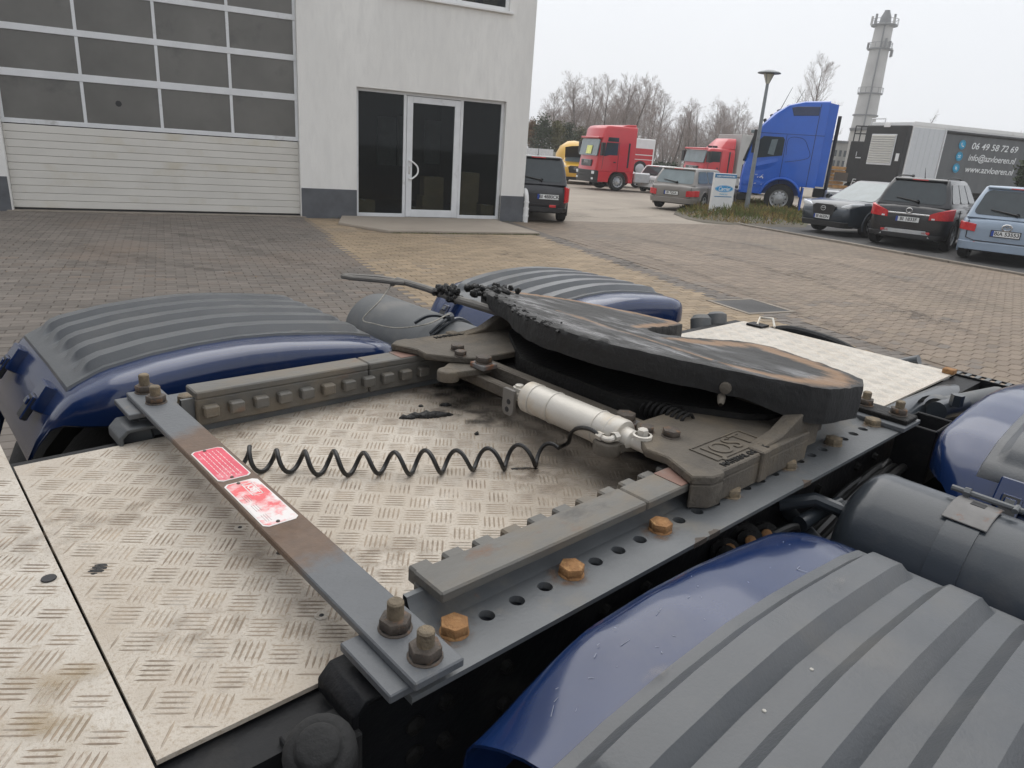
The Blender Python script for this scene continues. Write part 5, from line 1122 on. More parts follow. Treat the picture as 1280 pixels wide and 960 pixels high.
    for s_ in (1, -1):
        ya, yb_, la, lb, ha, hb = {'suv': (.50, .985, z0_+.02, z0_+.04, z1_-.10, z1_+.06), 'tall': (.84, .985, .52, .54, .93, .90)}.get(kind, (.62, .985, z0_, z0_+.03, z1_-.04, z1_))
        def LP_(u, v, off):
            f = ya+(yb_-ya)*u; tt = max(0, min(1, (f-.72)/.28)); zz = lerp(lerp(la, lb, u), lerp(ha, hb, u**.8), v)*bz
            return (plan(f)*L_-off*(1-tt*.6), s_*(f*hw+off*tt*1.1), zz)
        mb = MB(); nu_, nv_ = 10, 5; rr_ = []
        ED = [(u/ nu_, 0) for u in range(nu_)]+[(1, v/nv_) for v in range(nv_)]+[(1-u/nu_, 1) for u in range(nu_)]+[(0, 1-v/nv_) for v in range(nv_)]
        mb.grid(lambda u, v: LP_(.02+.96*u, .03+.94*v, .030), nu_+1, nv_+1); mb.loft([[LP_(u, v, -.03) for u, v in ED], [LP_(u, v, .020) for u, v in ED], [LP_(.02+.96*u, .03+.94*v, .030) for u, v in ED]], False, False); P = [(hw*lerp(ya, yb_, .25), bz*lerp(la, ha, .3))]
        tl = mb.build('tail_lamp', M_redlamp, t, smooth=50)
        if kind == 'suv': mb = MB(); c0 = sum(p[0] for p in P)/len(P); c1_ = sum(p[1] for p in P)/len(P); q_ = plan(c0/hw)*L_-.034; mb.b2((q_, s_*(c0-.05), c1_-.025), (q_+.05, s_*(c0+.02), c1_+.012)); mb.build('reversing_lens', M_clear, tl, bevel=.006)
        mb = MB(); P = [(.50*hw, hz*.72), (.80*hw, hz*.76), (.90*hw, hz*.86), (.88*hw, hz*.93), (.62*hw, hz*.86), (.48*hw, hz*.79)]
        mb.loft([[(-xr+dx, s_*y*(1+.1*(-dx)), z+.02*(-dx)) for y, z in P] for dx in (-.52, -.30, -.13, -.085)]); mb.build('headlamp', M_clear, t, bevel=.01, smooth=50)
        mb = MB(); mb.b2((xr-.022, s_*.40*hw, .345), (xr+.06, s_*.60*hw, .40)); mb.build('rear_reflector', M_redlamp, t, bevel=.006)
        mb = MB(); mb.lathe([(0, .05), (.012, .045), (.012, 0)], (-xr-.06, s_*.62*hw, .33), (1, s_*.3, 0), 12); mb.build('fog_lamp', M_clear, t)
    mb = MB(); P = [(-.34*hw, hz*.52), (.34*hw, hz*.52), (.42*hw, hz*.80), (.30*hw, hz*.86), (-.30*hw, hz*.86), (-.42*hw, hz*.80)]; mb.prism(P, -xr-.12, -xr+.006, 'yz'); gr = mb.build('grille', M_blackpl, t, bevel=.008)
    mb = MB(); mb.tube([(-xr+.012, .075*math.cos(a), hz*.74+.055*math.sin(a)) for a in [2*math.pi*k/16 for k in range(17)]], .009, 6); mb.tube([(-xr+.012, -.06, hz*.745), (-xr+.014, -.02, hz*.76), (-xr+.014, 0, hz*.735), (-xr+.014, .02, hz*.76), (-xr+.012, .06, hz*.745)], .008, 6); mb.build('badge', M_chrome, gr)
    if plate:
        if rear: numplate(t, xr-.012, poff, bz*.66, plate, rad(-90))
        else: numplate(t, -xr+.014, 0, hz*.50, plate, rad(90))
    mb = MB(); ys_ = hw*.80; mb.tube([(plan(.8)*L_, -ys_, bz*.90), (plan(.78)*L_-.004, -hw*.78, bz*.52), (xr-.005, -hw*.6, bz*.47), (xr-.005, hw*.6, bz*.47), (plan(.78)*L_-.004, hw*.78, bz*.52), (plan(.8)*L_, ys_, bz*.90)], .010, 4); mb.build('tailgate_seam', M_ink, t, smooth=0)
    for s_ in (1, -1):
        mb = MB()
        for xx in (b1-.25, b1-1.2, b1-2.1): mb.tube([(xx, s_*(hw*1.002), .30), (xx-.02, s_*(hw*1.004), lerp(.3, bz, .5)), (xx-.03, s_*hw*.99, bz*.93)], .008, 4)
        mb.build('door_seam', M_ink, t, smooth=0)
    bkc = [Vector(p) for p in bk]; mb = MB(); P0 = bkc[0]*.42+bkc[1]*.58; P1 = bkc[3]*.5+bkc[2]*.5; nrm = ((bkc[1]-bkc[0]).cross(bkc[3]-bkc[0])).normalized()
    a = P0*.86+P1*.14+nrm*.03; b = a+Vector((0, .46, 0))+(P1-P0)*.12; mb.tube([a, b], [.018, .010], 6); mb.lathe([(-.03, .035), (.02, .03)], a, nrm, 10); mb.build('rear_wiper', M_blackpl, t)
    mb = MB(); mb.b2((t0-.06, -wT*.92, H-.062), (t0+.16, wT*.92, H-.022)); mb.build('roof_spoiler', col, t, bevel=.012)
    mb = MB(); mb.b2((t0-.064, -.16, H-.052), (t0-.058, .16, H-.032)); mb.build('brake_light', M_redlamp, t, bevel=.003)
    mb = MB(); mb.tube([(t0+.30, 0, H-.01), (t0+.26, 0, H+.02), (t0+.10, 0, H+.22)], [.02, .008, .003], 6); mb.build('aerial', M_blackpl, t)
    if roofrails:
        for s_ in (1, -1):
            mb = MB(); mb.tube(spline([(t0+.12, s_*wT*.86, H-.03), (t0+.22, s_*wT*.87, H+.03), (t1-.5, s_*wT*.87, H+.03), (t1-.38, s_*wT*.86, H-.03)], 4), .016, 6); mb.build('roof_rail', M_blackpl, t)
    return t, dict(xr=xr, hw=hw, bz=bz, hz=hz, bk=bk)
P_blk = paint('black_car_paint', (.012, .0125, .015)); P_dblue = paint('dark_blue_grey_paint', (.022, .032, .045)); P_silverblue = paint('silver_blue_paint', (.26, .33, .42), .35); P_grey = paint('taupe_grey_paint', (.21, .195, .18), .4); P_whitec = paint('white_car_paint', (.62, .62, .62), .35); P_red = paint('truck_red_paint', (.52, .018, .028), .4); P_blue = paint('truck_blue_paint', (.0, .092, .50), .28, coat=.4, dirt=0); P_yel = paint('yellow_paint', (.62, .35, .02), .4); P_vdark = paint('minivan_paint', (.020, .021, .026))
PLR = 'cars parked in the yard'
t, d = car('minivan', 'black minivan parked tail first beside the white building corner', (tuple(px((698, 275.5), 0)+Vector((-.766, .643, 0))*.62+Vector((.643, .766, 0))*1.32)), (.643, .766), 4.2, 1.50, 1.44, 2.6, P_vdark, 'BI 4880CK', kind='tall', belt=.60, cb=(-.492, .30), ct=(-.44, .10), wr=.31, group=PLR, poff=-.26)
t, d = car('suv', 'black compact crossover with red tail lamps parked second from the right', (19.02, 5.70), (.995, .10), 3.95, 1.70, 1.54, 2.42, P_blk, 'BI 1833F', belt=.63, cb=(-.475, .25), ct=(-.40, .05), wr=.345, kind='suv', group=PLR, tailz=(.66, .90), roofrails=True, scale_tumble=.76)
mb = MB(); mb.loft([[(d['xr']+dx, y, z) for y, z in ((-.55, .26), (.55, .26), (.42, .42), (-.42, .42))] for dx in (.1, -.022)]); mb.build('skid_plate', M_rim, t, bevel=.015)
mb = MB(); mb.b2((d['xr']-.02, -.44, d['bz']*.765), (d['xr']+.02, .44, d['bz']*.80)); mb.build('chrome_strip', M_chrome, t, bevel=.006)
mb = MB(); mb.tube([(d['xr']-.016, .06*math.cos(a), d['bz']*.86+.05*math.sin(a)) for a in [2*math.pi*k/16 for k in range(17)]], .010, 6); mb.build('badge', M_chrome, t)
t, d = car('family_car', 'silver blue family car at the right edge of the row of parked cars', (18.43, 3.60), (.995, .10), 4.3, 1.70, 1.50, 2.55, P_silverblue, 'BIA 53553', belt=.60, cb=(-.487, .28), ct=(-.40, .06), wr=.31, bumper=P_silverblue, group=PLR, tailz=(.66, .86))
mb = MB(); mb.tube([(d['xr']-.012, .085*math.cos(a), d['bz']*.80+.06*math.sin(a)) for a in [2*math.pi*k/16 for k in range(17)]], .011, 6); mb.tube([(d['xr']-.012, -.07, d['bz']*.80+.02), (d['xr']-.014, -.02, d['bz']*.80+.03), (d['xr']-.014, 0, d['bz']*.80-.01), (d['xr']-.014, .02, d['bz']*.80+.03), (d['xr']-.012, .07, d['bz']*.80+.02)], .009, 6); mb.build('badge', M_chrome, t)
car('hatchback', 'dark blue grey hatchback parked nose out beside the black crossover', (19.85, 7.36), (-.97, .24), 4.0, 1.66, 1.36, 2.45, P_dblue, 'BI 6635N', rear=False, belt=.63, hood=.64, cb=(-.46, .26), ct=(-.34, .04), wr=.30, group=PLR)
car('estate_car', 'taupe grey estate car seen from behind beside the tall advertising sign', (21.0, 13.72), (.98, .19), 4.2, 1.66, 1.32, 2.5, P_grey, 'BI 72GA', belt=.62, cb=(-.475, .24), ct=(-.40, .04), wr=.29, glass=M_carglass2, bumper=P_grey, group=PLR)
car('crossover', 'white crossover parked beyond the grey estate car', (28.7, 20.55), (.98, .19), 3.7, 1.56, 1.22, 2.2, P_whitec, 'WI 5590', belt=.62, cb=(-.475, .24), ct=(-.39, .05), wr=.28, bumper=P_whitec, group=PLR, tailz=(.72, .88))
# yellow van with its bonnet raised, half hidden
t, d = car('van', 'yellow and black van with its bonnet raised, half hidden by the red tractor', (28.6, 26.3), (-.80, -.60), 4.2, 1.8, 1.7, 2.6, P_yel, None, rear=False, belt=.62, hood=.60, cb=(-.49, .30), ct=(-.48, .12), wr=.32)
mb = MB(); rr_ = []
for k in range(7):
    tt = k/6; rr_.append([(.80+.75*tt, y*(.74-.06*tt), 1.02+.80*math.sin(tt*1.25)+.08*math.cos(y*1.8)) for y in (-1, -.5, 0, .5, 1)])
mb.loft(rr_, False, False, False); mb.build('raised_bonnet', M_blackpl, t)
# ---- trucks
def rrect_ring(x, w, z0, z1, r, ry=None):
    o = []
    for (cy_, cz_, a0) in ((w-r, z1-r, 0), (-w+r, z1-r, 90), (-w+r, z0+r, 180), (w-r, z0+r, 270)):
        for k in range(4):
            a = rad(a0+30*k); o.append((x, cy_+r*math.cos(a), cz_+r*math.sin(a)))
    return o
def lorry_wheel(t, x, y, r, s_):
    m = MB(); w = .28; m.lathe([(-w/2, r*.58), (-w/2, r*.88), (-w*.4, r*.97), (-w*.2, r), (w*.2, r), (w*.4, r*.97), (w/2, r*.88), (w/2, r*.60)], (x, y, r), (0, 1, 0), 36); wh = m.build('wheel', M_rubber, t)
    m = MB(); m.lathe([(w*.5, r*.60), (w*.47, r*.56), (w*.2, r*.54), (w*.12, r*.50), (w*.16, r*.36), (w*.40, r*.32), (w*.42, r*.17), (w*.58, r*.15), (w*.60, 0)], (x, y, r), (0, s_, 0), 32); rm = m.build('rim', M_rim, wh)
    m = MB()
    for k in range(10):
        a = 2*math.pi*k/10; m.lathe([(0, r*.055), (.004, r*.05), (.004, 0)], (x+r*.44*math.cos(a), y+s_*w*.145, r+r*.44*math.sin(a)), (0, s_, 0), 8)
    m.build('hand_holes', M_ink, rm, kind='stuff')
# red tractor of box cab style
def red_cab(name, label, corner_wheel, heading, sc, roof, deflector, cat='truck', body=None):
    rz = math.atan2(heading[1], heading[0]); hd_ = Vector((heading[0], heading[1], 0)).normalized(); lf = Vector((-hd_.y, hd_.x, 0)); c = Vector(corner_wheel)-lf*1.02*sc
    t = thing(name, label, cat, (c.x, c.y, 0), rz)
    k = sc; hw = 1.22*k; fx = 1.38*k; bx = -.85*k; H = roof*k
    # lower and upper shell: rings along x with rounded section, front raked
    def shell(z0, z1, f0, f1, mtl, nm, rnd=.16, wt=1.0):
        mb = MB(); R_ = []
        for (z, f, wf) in ((z0, f0, 1), (lerp(z0, z1, .5), lerp(f0, f1, .45), 1), (z1-.18*k, f1+.03*k, wt), (z1-.05*k, f1-.10*k, wt*.97), (z1, f1-.3*k, wt*.86)):
            w = hw*wf; r = rnd*k; R_.append([(f-r, w, z), (f-r*.3, w-r*.3, z), (f, w-r, z), (f+.04*k, 0, z), (f, -w+r, z), (f-r*.3, -w+r*.3, z), (f-r, -w, z), (bx, -w, z), (bx, w, z)])
        mb.loft(R_); return mb.build(nm, mtl, t, smooth=40, bevel=.01)
    cabm = shell(.98*k, H, fx, fx-.38*k, P_red, 'cab', wt=.97)
    # skirt with wheel arch
    mb = MB(); mb.b2((bx, -hw*.995, .42*k), (fx-.16*k, hw*.995, .979*k)); sk = mb.build('lower_panel', P_red, t, bevel=.02)
    cuts = [MB().cyl((0, s_*hw*.4, .48*k), (0, s_*hw*1.3, .48*k), .60*k, n=32).build('wheel_cutter', P_red, t) for s_ in (-1, 1)]; bpy.context.view_layer.update(); boolean(sk, cuts)
    for s_ in (1, -1): lorry_wheel(t, 0, s_*1.02*k, .48*k, s_)
    mb = MB(); mb.loft([[(f, y, z) for y, z in ((-hw*w, .38*k), (hw*w, .38*k), (hw*w, 1.0*k), (-hw*w, 1.0*k))] for f, w in ((fx-.20*k, 1.0), (fx-.04*k, .985), (fx+.06*k, .90))]); bp_ = mb.build('bumper', M_blackpl, t, bevel=.02)
    for s_ in (1, -1):
        mb = MB(); mb.b2((fx-.02*k, s_*.72*hw, .80*k), (fx+.075*k, s_*.93*hw, .95*k)); mb.build('headlamp', M_clear, bp_, bevel=.012); mb = MB(); mb.b2((fx-.02*k, s_*.72*hw, .52*k), (fx+.072*k, s_*.90*hw, .62*k)); mb.build('fog_lamp', M_clear, bp_, bevel=.01)
    mb = MB(); mb.b2((fx+.03*k, -hw*.55, .66*k), (fx+.065*k, hw*.55, .74*k)); mb.b2((fx+.03*k, -hw*.55, .84*k), (fx+.065*k, hw*.55, .90*k)); mb.build('air_slots', M_ink, bp_, smooth=0)
    mb = MB(); mb.b2((fx-.14*k, -hw*.52, 1.18*k), (fx+.045*k, hw*.52, 1.52*k)); gr = mb.build('grille', M_panel, t, bevel=.02)
    text('MAN', .22*k, M_chrome, 'badge', gr, Matrix.Translation((fx+.047*k, 0, 1.40*k)) @ Matrix.Rotation(rad(90), 4, 'Z') @ Matrix.Rotation(rad(90), 4, 'X'), .004, bold=.006)
    zb, zt = 1.72*k, (2.55*k if roof > 3 else 2.45*k)
    def fz(z): return fx+.045*k-(z-.98*k)/(H-.98*k)*.34*k
    q = ((fz(zb), -hw*.93, zb), (fz(zb), hw*.93, zb), (fz(zt)+.0, hw*.90, zt), (fz(zt), -hw*.90, zt))
    mb = MB(); patch(mb, q, 0, 1, 0, 1, .05*k, .05, .08); ws = mb.build('windscreen', M_carglass2, t, smooth=25)
    for s_ in (1, -1):
        yy = s_*hw
        mb = MB(); P = [(fx-.42*k, 1.72*k), (fx-.50*k, 2.42*k), (fx-1.18*k, 2.42*k), (fx-1.18*k, 1.80*k), (fx-.72*k, 1.80*k)]; mb.prism(P, yy-s_*.02, yy+s_*.012, 'xz'); mb.build('side_window', M_carglass, t)
        if roof > 3: mb = MB(); mb.prism([(fx-.55*k, 2.47*k), (fx-.58*k, 2.68*k), (fx-1.18*k, 2.68*k), (fx-1.18*k, 2.47*k)], yy*.985-s_*.02, yy+s_*.008, 'xz'); mb.build('upper_window', M_carglass, t)
        mb = MB(); mb.tube([(fx-1.24*k, yy+s_*.004, 1.0*k), (fx-1.24*k, yy+s_*.004, 2.46*k)], .012, 4); mb.tube([(fx-.34*k, yy*.99, 1.0*k), (fx-.37*k, yy+s_*.004, 1.72*k)], .012, 4); mb.build('door_seam', M_ink, t, smooth=0)
        mb = MB(); mb.b2((bx+.34*k, yy-s_*.01, 1.2*k), (bx+.44*k, yy+s_*.012, 2.45*k)); mb.build('air_intake', M_ink, t, bevel=.008)
        mb = MB(); mb.b2((fx-1.12*k, yy, 1.42*k), (fx-.98*k, yy+s_*.03, 1.48*k)); mb.build('door_handle', M_blackpl, t, bevel=.006)
        mb = MB(); mb.b2((fx-.30*k, yy+s_*.08, 1.75*k), (fx-.12*k, yy+s_*.28, 2.4*k)); mb.tube([(fx-.3*k, yy, 2.38*k), (fx-.2*k, yy+s_*.12, 2.36*k)], .02, 6); mb.build('mirror', M_blackpl, t, bevel=.02)
    mb = MB(); mb.b2((fx-.30*k, -hw*.95, zt+.04*k), (fx-.05*k, hw*.95, zt+.14*k)); mb.build('sun_visor', P_red, t, bevel=.02)
    if deflector == 'cap':
        mb = MB(); mb.prism([(bx, H-.04*k), (bx, H+.10*k), (bx+.5*k, H+.08*k), (bx+1.0*k, H-.04*k)], -hw*.85, hw*.85, 'xz'); mb.build('roof_cap', P_red, t, bevel=.02)
    elif deflector == 'wind':
        mb = MB(); Ht = H+.62*k
        mb.loft([[(bx+.9*k, -hw*.7, H-.02), (bx+.9*k, hw*.7, H-.02), (bx, hw*.95, H-.02), (bx, -hw*.95, H-.02)], [(bx+.55*k, -hw*.62, H+.36*k), (bx+.55*k, hw*.62, H+.36*k), (bx, hw*.95, H+.36*k), (bx, -hw*.95, H+.36*k)], [(bx+.28*k, -hw*.55, Ht), (bx+.28*k, hw*.55, Ht), (bx, hw*.90, Ht), (bx, -hw*.90, Ht)]]); mb.build('wind_deflector', P_red, t, bevel=.03)
        for s_ in (.25, -.2): MB().b2((bx+.92*k, s_*hw, H), (bx+1.1*k, s_*hw+.25*k, H+.14*k)).build('roof_lamp', M_ink, t)
    mb = MB(); mb.b2((-4.2*k, -.5*k, .62*k), (bx-.001, .5*k, .9*k)); mb.b2((-4.0*k, -1.05*k, .6*k), (-3.95*k, 1.05*k, 1.0*k)); mb.build('chassis', M_blackpl, t)
    for xx in ((-3.3*k,) if not body else (-4.2*k, -3.0*k)):
        for s_ in (1, -1): lorry_wheel(t, xx, s_*.98*k, .48*k, s_)
    for s_ in (1, -1): MB().b2((bx-1.1*k, s_*.6*k, .45*k), (bx-.12*k, s_*1.16*k, 1.0*k)).build('fuel_tank', M_rim, t, bevel=.05)
    if body:
        x1, x0, hb, mt = body; mb = MB(); mb.b2((x0*k, -1.25*k, 1.0*k), (x1*k, 1.25*k, hb*k)); mb.build('box_body', mt, t, bevel=.015)
        mb = MB()
        for i in range(1, 8):
            x = lerp(x0, x1, i/8)*k; mb.b2((x-.012, -1.253*k, 1.02*k), (x+.012, 1.253*k, (hb-.06)*k))
        mb.build('panel_seam', M_alu, t, smooth=0)
    return t, k, hw, fx, bx
H1 = (-.916, .397)
t, k, hw, fx, bx = red_cab('tractor_unit', 'bright red tractor unit parked nose left in the yard, yellow paper in its windscreen', px((769, 238.5), 0), H1, .85, 3.28, 'cap')
mb = MB(); q0 = Vector((fx-.155*k, .12*k, 1.80*k)); mb.box(q0+Vector((.13*k, 0, .22*k)), (.02, .62*k, .42*k), Matrix.Rotation(rad(-9), 3, 'Y')); mb.build('paper_sheet', mat('yellow_paper', (.80, .82, .30), .8), t)
M_grey_box = mat('grey_box_body', (.44, .44, .425), .6, var=.05, scale=1, layers=[((.34, .34, .32), .7, .55, .8, .7)])
p = gp(873, 37.5); hd_ = Vector((H1[0], H1[1], 0)).normalized(); lf = Vector((-hd_.y, hd_.x, 0))
t, k, hw, fx, bx = red_cab('lorry', 'red lorry with wind deflector and long pale grey box body behind the estate car', p-hd_*1.38*.86-lf*.14, H1, .86, 2.62, 'wind', body=(-1.1, -8.2, 3.52, M_grey_box))
# white and red van body beside the red tractor
hd_ = Vector((H1[0], H1[1], 0)).normalized(); lf = Vector((-hd_.y, hd_.x, 0)); p = gp(812.5, 36.6)+hd_*1.6-lf*1.9; t = thing('box_van', 'white and red box body with a wheel picture behind the red tractor', 'van', (p.x, p.y, 0), math.atan2(H1[1], H1[0]))
mb = MB(); mb.b2((-1.6, -.1, .55), (-.1, 1.9, 2.42)); bd = mb.build('box_body', M_white, t, bevel=.03)
for a, b, m_ in (((-1.5, 1.9, .95), (-.15, 1.906, 1.95), P_red), ((-1.5, 1.9065, 1.62), (-.15, 1.909, 1.66), M_white), ((-1.5, 1.9065, 1.40), (-.15, 1.909, 1.43), M_white)): MB().b2(a, b).build('red_livery' if m_ is P_red else 'white_line', m_, bd, smooth=0)
for s_, y0 in ((1, 1.905), (-1, -.105)):
    mb = MB(); mb.cyl((-.85, y0, .95), (-.85, y0+s_*.012, .95), .40, n=24); mb.build('wheel_picture', M_ink, bd); mb = MB(); mb.lathe([(0, .26), (.004, .25), (.006, .1), (.006, 0)], (-.85, y0+s_*.013, .95), (0, s_, 0), 20); mb.build('wheel_picture_rim', M_rim, bd)
for x in (-.9, .75):
    for y in (.15, 1.62): road_wheel(t, x, y, .30, .2, side=1 if y > 1 else -1)
MB().b2((-.099, .1, .45), (1.1, 1.7, 1.75)).build('cab', M_white, t, bevel=.08)
# blue tractor
hd_ = Vector((-.46, .886, 0)).normalized(); lf = Vector((-hd_.y, hd_.x, 0)); c = px((970, 266.5), 0)-lf*1.0
t = thing('tractor_unit', 'bright blue high roofed tractor unit with a crumpled front wing behind the lamp post', 'truck', (c.x, c.y, 0), math.atan2(hd_.y, hd_.x))
hw = 1.19; side = [(1.38, .62), (1.40, 1.05), (1.37, 1.5), (1.28, 1.9), (1.08, 2.62), (.98, 2.86), (.62, 3.28), (.18, 3.56), (-.30, 3.68), (-1.08, 3.72), (-1.10, .95), (-.62, .95), (-.62, .62)]
mb = MB(); R_ = []
def inset(P, d):
    cx_ = sum(p[0] for p in P)/len(P); cz_ = sum(p[1] for p in P)/len(P); return [(x-d*(1 if x > cx_ else -1)*(1.6 if x > cx_ else .3), z-d*(1 if z > cz_+.8 else 0)) for x, z in P]
for y, d in ((-hw, .10), (-hw*.985, .04), (-hw*.90, 0), (0, -.03), (hw*.90, 0), (hw*.985, .04), (hw, .10)): R_.append([(x, y, z) for x, z in inset(side, d)])
mb.loft(R_); cabm = mb.build('cab', P_blue, t, smooth=30)
cuts = [MB().cyl((0, s_*hw*.45, .52), (0, s_*hw*1.3, .52), .64, n=36).build('wheel_cutter', P_blue, t) for s_ in (-1, 1)]; bpy.context.view_layer.update(); boolean(cabm, cuts)
for s_ in (1, -1):
    lorry_wheel(t, 0, s_*1.0, .50, s_); yy = s_*hw
    mb = MB(); mb.tube([(.66*math.cos(a), yy, .52+.66*math.sin(a)) for a in [rad(8+164*k_/18) for k_ in range(19)]], .045, 8); mb.build('wing_edge', P_blue, t)
    mb = MB(); mb.prism([(1.08, 1.78), (.98, 2.36), (.84, 2.52), (.20, 2.52), (.14, 2.44), (.14, 1.92)], yy-s_*.03, yy+s_*.014, 'xz'); sw = mb.build('side_window', M_carglass, t, bevel=.008)
    mb = MB(); mb.prism([(.62, 1.95), (.56, 2.42), (.36, 2.44), (.42, 1.92)], yy+s_*.0145, yy+s_*.016, 'xz'); mb.build('inner_curtain', M_carglass2, sw)
    mb = MB(); mb.prism([(.96, 2.62), (.60, 3.02), (.30, 3.10), (.10, 3.46), (-.10, 3.50), (-.78, 3.52), (-.78, 3.24), (.0, 3.20), (.15, 3.12)][3:8], yy-s_*.03, yy+s_*.010, 'xz'); mb.build('roof_side_panel', M_navy, t, bevel=.01)
    for P in ([(.0, .0)],):
        seam = MB(); seam.tube([(.10, yy+s_*.004, 1.0), (.10, yy+s_*.004, 2.60)], .010, 4); seam.tube([(-.80, yy+s_*.002, .95), (-.80, yy+s_*.002, 3.6)], .012, 4); seam.tube([(1.02, yy-s_*.0, 2.62), (.5, yy+s_*.002, 2.62), (-1.08, yy+s_*.002, 2.62)], .010, 4)
        seam.tube(spline([(.02, yy+s_*.003, 1.95), (.02, yy+s_*.003, 2.48), (-.42, yy+s_*.003, 2.5), (-.62, yy+s_*.003, 2.25), (-.70, yy+s_*.003, 1.9), (.02, yy+s_*.003, 1.72)], 5), .009, 4); seam.build('panel_seam', M_navy, t, smooth=0)
    mb = MB(); mb.loft([[(1.30-1.2*q, yy-s_*.02+s_*.055*math.sin(math.pi*q), 1.42+.34*q+.0) for q in [i/10 for i in range(11)]], [(1.30-1.2*q, yy-s_*.02+s_*.012, 1.54+.42*q) for q in [i/10 for i in range(11)]]], False, False, False); mb.loft([[(1.30-1.2*q, yy-s_*.02, 1.20+.25*q) for q in [i/10 for i in range(11)]], [(1.30-1.2*q, yy-s_*.02+s_*.055*math.sin(math.pi*q), 1.42+.34*q) for q in [i/10 for i in range(11)]]], False, False, False); mb.build('door_crease', P_blue, t, smooth=20)
    mb = MB(); mb.prism([(-1.04, 1.0), (-1.04, 3.66), (-1.34, 3.60), (-1.34, 1.0)], yy*.992-s_*.06, yy*.992, 'xz'); mb.build('side_deflector', P_blue, t, bevel=.006)
    mb = MB(); mb.box((-.72, yy*.97, .55), (.05, .40, .75)); mb.build('mud_flap', P_blue, t, bevel=.006)
    mb = MB(); mb.b2((1.02, yy+s_*.06, 1.95), (1.16, yy+s_*.30, 2.7)); mb.tube([(1.0, yy, 2.66), (1.08, yy+s_*.12, 2.68)], .025, 6); mb.build('mirror', M_blackpl, t, bevel=.03)
    mb = MB(); mb.lathe([(0, .10), (.05, .11), (.09, .06), (.1, 0)], (1.33, s_*1.0, .98), (1, s_*.3, 0), 14); mb.build('headlamp', M_clear, t); mb = MB(); mb.b2((1.25, s_*.75, .70), (1.41, s_*1.08, .85)); mb.b2((1.25, s_*.75, .50), (1.40, s_*1.06, .62)); mb.build('bumper_lamp', M_clear, t, bevel=.015)
# crumpled wing
mb = MB(); g_ = []
for i in range(13):
    row = []
    for j in range(9):
        u, v = i/12, j/8; x = 1.30-.72*u; zz = 1.30-.42*v+.0; yy = hw+.012+.035*abs(vnoise(u*5, v*4, 3))*math.sin(math.pi*u)*1.4; row.append((x, yy, zz))
    g_.append(row)
mb.loft(g_, False, False, False); cw = mb.build('crumpled_wing', P_blue, t, smooth=18)
mb = MB()
for k_ in range(9):
    u = R.uniform(.3, .95); v = R.uniform(.1, .9); p = Vector((1.30-.72*u, hw+.052, 1.30-.42*v)); mb.box(p, (R.uniform(.02, .09), .006, R.uniform(.01, .03)), Matrix.Rotation(R.uniform(-1, 1), 3, 'Y'))
mb.build('bare_scrape', M_white, cw, kind='stuff')
mb = MB(); patch(mb, ((1.37, -hw*.94, 1.66), (1.37, hw*.94, 1.66), (1.11, hw*.90, 2.62), (1.11, -hw*.90, 2.62)), 0, 1, 0, 1, .045, .05, .08); mb.build('windscreen', M_carglass, t, smooth=25)
mb = MB(); mb.b2((1.0, -hw*.98, 2.60), (1.28, hw*.98, 2.70)); mb.build('sun_visor', M_carglass2, t, bevel=.02)
mb = MB(); mb.b2((1.2, -.85, .75), (1.415, .85, 1.55)); mb.build('grille', M_blackpl, t, bevel=.02)
mb = MB(); mb.b2((1.05, -hw*.97, .35), (1.43, hw*.97, .61)); mb.build('bumper', M_blackpl, t, bevel=.04)
mb = MB()
for k_, x in enumerate((.9, .7, .5, .2)):
    z_ = 3.0+.26*k_*.75
    for y in (-.5, .4): mb.lathe([(0, .05), (.08, .06), (.1, .03)], (x, y, 3.02+.16*k_), (.5, 0, 1), 8)
mb.build('roof_lamps', M_ink, t, kind='stuff')
mb = MB(); mb.tube([(.5, .9, 3.30), (.2, .95, 4.1)], [.014, .006], 5); mb.tube([(.1, -.7, 3.5), (-.2, -.72, 4.2)], [.014, .006], 5); mb.build('roof_aerials', M_ink, t, smooth=0)
mb = MB(); mb.tube([(-1.46, .55, .9), (-1.46, .55, 3.3)], .06, 10); mb.tube([(-1.5, -.4, .9), (-1.5, -.4, 3.0)], .05, 10); mb.build('exhaust_stack', M_ink, t)
mb = MB(); mb.b2((-5.4, -.45, .62), (-1.101, .45, .92)); mb.build('chassis', M_blackpl, t)
for xx in (-3.7,):
    for s_ in (1, -1): lorry_wheel(t, xx, s_*.98, .5, s_); MB().b2((-2.7, s_*.55, .42), (-1.45, s_*1.15, .92)).build('fuel_tank', M_rim, t, bevel=.05)
# ---- curtain sided trailer, with print
TL = px((1144, 152), 3.85); TR = px((1290, 167.6), 3.85); td = (TR-TL); td.z = 0; td.normalize(); tz = math.atan2(td.y, td.x); tn = Vector((td.y, -td.x, 0)); tn = tn if (CAM-TL).dot(tn) > 0 else -tn
t = thing('trailer', 'white trailer with a grey side curtain printed with phone and web address', 'trailer', (TL.x, TL.y, 0), tz)
sy = -1     # local -y faces the yard
M_curtain = mat('grey_curtain', (.105, .112, .118), .55, var=.06, scale=1.5, bump=.1, bscale=12)
M_bluep = mat('print_blue', (.03, .33, .55), .5); M_whitep = mat('print_white', (.75, .77, .78), .5)
mb = MB(); mb.b2((0, 0, .98), (13.2, 2.4, 3.85)); bd = mb.build('body', M_white, t, bevel=.02)
for i in range(6): MB().b2((.06+.31*i, -.012, 1.05), (.06+.31*i+.30, -.0005, 3.62)).build('panel', M_alu if 0 else mat('trailer_panel', (.56, .58, .60), .5, var=.03) if 'trailer_panel' not in MATS else MATS['trailer_panel'], bd, smooth=0)
MB().b2((-.02, -.02, 3.70), (13.2, 0-.0005, 3.86)).build('top_rail', M_white, bd, bevel=.004)
mb = MB()
nn = 90
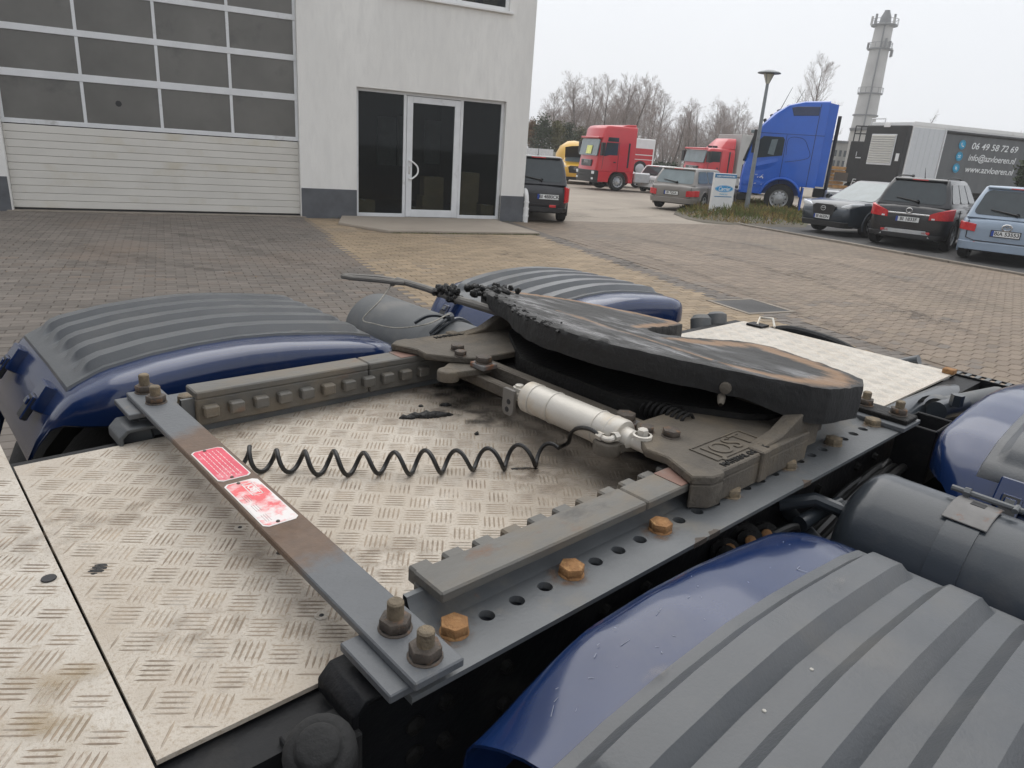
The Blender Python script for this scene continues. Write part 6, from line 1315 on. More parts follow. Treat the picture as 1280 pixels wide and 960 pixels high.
mb.loft([[(2.02+11.1*i/nn, -.03-.012*math.sin(i*.9)-.006*math.sin(i*2.3), z) for i in range(nn+1)] for z in (.98, 1.6, 2.4, 3.1, 3.50)], False, False, False); cu = mb.build('curtain', M_curtain, t)
MB().tube([(2.0, -.05, 3.56), (13.2, -.05, 3.56)], .07, 10).build('curtain_roller', M_ink, t)
MB().b2((1.93, -.05, .98), (2.0, -.001, 3.68)).build('curtain_post', M_alu, t)
MB().b2((.55, -.02, 1.5), (.72, -.0125, 1.62)).build('vent', M_ink, bd)
# rows of print: located where the survey sees them
def tp(p):     # sight line meets the curtain plane
    d = ri*(p[0]-640)-up*(p[1]-480)+fw*878; o = TL+tn*.055; s_ = (o-CAM).dot(tn)/d.dot(tn); w = CAM+d*s_; return (w-TL).dot(td), w.z
rows_t = (('06 49 58 72 69', (1214, 184.5), (1272, 187)), ('info@azvloeren.nl', (1210, 198), (1269, 200.5)), ('www.azvloeren.nl', (1206, 211.5), (1266, 215)))
ics = ((1203, 181), (1199, 195.5), (1195, 210))
RX = Matrix.Rotation(rad(90), 4, 'X')
for (s_, pa, pb), pi_ in zip(rows_t, ics):
    xa, za = tp(pa); xb, zb = tp(pb); xi, zi = tp(pi_)
    mid = ((xa+xb)/2, zi-.02)
    o = text(s_, .40, M_whitep, 'lettering', cu, Matrix.Translation((0, 0, 0)), .001, shear=.15, bold=.004)
    w0 = max(v.co.x for v in o.data.vertices)-min(v.co.x for v in o.data.vertices); f = (xb-xa)/w0
    o.data.transform(Matrix.Translation((mid[0], -.062, mid[1])) @ RX @ Matrix.Diagonal((f, min(f, 1.0), 1, 1)))
    mb = MB(); mb.cyl((xi, -.052, zi), (xi, -.058, zi), .155, n=24); ic = mb.build('print_disc', M_bluep, cu)
    MB().tube([(xi+.19*math.cos(a), -.056, zi+.19*math.sin(a)) for a in [2*math.pi*k_/28 for k_ in range(29)]], .018, 4).build('print_ring', M_bluep, cu)
    mb = MB()
    if s_[0] == '0': mb.tube([(xi-.07, -.061, zi+.08), (xi-.06, -.061, zi), (xi, -.061, zi-.06), (xi+.08, -.061, zi-.07)], [.03, .018, .018, .03], 6)
    elif s_[0] == 'i': mb.b2((xi-.09, -.0605, zi-.055), (xi+.09, -.0585, zi-.04)); mb.b2((xi-.09, -.0605, zi+.04), (xi+.09, -.0585, zi+.055)); mb.tube([(xi-.085, -.06, zi+.04), (xi, -.06, zi-.01), (xi+.085, -.06, zi+.04)], .010, 4)
    else: mb.prism([(xi-.05, zi+.09), (xi-.05, zi-.06), (xi-.01, zi-.03), (xi+.03, zi-.10), (xi+.055, zi-.085), (xi+.02, zi-.02), (xi+.07, zi-.01)], -.061, -.0585, 'xz')
    mb.build('icon', M_whitep, cu, smooth=0)
mb = MB(); mb.b2((-.30, .03, 1.15), (-.0005, 2.37, 3.68)); cu_ = mb.build('cooling_unit', M_blackpl, t, bevel=.03)
mb = MB(); mb.b2((-.34, .50, 1.95), (-.3005, 1.92, 3.30)); lf_ = mb.build('louvre_frame', M_alu, cu_, bevel=.01)
sl_ = MB().box((0, 0, 0), (.03, 1.34, .085), Matrix.Rotation(rad(28), 3, 'Y')).mesh('slat', mat('louvre_slat', (.47, .46, .42), .55, var=.05))
for i in range(12): link(bpy.data.objects.new('slat', sl_), lf_, (-.345, 1.21, 3.22-.103*i))
MB().b2((-.315, .16, 2.15), (-.3005, .34, 2.48)).build('sticker', M_plate, cu_, smooth=0)
MB().b2((-.33, 1.0, 3.60), (-.28, 1.35, 3.78)).build('top_bracket', M_white, cu_, bevel=.01)
MB().tube([(-.15, 1.5, 3.68), (-.15, 1.5, 3.98), (-.15, 2.3, 3.98), (-.15, 2.3, 3.68)], .03, 6).build('roof_rail', M_alu, cu_)
mb = MB(); mb.b2((.2, .7, .75), (13.0, 1.7, .975)); mb.build('chassis', M_blackpl, t)
for x in (8.2, 9.4, 10.6):
    for y, s_ in ((.16, -1), (2.24, 1)): lorry_wheel(t, x, y, .46, s_)
for y in (.4, 2.0): MB().b2((2.6, y-.06, 0), (2.75, y+.06, .75)).build('landing_leg', M_alu, t)
# black refrigerated trailers seen nose on
def black_trailer(pl, pr, top, label, louvre, let=None):
    a = px(pl, top); d = proj(a)[2]; b = px(pr, top); v = (b-a); v.z = 0; w = v.length; v.normalize()
    t = thing('black_trailer', label, 'trailer', (a.x, a.y, 0), math.atan2(v.y, v.x), 'black refrigerated trailers')
    mb = MB(); mb.b2((0, 0, 1.0), (w, 7.5, top)); bd = mb.build('body', M_blackpl, t, bevel=.04)
    if louvre:
        mb = MB(); mb.b2((.26, -.03, top-1.78), (w-.42, .0-.0005, top-.45)); fr = mb.build('louvre_frame', M_alu, t, bevel=.01)
        sl_ = MB().box((0, 0, 0), (w-.76, .03, .085), Matrix.Rotation(rad(-28), 3, 'X')).mesh('slat', mat('louvre_slat', (.47, .46, .42), .55, var=.05))
        for i in range(12): link(bpy.data.objects.new('slat', sl_), fr, ((w-.16)/2, -.04, top-.52-.103*i))
        mb = MB(); mb.b2((w-.34, -.02, top-1.35), (w-.14, -.0005, top-1.08)); mb.build('sticker', M_plate, t, smooth=0)
        mb = MB(); mb.b2((w*.42, -.03, top-.10), (w*.60, -.0005, top+.02)); mb.build('top_bracket', M_white, t, bevel=.01)
        mb = MB(); mb.tube([(.1, .3, top), (.1, .3, top+.32), (w*.40, .3, top+.34), (w*.40, .3, top)], .03, 6); mb.build('roof_rail', M_alu, t)
    else:
        mb = MB()
        for x in (.1, w*.5, w*.9):
            mb.tube([(x, .05, top), (x, .05, top+.8)], .035, 6)
        for z_ in (.4, .8): mb.tube([(.1, .05, top+z_), (w*.9, .05, top+z_)], .035, 6)
        mb.build('guard_frame', M_blackpl, t)
        if let: text(let, .5, M_whitep, 'lettering', t, Matrix.Translation((w*.65, -.012, top-2.2)) @ RX, .004, shear=.2)
        mb = MB(); mb.b2((w*.5, -.012, top-.9), (w*.92, -.0005, top-.84)); mb.b2((w*.5, -.012, top-.55), (w*.54, -.0005, top-.8)); mb.build('marking', M_alu, t, smooth=0)
        mb = MB(); mb.tube([(w+.28, -.3, .4), (w+.28, -.3, top+.75)], .13, 4); mb.build('corner_post', M_white, t, smooth=0)
    mb = MB(); mb.b2((.2, .3, .55), (w-.2, 7.2, .995)); mb.build('chassis', M_blackpl, t)
    for y_ in (.9, 4.6, 5.8):
        for x in (.16, w-.16):
            m2 = MB(); m2.lathe([(-.14, .27), (-.14, .42), (-.06, .46), (.06, .46), (.14, .42), (.14, .27)], (x, y_, .46), (1, 0, 0), 24); m2.lathe([(-.05, .27), (-.05, 0)], (x, y_, .46), (1, 0, 0), 16); m2.lathe([(.05, .27), (.05, 0)], (x, y_, .46), (1, 0, 0), 16); m2.build('wheel', M_rubber, t)
black_trailer((1064, 176), (1083, 177), 3.2, 'black trailer front with a guard frame on top behind the blue tractor', False, 'F')
# ================================================================== YARD FURNITURE
# lamp post
c = px((931.5, 269), 0); t = thing('street_lamp', 'grey leaning-topped lamp post with a flat hat lantern standing in the grass island', 'street lamp', (c.x, c.y, 0))
t['label'] = 'grey lamp post with a flat topped lantern standing in the grass island'
t.scale = (.93, .93, .905)
M_post = mat('galvanised_post', (.22, .24, .25), .5, metal=.3, var=.12, scale=5)
MB().tube([(0, 0, -.05), (0, 0, .9), (0, 0, 4.35)], [.085, .075, .05], 14).build('pole', M_post, t)
MB().lathe([(0, .11), (.03, .11), (.035, .09)], (0, 0, .0), (0, 0, 1), 14).build('base_collar', M_post, t)
mb = MB(); mb.lathe([(0, .055), (.03, .07), (.06, .07), (.30, .17), (.31, .16)], (0, 0, 4.34), (0, 0, 1), 18); mb.build('lantern_glass', mat('lamp_diffuser', (.50, .48, .40), .4), t)
mb = MB(); mb.lathe([(-.01, .0), (0, .36), (.02, .37), (.05, .33), (.11, .10), (.12, 0)], (0, 0, 4.66), (0, 0, 1), 24); mb.build('lantern_hat', M_post, t)
mb = MB()
for k_ in range(4): a = math.pi/2*k_; mb.tube([(.07*math.cos(a), .07*math.sin(a), 4.38), (.19*math.cos(a), .19*math.sin(a), 4.66)], .010, 5)
mb.build('lantern_rib', M_post, t, kind='stuff')
MB().b2((.06, -.045, 1.0), (.073, .045, 1.10)).build('sticker', M_plate, t)
# advertising sign
a = px((887, 271), 0); b = px((912, 271), 0); v = (b-a); rz_ = math.atan2(v.y, v.x)-.12; w = v.length*.93
t = thing('sign_board', 'white advertising sign board with a blue oval standing in the grass island', 'sign', ((a.x+b.x)/2, (a.y+b.y)/2, .08), rz_)
MB().b2((-w/2, 0, .02), (w/2, .08, 1.18)).build('board', M_white, t, bevel=.008)
MB().b2((-w/2, -.004, 1.05), (w/2, -.0003, 1.165)).build('blue_band', mat('sign_blue', (.05, .19, .36), .5), t, smooth=0)
mb = MB(); x_ = -w*.42
while x_ < w*.4: mb.b2((x_, -.0065, 1.08), (x_+.022, -.0045, 1.12)); x_ += R.uniform(.03, .05)
mb.build('small_print', M_whitep, t, kind='stuff')
mb = MB(); mb.prism([(w*.42*math.cos(2*math.pi*k_/28), .74+.10*math.sin(2*math.pi*k_/28)) for k_ in range(28)], -.004, -.0003, 'xz'); mb.build('blue_oval', mat('oval_blue', (.01, .30, .62), .45), t, smooth=0)
mb = MB(); mb.tube([(w*.39*math.cos(2*math.pi*k_/28), -.006, .74+.085*math.sin(2*math.pi*k_/28)) for k_ in range(29)], .004, 4); mb.build('oval_line', M_whitep, t)
text('Carrier', .16, M_whitep, 'lettering', t, Matrix.Translation((0, -.006, .735)) @ RX, .001, shear=.25, bold=.003)
text('TRANSICOLD', .055, mat('pale_blue_print', (.25, .50, .66), .5), 'lettering', t, Matrix.Translation((0, -.003, .58)) @ RX, .001, bold=.002)
MB().b2((-w*.4, -.004, .50), (w*.4, -.0003, .525)).build('blue_line', MATS['sign_blue'], t, smooth=0)
text('SERWIS', .14, M_ink, 'lettering', t, Matrix.Translation((0, -.003, .16)) @ RX, .001, bold=.003)
for s_ in (-1, 1): MB().cyl((s_*w*.36, .04, -.05), (s_*w*.36, .04, .03), .03, n=8).build('foot', M_post, t)
# grass island
isl = [px(p, 0) for p in ((846, 267), (862, 273), (882, 277), (930, 281), (1002, 283), (1010, 274), (1000, 262), (930, 254), (880, 256), (852, 259))]
cI = sum(isl, Vector())/len(isl)
mb = MB(); rings = []
for f, z in ((1.05, -.012), (1.0, .03), (.8, .09), (.4, .14), (.02, .15)): rings.append([tuple(cI+(p-cI)*f+Vector((0, 0, z))) for p in isl])
mb.loft(rings, False, True); struct(mb, 'grass_island', M_dirt)
mb = MB(); ip = [(p.x, p.y) for p in isl]; xs_ = [p.x for p in isl]; ys_ = [p.y for p in isl]; n_ = 0
while n_ < 9000:
    x, y = R.uniform(min(xs_), max(xs_)), R.uniform(min(ys_), max(ys_))
    if not inside(x, y, ip): continue
    n_ += 1; d = nearest(x, y, ip)[0]; clump = max(0, vnoise(x*1.7, y*1.7, 3)+.45); hgt = R.uniform(.08, .22)*(.6+.9*clump)*min(1, .5+d); a = R.uniform(0, 6.28); w_ = R.uniform(.006, .014); z = .02+min(.12, d*.15)
    bx_, by_ = R.gauss(0, .07), R.gauss(0, .07); mb.cur = 0 if vnoise(x*.9, y*.9, 8)+R.gauss(0, .25) > -.05 else 1
    if R.random() < .12: mb.cur = 2
    mb.add([(x-w_*math.cos(a), y-w_*math.sin(a), z), (x+w_*math.cos(a), y+w_*math.sin(a), z), (x+bx_*.5+w_*.6*math.cos(a), y+by_*.5+w_*.6*math.sin(a), z+hgt*.65), (x+bx_, y+by_, z+hgt)], [(0, 1, 2), (0, 2, 3)])
o = mb.build('grass', [mat('grass_green', (.115, .135, .035), .85, var=.35, scale=4), mat('grass_straw', (.27, .20, .07), .85, var=.3, scale=4), mat('grass_brown', (.14, .075, .04), .9, var=.3, scale=4)], None, smooth=0, fix=False, kind='stuff'); o['label'] = 'tufts of yellow green grass on the island round the lamp post'; o['category'] = 'grass'
def ground_mark(pts, w, m, name, par, z=.0025):
    s = MB(); P_ = [px(p, 0) for p in pts]; P_ = spline(P_, 8); V_ = []; fd = []
    for i, p in enumerate(P_):
        d = (P_[min(i+1, len(P_)-1)]-P_[max(i-1, 0)]).normalized(); n_ = Vector((-d.y, d.x, 0)); ww = w*R.uniform(.85, 1.2); e = min(1, i/4, (len(P_)-1-i)/4)
        for k, a in ((-1, 0), (-.5, .9), (.5, .9), (1, 0)): V_.append(p+n_*ww*k+Vector((0, 0, z))); fd.append(a*e)
    s.add(V_, [(4*i+k, 4*i+k+1, 4*i+k+5, 4*i+k+4) for i in range(len(P_)-1) for k in range(3)]); o = s.build(name, m, par, loc=(0, 0, 0), smooth=0, fix=False); at_f = o.data.attributes.new('fade', 'FLOAT', 'POINT'); at_f.data.foreach_set('value', fd); return o
mk = bpy.data.objects.new('tyre_marks', None); S.collection.objects.link(mk); mk['kind'] = 'structure'
for pts, w in ((((1279, 395), (1090, 340), (930, 305), (800, 285)), .16), (((1279, 440), (1060, 365), (900, 320), (760, 290)), .16), (((1150, 450), (980, 385), (850, 335), (740, 300)), .13), (((700, 262), (760, 262), (830, 258)), .2), (((690, 270), (780, 272), (850, 268)), .2), (((60, 300), (160, 320), (330, 350)), .2), (((200, 285), (300, 310), (440, 345)), .2)): ground_mark(pts, w, M_tyremark, 'tyre_mark', mk)
for p, rr_ in (((640, 318), .35), ((505, 312), .3), ((780, 330), .3), ((1010, 345), .5), ((330, 300), .4), ((120, 330), .4), ((720, 268), .6), ((1150, 395), .4)):
    q = px(p, 0); soft_disc((q.x, q.y), rr_*1.2, rr_, R.uniform(0, 3), .0032, M_tyremark, mk, 'oil_mark', loc=(0, 0, 0))
# more grass strip along the kerb
# ================================================================== BACKGROUND
HZD = {}
def at(x, ytop, d):   # ground point on sight column x at distance d and the height that reaches ytop
    g = gp(x, d); z = 0
    a = (x-640)/878; zz = CAM+fw*d+ri*a*d-up*((ytop-480)/878*d); return Vector((zz.x, zz.y, 0)), zz.z
# chimney
b_, zt = at(1106, 30, 150); g, _ = at(1068, 200, 150)
t = thing('chimney', 'tall pale concrete chimney with ringed platforms and aerials at its top', 'chimney', (b_.x, b_.y, 0))
M_chim = mat('chimney_concrete', (.43, .42, .405), .9, var=.12, scale=.25, layers=[((.32, .315, .31), .12, .5, .7, .9)]); M_chimd = mat('chimney_steel', (.13, .135, .14), .7)
mb = MB(); mb.lathe([(0, 2.75), (zt*.5, 2.25), (zt, 1.75), (zt+.01, 0)], (0, 0, 0), (0, 0, 1), 28); mb.build('shaft', M_chim, t)
mb = MB(); mb.lathe([(zt, 1.2), (zt+1.4, 1.0), (zt+2.4, .55), (zt+2.6, .55), (zt+2.6, 0)], (0, 0, 0), (0, 0, 1), 16); mb.build('cap', M_chimd, t)
for f, rr_ in ((.985, .85), (.84, .5), (.56, .35), (.42, .3), (.33, .25), (.22, .25)):
    z = zt*f; r_ = lerp(2.75, 1.75, f)+rr_; pl = MB(); pl.lathe([(z, r_-rr_-.02), (z, r_), (z+.25, r_), (z+.25, r_-rr_-.02)], (0, 0, 0), (0, 0, 1), 24); p_ = pl.build('platform', M_chimd, t)
    if f > .5:
        m2 = MB()
        for k_ in range(12): a = 2*math.pi*k_/12; m2.tube([(r_*math.cos(a), r_*math.sin(a), z+.2), (r_*math.cos(a), r_*math.sin(a), z+1.3)], .05, 4)
        m2.tube([(r_*math.cos(2*math.pi*k_/20), r_*math.sin(2*math.pi*k_/20), z+1.3) for k_ in range(21)], .05, 4); m2.build('railing', M_chimd, p_)
for k_ in range(14):
    a = R.uniform(0, 6.28); z = R.choice((zt*.99, zt*.99, zt*.85, zt*.80)); r_ = 2.6; mb = MB(); mb.b2((r_*math.cos(a)-.18, r_*math.sin(a)-.18, z), (r_*math.cos(a)+.18, r_*math.sin(a)+.18, z+R.uniform(1.2, 2.4))); mb.build('aerial', M_chimd if k_ % 2 else M_chim, t)
mb = MB(); a = 3.6; mb.tube([(2.9*math.cos(a), 2.9*math.sin(a), 1), (2.0*math.cos(a), 2.0*math.sin(a), zt)], .16, 5); mb.build('ladder', M_chimd, t)
# far buildings
def block(x0, x1, ytop, d, dep, label, rows, cols, mt, name='far_building'):
    a, za = at(x0, ytop, d); b, _ = at(x1, ytop, d); v = b-a; w = v.length; t = thing(name, label, 'building', (a.x, a.y, 0), math.atan2(v.y, v.x)); mb = MB(); mb.b2((0, 0, -.1), (w, dep, za)); wl2 = mb.build('wall', mt, t, smooth=0)
    MB().b2((-.1, -.1, za), (w+.1, dep+.1, za+.25)).build('roof', M_chimd, t, smooth=0)
    for i in range(rows):
        for j in range(cols):
            x = w*(j+.25)/cols; z = .9+(za-1.2)*i/rows; MB().b2((x, -.05, z), (x+w*.5/cols, .001, z+(za-1.2)/rows*.6)).build('window', M_carglass, wl2, smooth=0)
    return t
block(1038, 1062, 178, 75, 8, 'grey weathered building far behind the blue tractor and chimney foot', 3, 4, mat('far_wall', (.30, .29, .27), .9, var=.2, scale=1))
block(1104, 1142, 161.5, 60, 6, 'low pale shed roof beyond the black trailer', 1, 3, mat('shed_wall', (.42, .41, .39), .9), 'shed')
a, za = at(1143, 158, 55); 
# pale container and walls beyond the minivan
a, za = at(664, 185, 46); b, _ = at(692, 187, 46); v = b-a; t = thing('container', 'white corrugated container beyond the minivan by the building corner', 'container', (a.x-v.x*.6, a.y-v.y*.6, 0), math.atan2(v.y, v.x)); w = v.length*1.6; mb = MB(); n_ = 40
mb.loft([[(w*i/n_, -.04*(i % 4 in (1, 2)), z) for i in range(n_+1)]+[(w, 2.3, z), (0, 2.3, z)] for z in (.1, za)]); mb.build('body', mat('container_white', (.62, .63, .64), .6, var=.06, layers=[((.45, .42, .38), 2, .6, .8, .8)]), t, smooth=0)
MB().b2((0, -.06, 0), (w, 2.3, .0995)).build('base_frame', M_chimd, t, smooth=0)
a, za = at(690, 190, 52); b, _ = at(735, 192, 52); v = b-a; t = thing('panel_wall', 'pale green grey concrete panel wall beyond the van with the raised bonnet', 'wall', (a.x, a.y, 0), math.atan2(v.y, v.x)); w = v.length; M_pw = mat('panel_wall_grey', (.36, .39, .37), .85, var=.12, scale=1)
for k_ in range(4): MB().b2((w/4*k_+.03, 0, 0), (w/4*(k_+1)-.03, .12, za)).build('panel', M_pw, t, smooth=0)
for k_ in range(5): MB().b2((w/4*k_-.08, -.04, 0), (w/4*k_+.08, .16, za+.1)).build('post', M_pw, t, smooth=0)
# yellow dome topped machine behind the red tractor
a, za = at(718, 178, 50); t = thing('skip_lorry', 'yellow rounded tarpaulin top showing behind the red tractor cab', 'lorry', (a.x, a.y, 0), .4); mb = MB(); mb.lathe([(0, 1.3), (.7, 1.25), (1.2, 1.0), (1.55, .5), (1.62, 0)], (0, 0, za-1.5), (0, 0, 1), 20); mb.build('yellow_top', P_yel, t); MB().b2((-1.3, -1.2, .4), (1.6, 1.2, za-1.5)).build('body', M_blackpl, t, bevel=.03)
# wood stack / orange machine behind the blue tractor
a, za = at(1040, 206, 40); b, _ = at(1058, 207, 40); v = b-a; t = thing('timber_stack', 'stack of orange brown timber between the blue tractor and black trailers', 'timber', (a.x, a.y, 0), math.atan2(v.y, v.x)); w = v.length; bmesh_ = MB().box((0, 0, 0), (w*.98, .9, .16)).mesh('beam', mat('orange_timber', (.42, .23, .08), .85, var=.35, scale=3), bevel=.01)
nb = int(za/.2)
for k_ in range(nb):
    o = bpy.data.objects.new('beam', bmesh_); link(o, t, (w/2+R.uniform(-.12, .12), R.uniform(-.15, .15), .1+.2*k_)); o.rotation_euler = (0, 0, R.uniform(-.1, .1)); o.scale = (R.uniform(.7, 1.05), 1, 1)
mb = MB(); mb.b2((w*.05, -.75, za*.55), (w*.85, -.5, za*.80)); mb.build('rusty_frame', M_nut, t)
# dark green mesh fence beyond the crossover
a, za = at(812, 201, 47); b, _ = at(846, 203, 47); v = b-a; t = thing('hedge', 'dark green clipped hedge beyond the white crossover', 'hedge', (a.x, a.y, 0), math.atan2(v.y, v.x)); w = v.length*1.1
def leafcloud(mb, n, f, s, R2):
    for _ in range(n):
        p = f(); u = Vector((R2.gauss(0, 1), R2.gauss(0, 1), R2.gauss(0, 1))).normalized(); v_ = u.orthogonal().normalized()*s*R2.uniform(.6, 1.3); w2 = u.cross(v_)*.6; mb.add([p-v_, p+w2, p+v_, p-w2], [(0, 1, 2, 3)])
R2 = random.Random(3); mb = MB(); leafcloud(mb, 1500, lambda: Vector((R2.uniform(0, w), R2.uniform(0, 1), R2.uniform(0, za)*R2.uniform(.85, 1.05))), .09, R2); mb.build('foliage', mat('hedge_green', (.05, .065, .04), .85, var=.3, scale=2), t, smooth=0, fix=False)
MB().b2((.05, .2, 0), (w-.05, .8, za*.85)).build('stems', M_dark, t, smooth=0)
# bare trees
def branch(mb, p, d, L0, r, depth, RR, up_=.25, nseg=3, droop=0.):
    pts = [p]; rs = [r]; q = p.copy(); dd = d.copy()
    for i in range(nseg):
        dd = (dd+Vector((RR.gauss(0, .13), RR.gauss(0, .13), RR.gauss(.0, .08)+up_*.22-droop*.3))).normalized(); q = q+dd*L0/nseg; pts.append(q.copy()); rs.append(r*(1-.75*(i+1)/nseg))
    mb.tube(pts, rs, 3 if depth < 3 else 5, cap=False)
    if depth <= 0: return
    n = {4: 9, 3: 7, 2: 6, 1: 5}[depth]
    for k in range(n):
        t_ = lerp(.22, 1.0, (k+RR.random())/n); i = min(int(t_*nseg), nseg-1); f = t_*nseg-i; pp = pts[i].lerp(pts[i+1], f); dv_ = (pts[i+1]-pts[i]).normalized(); a = RR.uniform(0, 6.28); o = dv_.orthogonal().normalized(); o = (Matrix.Rotation(a, 3, dv_) @ o); ang = RR.uniform(.45, .95)
        nd = (dv_*math.cos(ang)+o*math.sin(ang)+Vector((0, 0, up_*.6-droop*.5))).normalized()
        branch(mb, pp, nd, L0*RR.uniform(.38, .62)*(1.15-.45*t_), max(r*.48*(1.1-.55*t_), .0045), depth-1, RR, up_, 3, droop*1.3)
M_bark = mat('bark', (.105, .092, .082), .95, var=.3, scale=2); M_twig = mat('twig', (.27, .225, .205), .95, var=.25, scale=1); M_birch = mat('birch_bark', (.30, .28, .26), .9, var=.4, scale=4)
TREES = []
def tree_mesh(seed, kind):
    RR = random.Random(seed); tk = MB(); cr = MB(); H = 10.; nst = 1 if kind != 'multi' else 2
    for s_ in range(nst):
        lean = Vector((RR.gauss(0, .07)+(.12*(s_*2-1) if nst > 1 else 0), RR.gauss(0, .07), 1)).normalized(); pts = [Vector((0, 0, -.1))]; rs = [.17]; d = lean; q = pts[0].copy(); n = 9
        for i in range(n):
            d = (d+Vector((RR.gauss(0, .06), RR.gauss(0, .06), .05))).normalized(); q = q+d*(H*.93/n); pts.append(q.copy()); rs.append(.17*(1-.93*(i+1)/n)+.008)
        tk.tube(pts, rs, 6)
        nb_ = 30 if kind != 'thin' else 18
        for k in range(nb_):
            t_ = lerp(.16, .99, ((k+RR.random())/nb_)**.85); i = min(int(t_*n), n-1); f = t_*n-i; p = pts[i].lerp(pts[i+1], f); a = RR.uniform(0, 6.28); ang = RR.uniform(.5, .95) if kind != 'thin' else RR.uniform(.35, .7); nd = Vector((math.cos(a)*math.sin(ang), math.sin(a)*math.sin(ang), math.cos(ang)))
            Lb = H*(.42 if kind != 'thin' else .26)*(1.05-.75*t_)*RR.uniform(.7, 1.15)*min(1, .5+t_*2); branch(cr, p, nd, Lb, max(.055*(1-.75*t_), .012), 2 if kind == 'thin' else 3, RR, .32 if kind != 'droop' else .15, 4, .3 if kind == 'droop' else 0)
    return tk.mesh('trunk', M_birch if kind == 'droop' else M_bark, fix=False), cr.mesh('crown', M_twig, smooth=0, fix=False)
VAR = {k: tree_mesh(s, kd_) for k, s, kd_ in (('a', 11, 'droop'), ('b', 23, 'full'), ('c', 37, 'multi'), ('d', 51, 'thin'))}
def bare(x, yt, d, var, wd, label, group):
    g_, zt = at(x, yt, d); t = thing('bare_tree', label, 'tree', g_, R.uniform(0, 6.28), group); s_ = zt/10.; t.scale = (s_*wd, s_*wd, s_)
    for nm, me in zip(('trunk', 'crown'), VAR[var]): link(bpy.data.objects.new(nm, me), t, (0, 0, 0))
ORD = ('first', 'second', 'third', 'fourth', 'fifth', 'sixth', 'seventh', 'eighth', 'ninth', 'tenth', 'eleventh')
KND = {'a': 'pale trunked', 'b': 'broad crowned', 'c': 'forked', 'd': 'slender'}
TLB = [f'{KND[k]} bare tree, {ORD[i]} from the building corner in the tall row' for i, k in enumerate('abacdbdcaa')]+['broad bare tree far back over the gap left of the red lorry', 'low forked bare tree far back behind the red tractor roof', 'low broad bare tree far back above the evergreens']
TLC = [f'{KND[k]} bare tree, {ORD[i]} from the left in the row behind the red lorry' for i, k in enumerate('dabdacab')]+['low forked bare tree far back at the left of the lorry row', 'low broad bare tree far back over the grey box body', 'slender bare tree just left of the lamp post']
GL, GRr = 'bare trees behind the red tractor', 'bare trees behind the red lorry'
for i, (x, yt, d, v, w) in enumerate(((684, 128, 62, 'a', .9), (700, 112, 66, 'b', .95), (716, 100, 70, 'a', 1.0), (731, 92, 64, 'c', .9), (744, 104, 72, 'd', 1.2), (759, 93, 60, 'b', .85), (772, 96, 68, 'd', 1.2), (790, 92, 63, 'c', .9), (805, 98, 70, 'a', 1.0), (822, 102, 66, 'a', .8), (815, 130, 74, 'b', 1.1), (765, 125, 80, 'c', 1.1), (720, 130, 80, 'b', 1.2))):
    bare(x, yt, d, v, w, TLB[i], GL)
for i, (x, yt, d, v, w) in enumerate(((846, 140, 72, 'd', 1.3), (858, 130, 76, 'a', 1.0), (872, 124, 70, 'b', .9), (887, 128, 74, 'd', 1.2), (898, 122, 68, 'a', .9), (912, 130, 72, 'c', .9), (926, 123, 66, 'a', .8), (938, 140, 72, 'b', .9), (865, 150, 84, 'c', 1.2), (905, 150, 84, 'b', 1.2), (950, 150, 80, 'd', 1.3))):
    bare(x, yt, d, v, w, TLC[i], GRr)
bare(1034, 68, 58, 'b', .75, 'single bare tree rising behind the blue tractor roof', None)
bare(1152, 132, 75, 'd', 1.0, 'thin bare treetop showing above the white trailer', None)
bare(1281, 135, 75, 'd', 1.0, 'thin bare tree at the right edge above the grey curtain', None)
wd = bpy.data.objects.new('bare_wood', None); S.collection.objects.link(wd); wd['kind'] = 'stuff'; wd['label'] = 'soft mass of bare branches filling in behind the separate trees'; wd['category'] = 'wood'
for i in range(26):
    x = lerp(676, 955, (i+R.random())/26); yt = (R.uniform(112, 138) if x < 825 else R.uniform(138, 158)); g_, zt = at(x, yt, R.uniform(84, 104)); s_ = zt/10.
    for me in (VAR['abcd'[i % 4]]):
        o = bpy.data.objects.new(me.name.split('.')[0], me); link(o, wd, g_, kind='stuff'); o.scale = (s_*1.1, s_*1.1, s_); o.rotation_euler = (0, 0, R.uniform(0, 6.28))
# evergreens by the building corner
def evergreen(x, yt, d, wd, label, seed, col):
    g_, zt = at(x, yt, d); t = thing('evergreen_tree', label, 'tree', g_, 0, 'evergreens beyond the minivan'); RR = random.Random(seed); mb = MB(); cl = [(RR.uniform(.12, .95), RR.uniform(0, 6.28), RR.random()) for _ in range(34)]
    def f():
        h, a, q = RR.choice(cl); rad_ = wd*(1-h)**.7*.9; c = Vector((rad_*.75*math.cos(a)*math.sqrt(q), rad_*.75*math.sin(a)*math.sqrt(q), zt*h)); return c+Vector((RR.gauss(0, .26*wd*.4+.08), RR.gauss(0, .26*wd*.4+.08), RR.gauss(0, .22)))
    leafcloud(mb, 3200, f, .085, RR); mb.build('crown', col, t, smooth=0, fix=False); MB().tube([(0, 0, -.1), (.05, 0, zt*.5), (0, .03, zt*.92)], [.14, .09, .02], 6).build('trunk', M_bark, t)
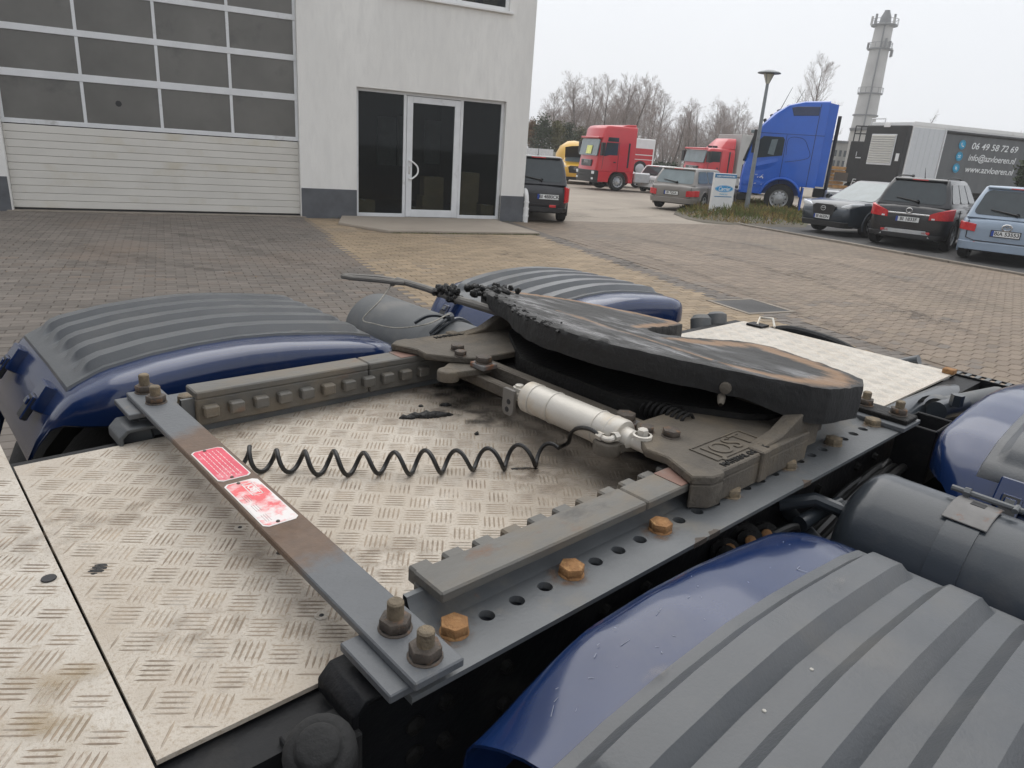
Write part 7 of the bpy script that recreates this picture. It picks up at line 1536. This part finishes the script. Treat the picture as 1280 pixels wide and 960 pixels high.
M_ev = mat('evergreen_needles', (.045, .06, .03), .8, var=.35, scale=1.2); M_ev2 = mat('yellow_green_foliage', (.10, .095, .04), .85, var=.35, scale=1.2); M_ev3 = mat('brown_foliage', (.15, .095, .05), .9, var=.35, scale=1.2)
for i, (x, yt, d, w, c_, lb) in enumerate(((666, 150, 58, 1.6, M_ev3, 'brownish bushy tree beside the white building corner'), (680, 146, 56, 1.7, M_ev, 'dark green conifer second from the building corner'), (697, 152, 57, 2.0, M_ev2, 'yellow green bushy tree in the middle of the evergreens'), (711, 156, 58, 1.9, M_ev, 'dark green bushy tree just left of the red tractor roof'), (726, 160, 60, 1.6, M_ev2, 'low green bush half behind the red tractor cab'))): evergreen(x, yt, d, w, lb, 100+i, c_)
# small potted fir seen at the right edge over the silver car roof
a, za = at(1276, 205, 26); evergreen(1287, 206, 26, .40, 'dark green fir top over the silver blue car at the right edge', 140, M_ev)
# distant tree belt
mb = MB(); RR = random.Random(77)
for k_ in range(420):
    a = rad(lerp(-20, 100, RR.random())); d = RR.uniform(120, 150); p = Vector((CAM.x+d*math.cos(a), CAM.y+d*math.sin(a), 0)); h = RR.uniform(4, 8)
    for j in range(16):
        q = p+Vector((RR.gauss(0, 1.1), RR.gauss(0, 1.1), h*RR.uniform(.3, 1))); mb.tube([p+Vector((RR.gauss(0, .3), RR.gauss(0, .3), 0)), p.lerp(q, .5)+Vector((RR.gauss(0, .3), RR.gauss(0, .3), 0)), q], [.07, .05, .015], 3, cap=False)
o = mb.build('distant_wood', M_twig, None, smooth=0, fix=False, kind='stuff'); o['label'] = 'distant bare wood along the horizon behind the yard'; o['category'] = 'wood'

# thin autumn haze over the yard
M_hz = bpy.data.materials.new('haze_air'); M_hz.use_nodes = True; N = M_hz.node_tree.nodes; N.remove(N['Principled BSDF']); pv = N.new('ShaderNodeVolumePrincipled'); pv.inputs['Color'].default_value = (1, 1, 1, 1); pv.inputs['Density'].default_value = .0014; pv.inputs['Anisotropy'].default_value = .2
M_hz.node_tree.links.new(pv.outputs[0], N['Material Output'].inputs['Volume'])
mb = MB(); mb.b2((-125, -125, -1.03), (265, 265, 46)); mb.build('haze', M_hz, None, smooth=0, kind='stuff')
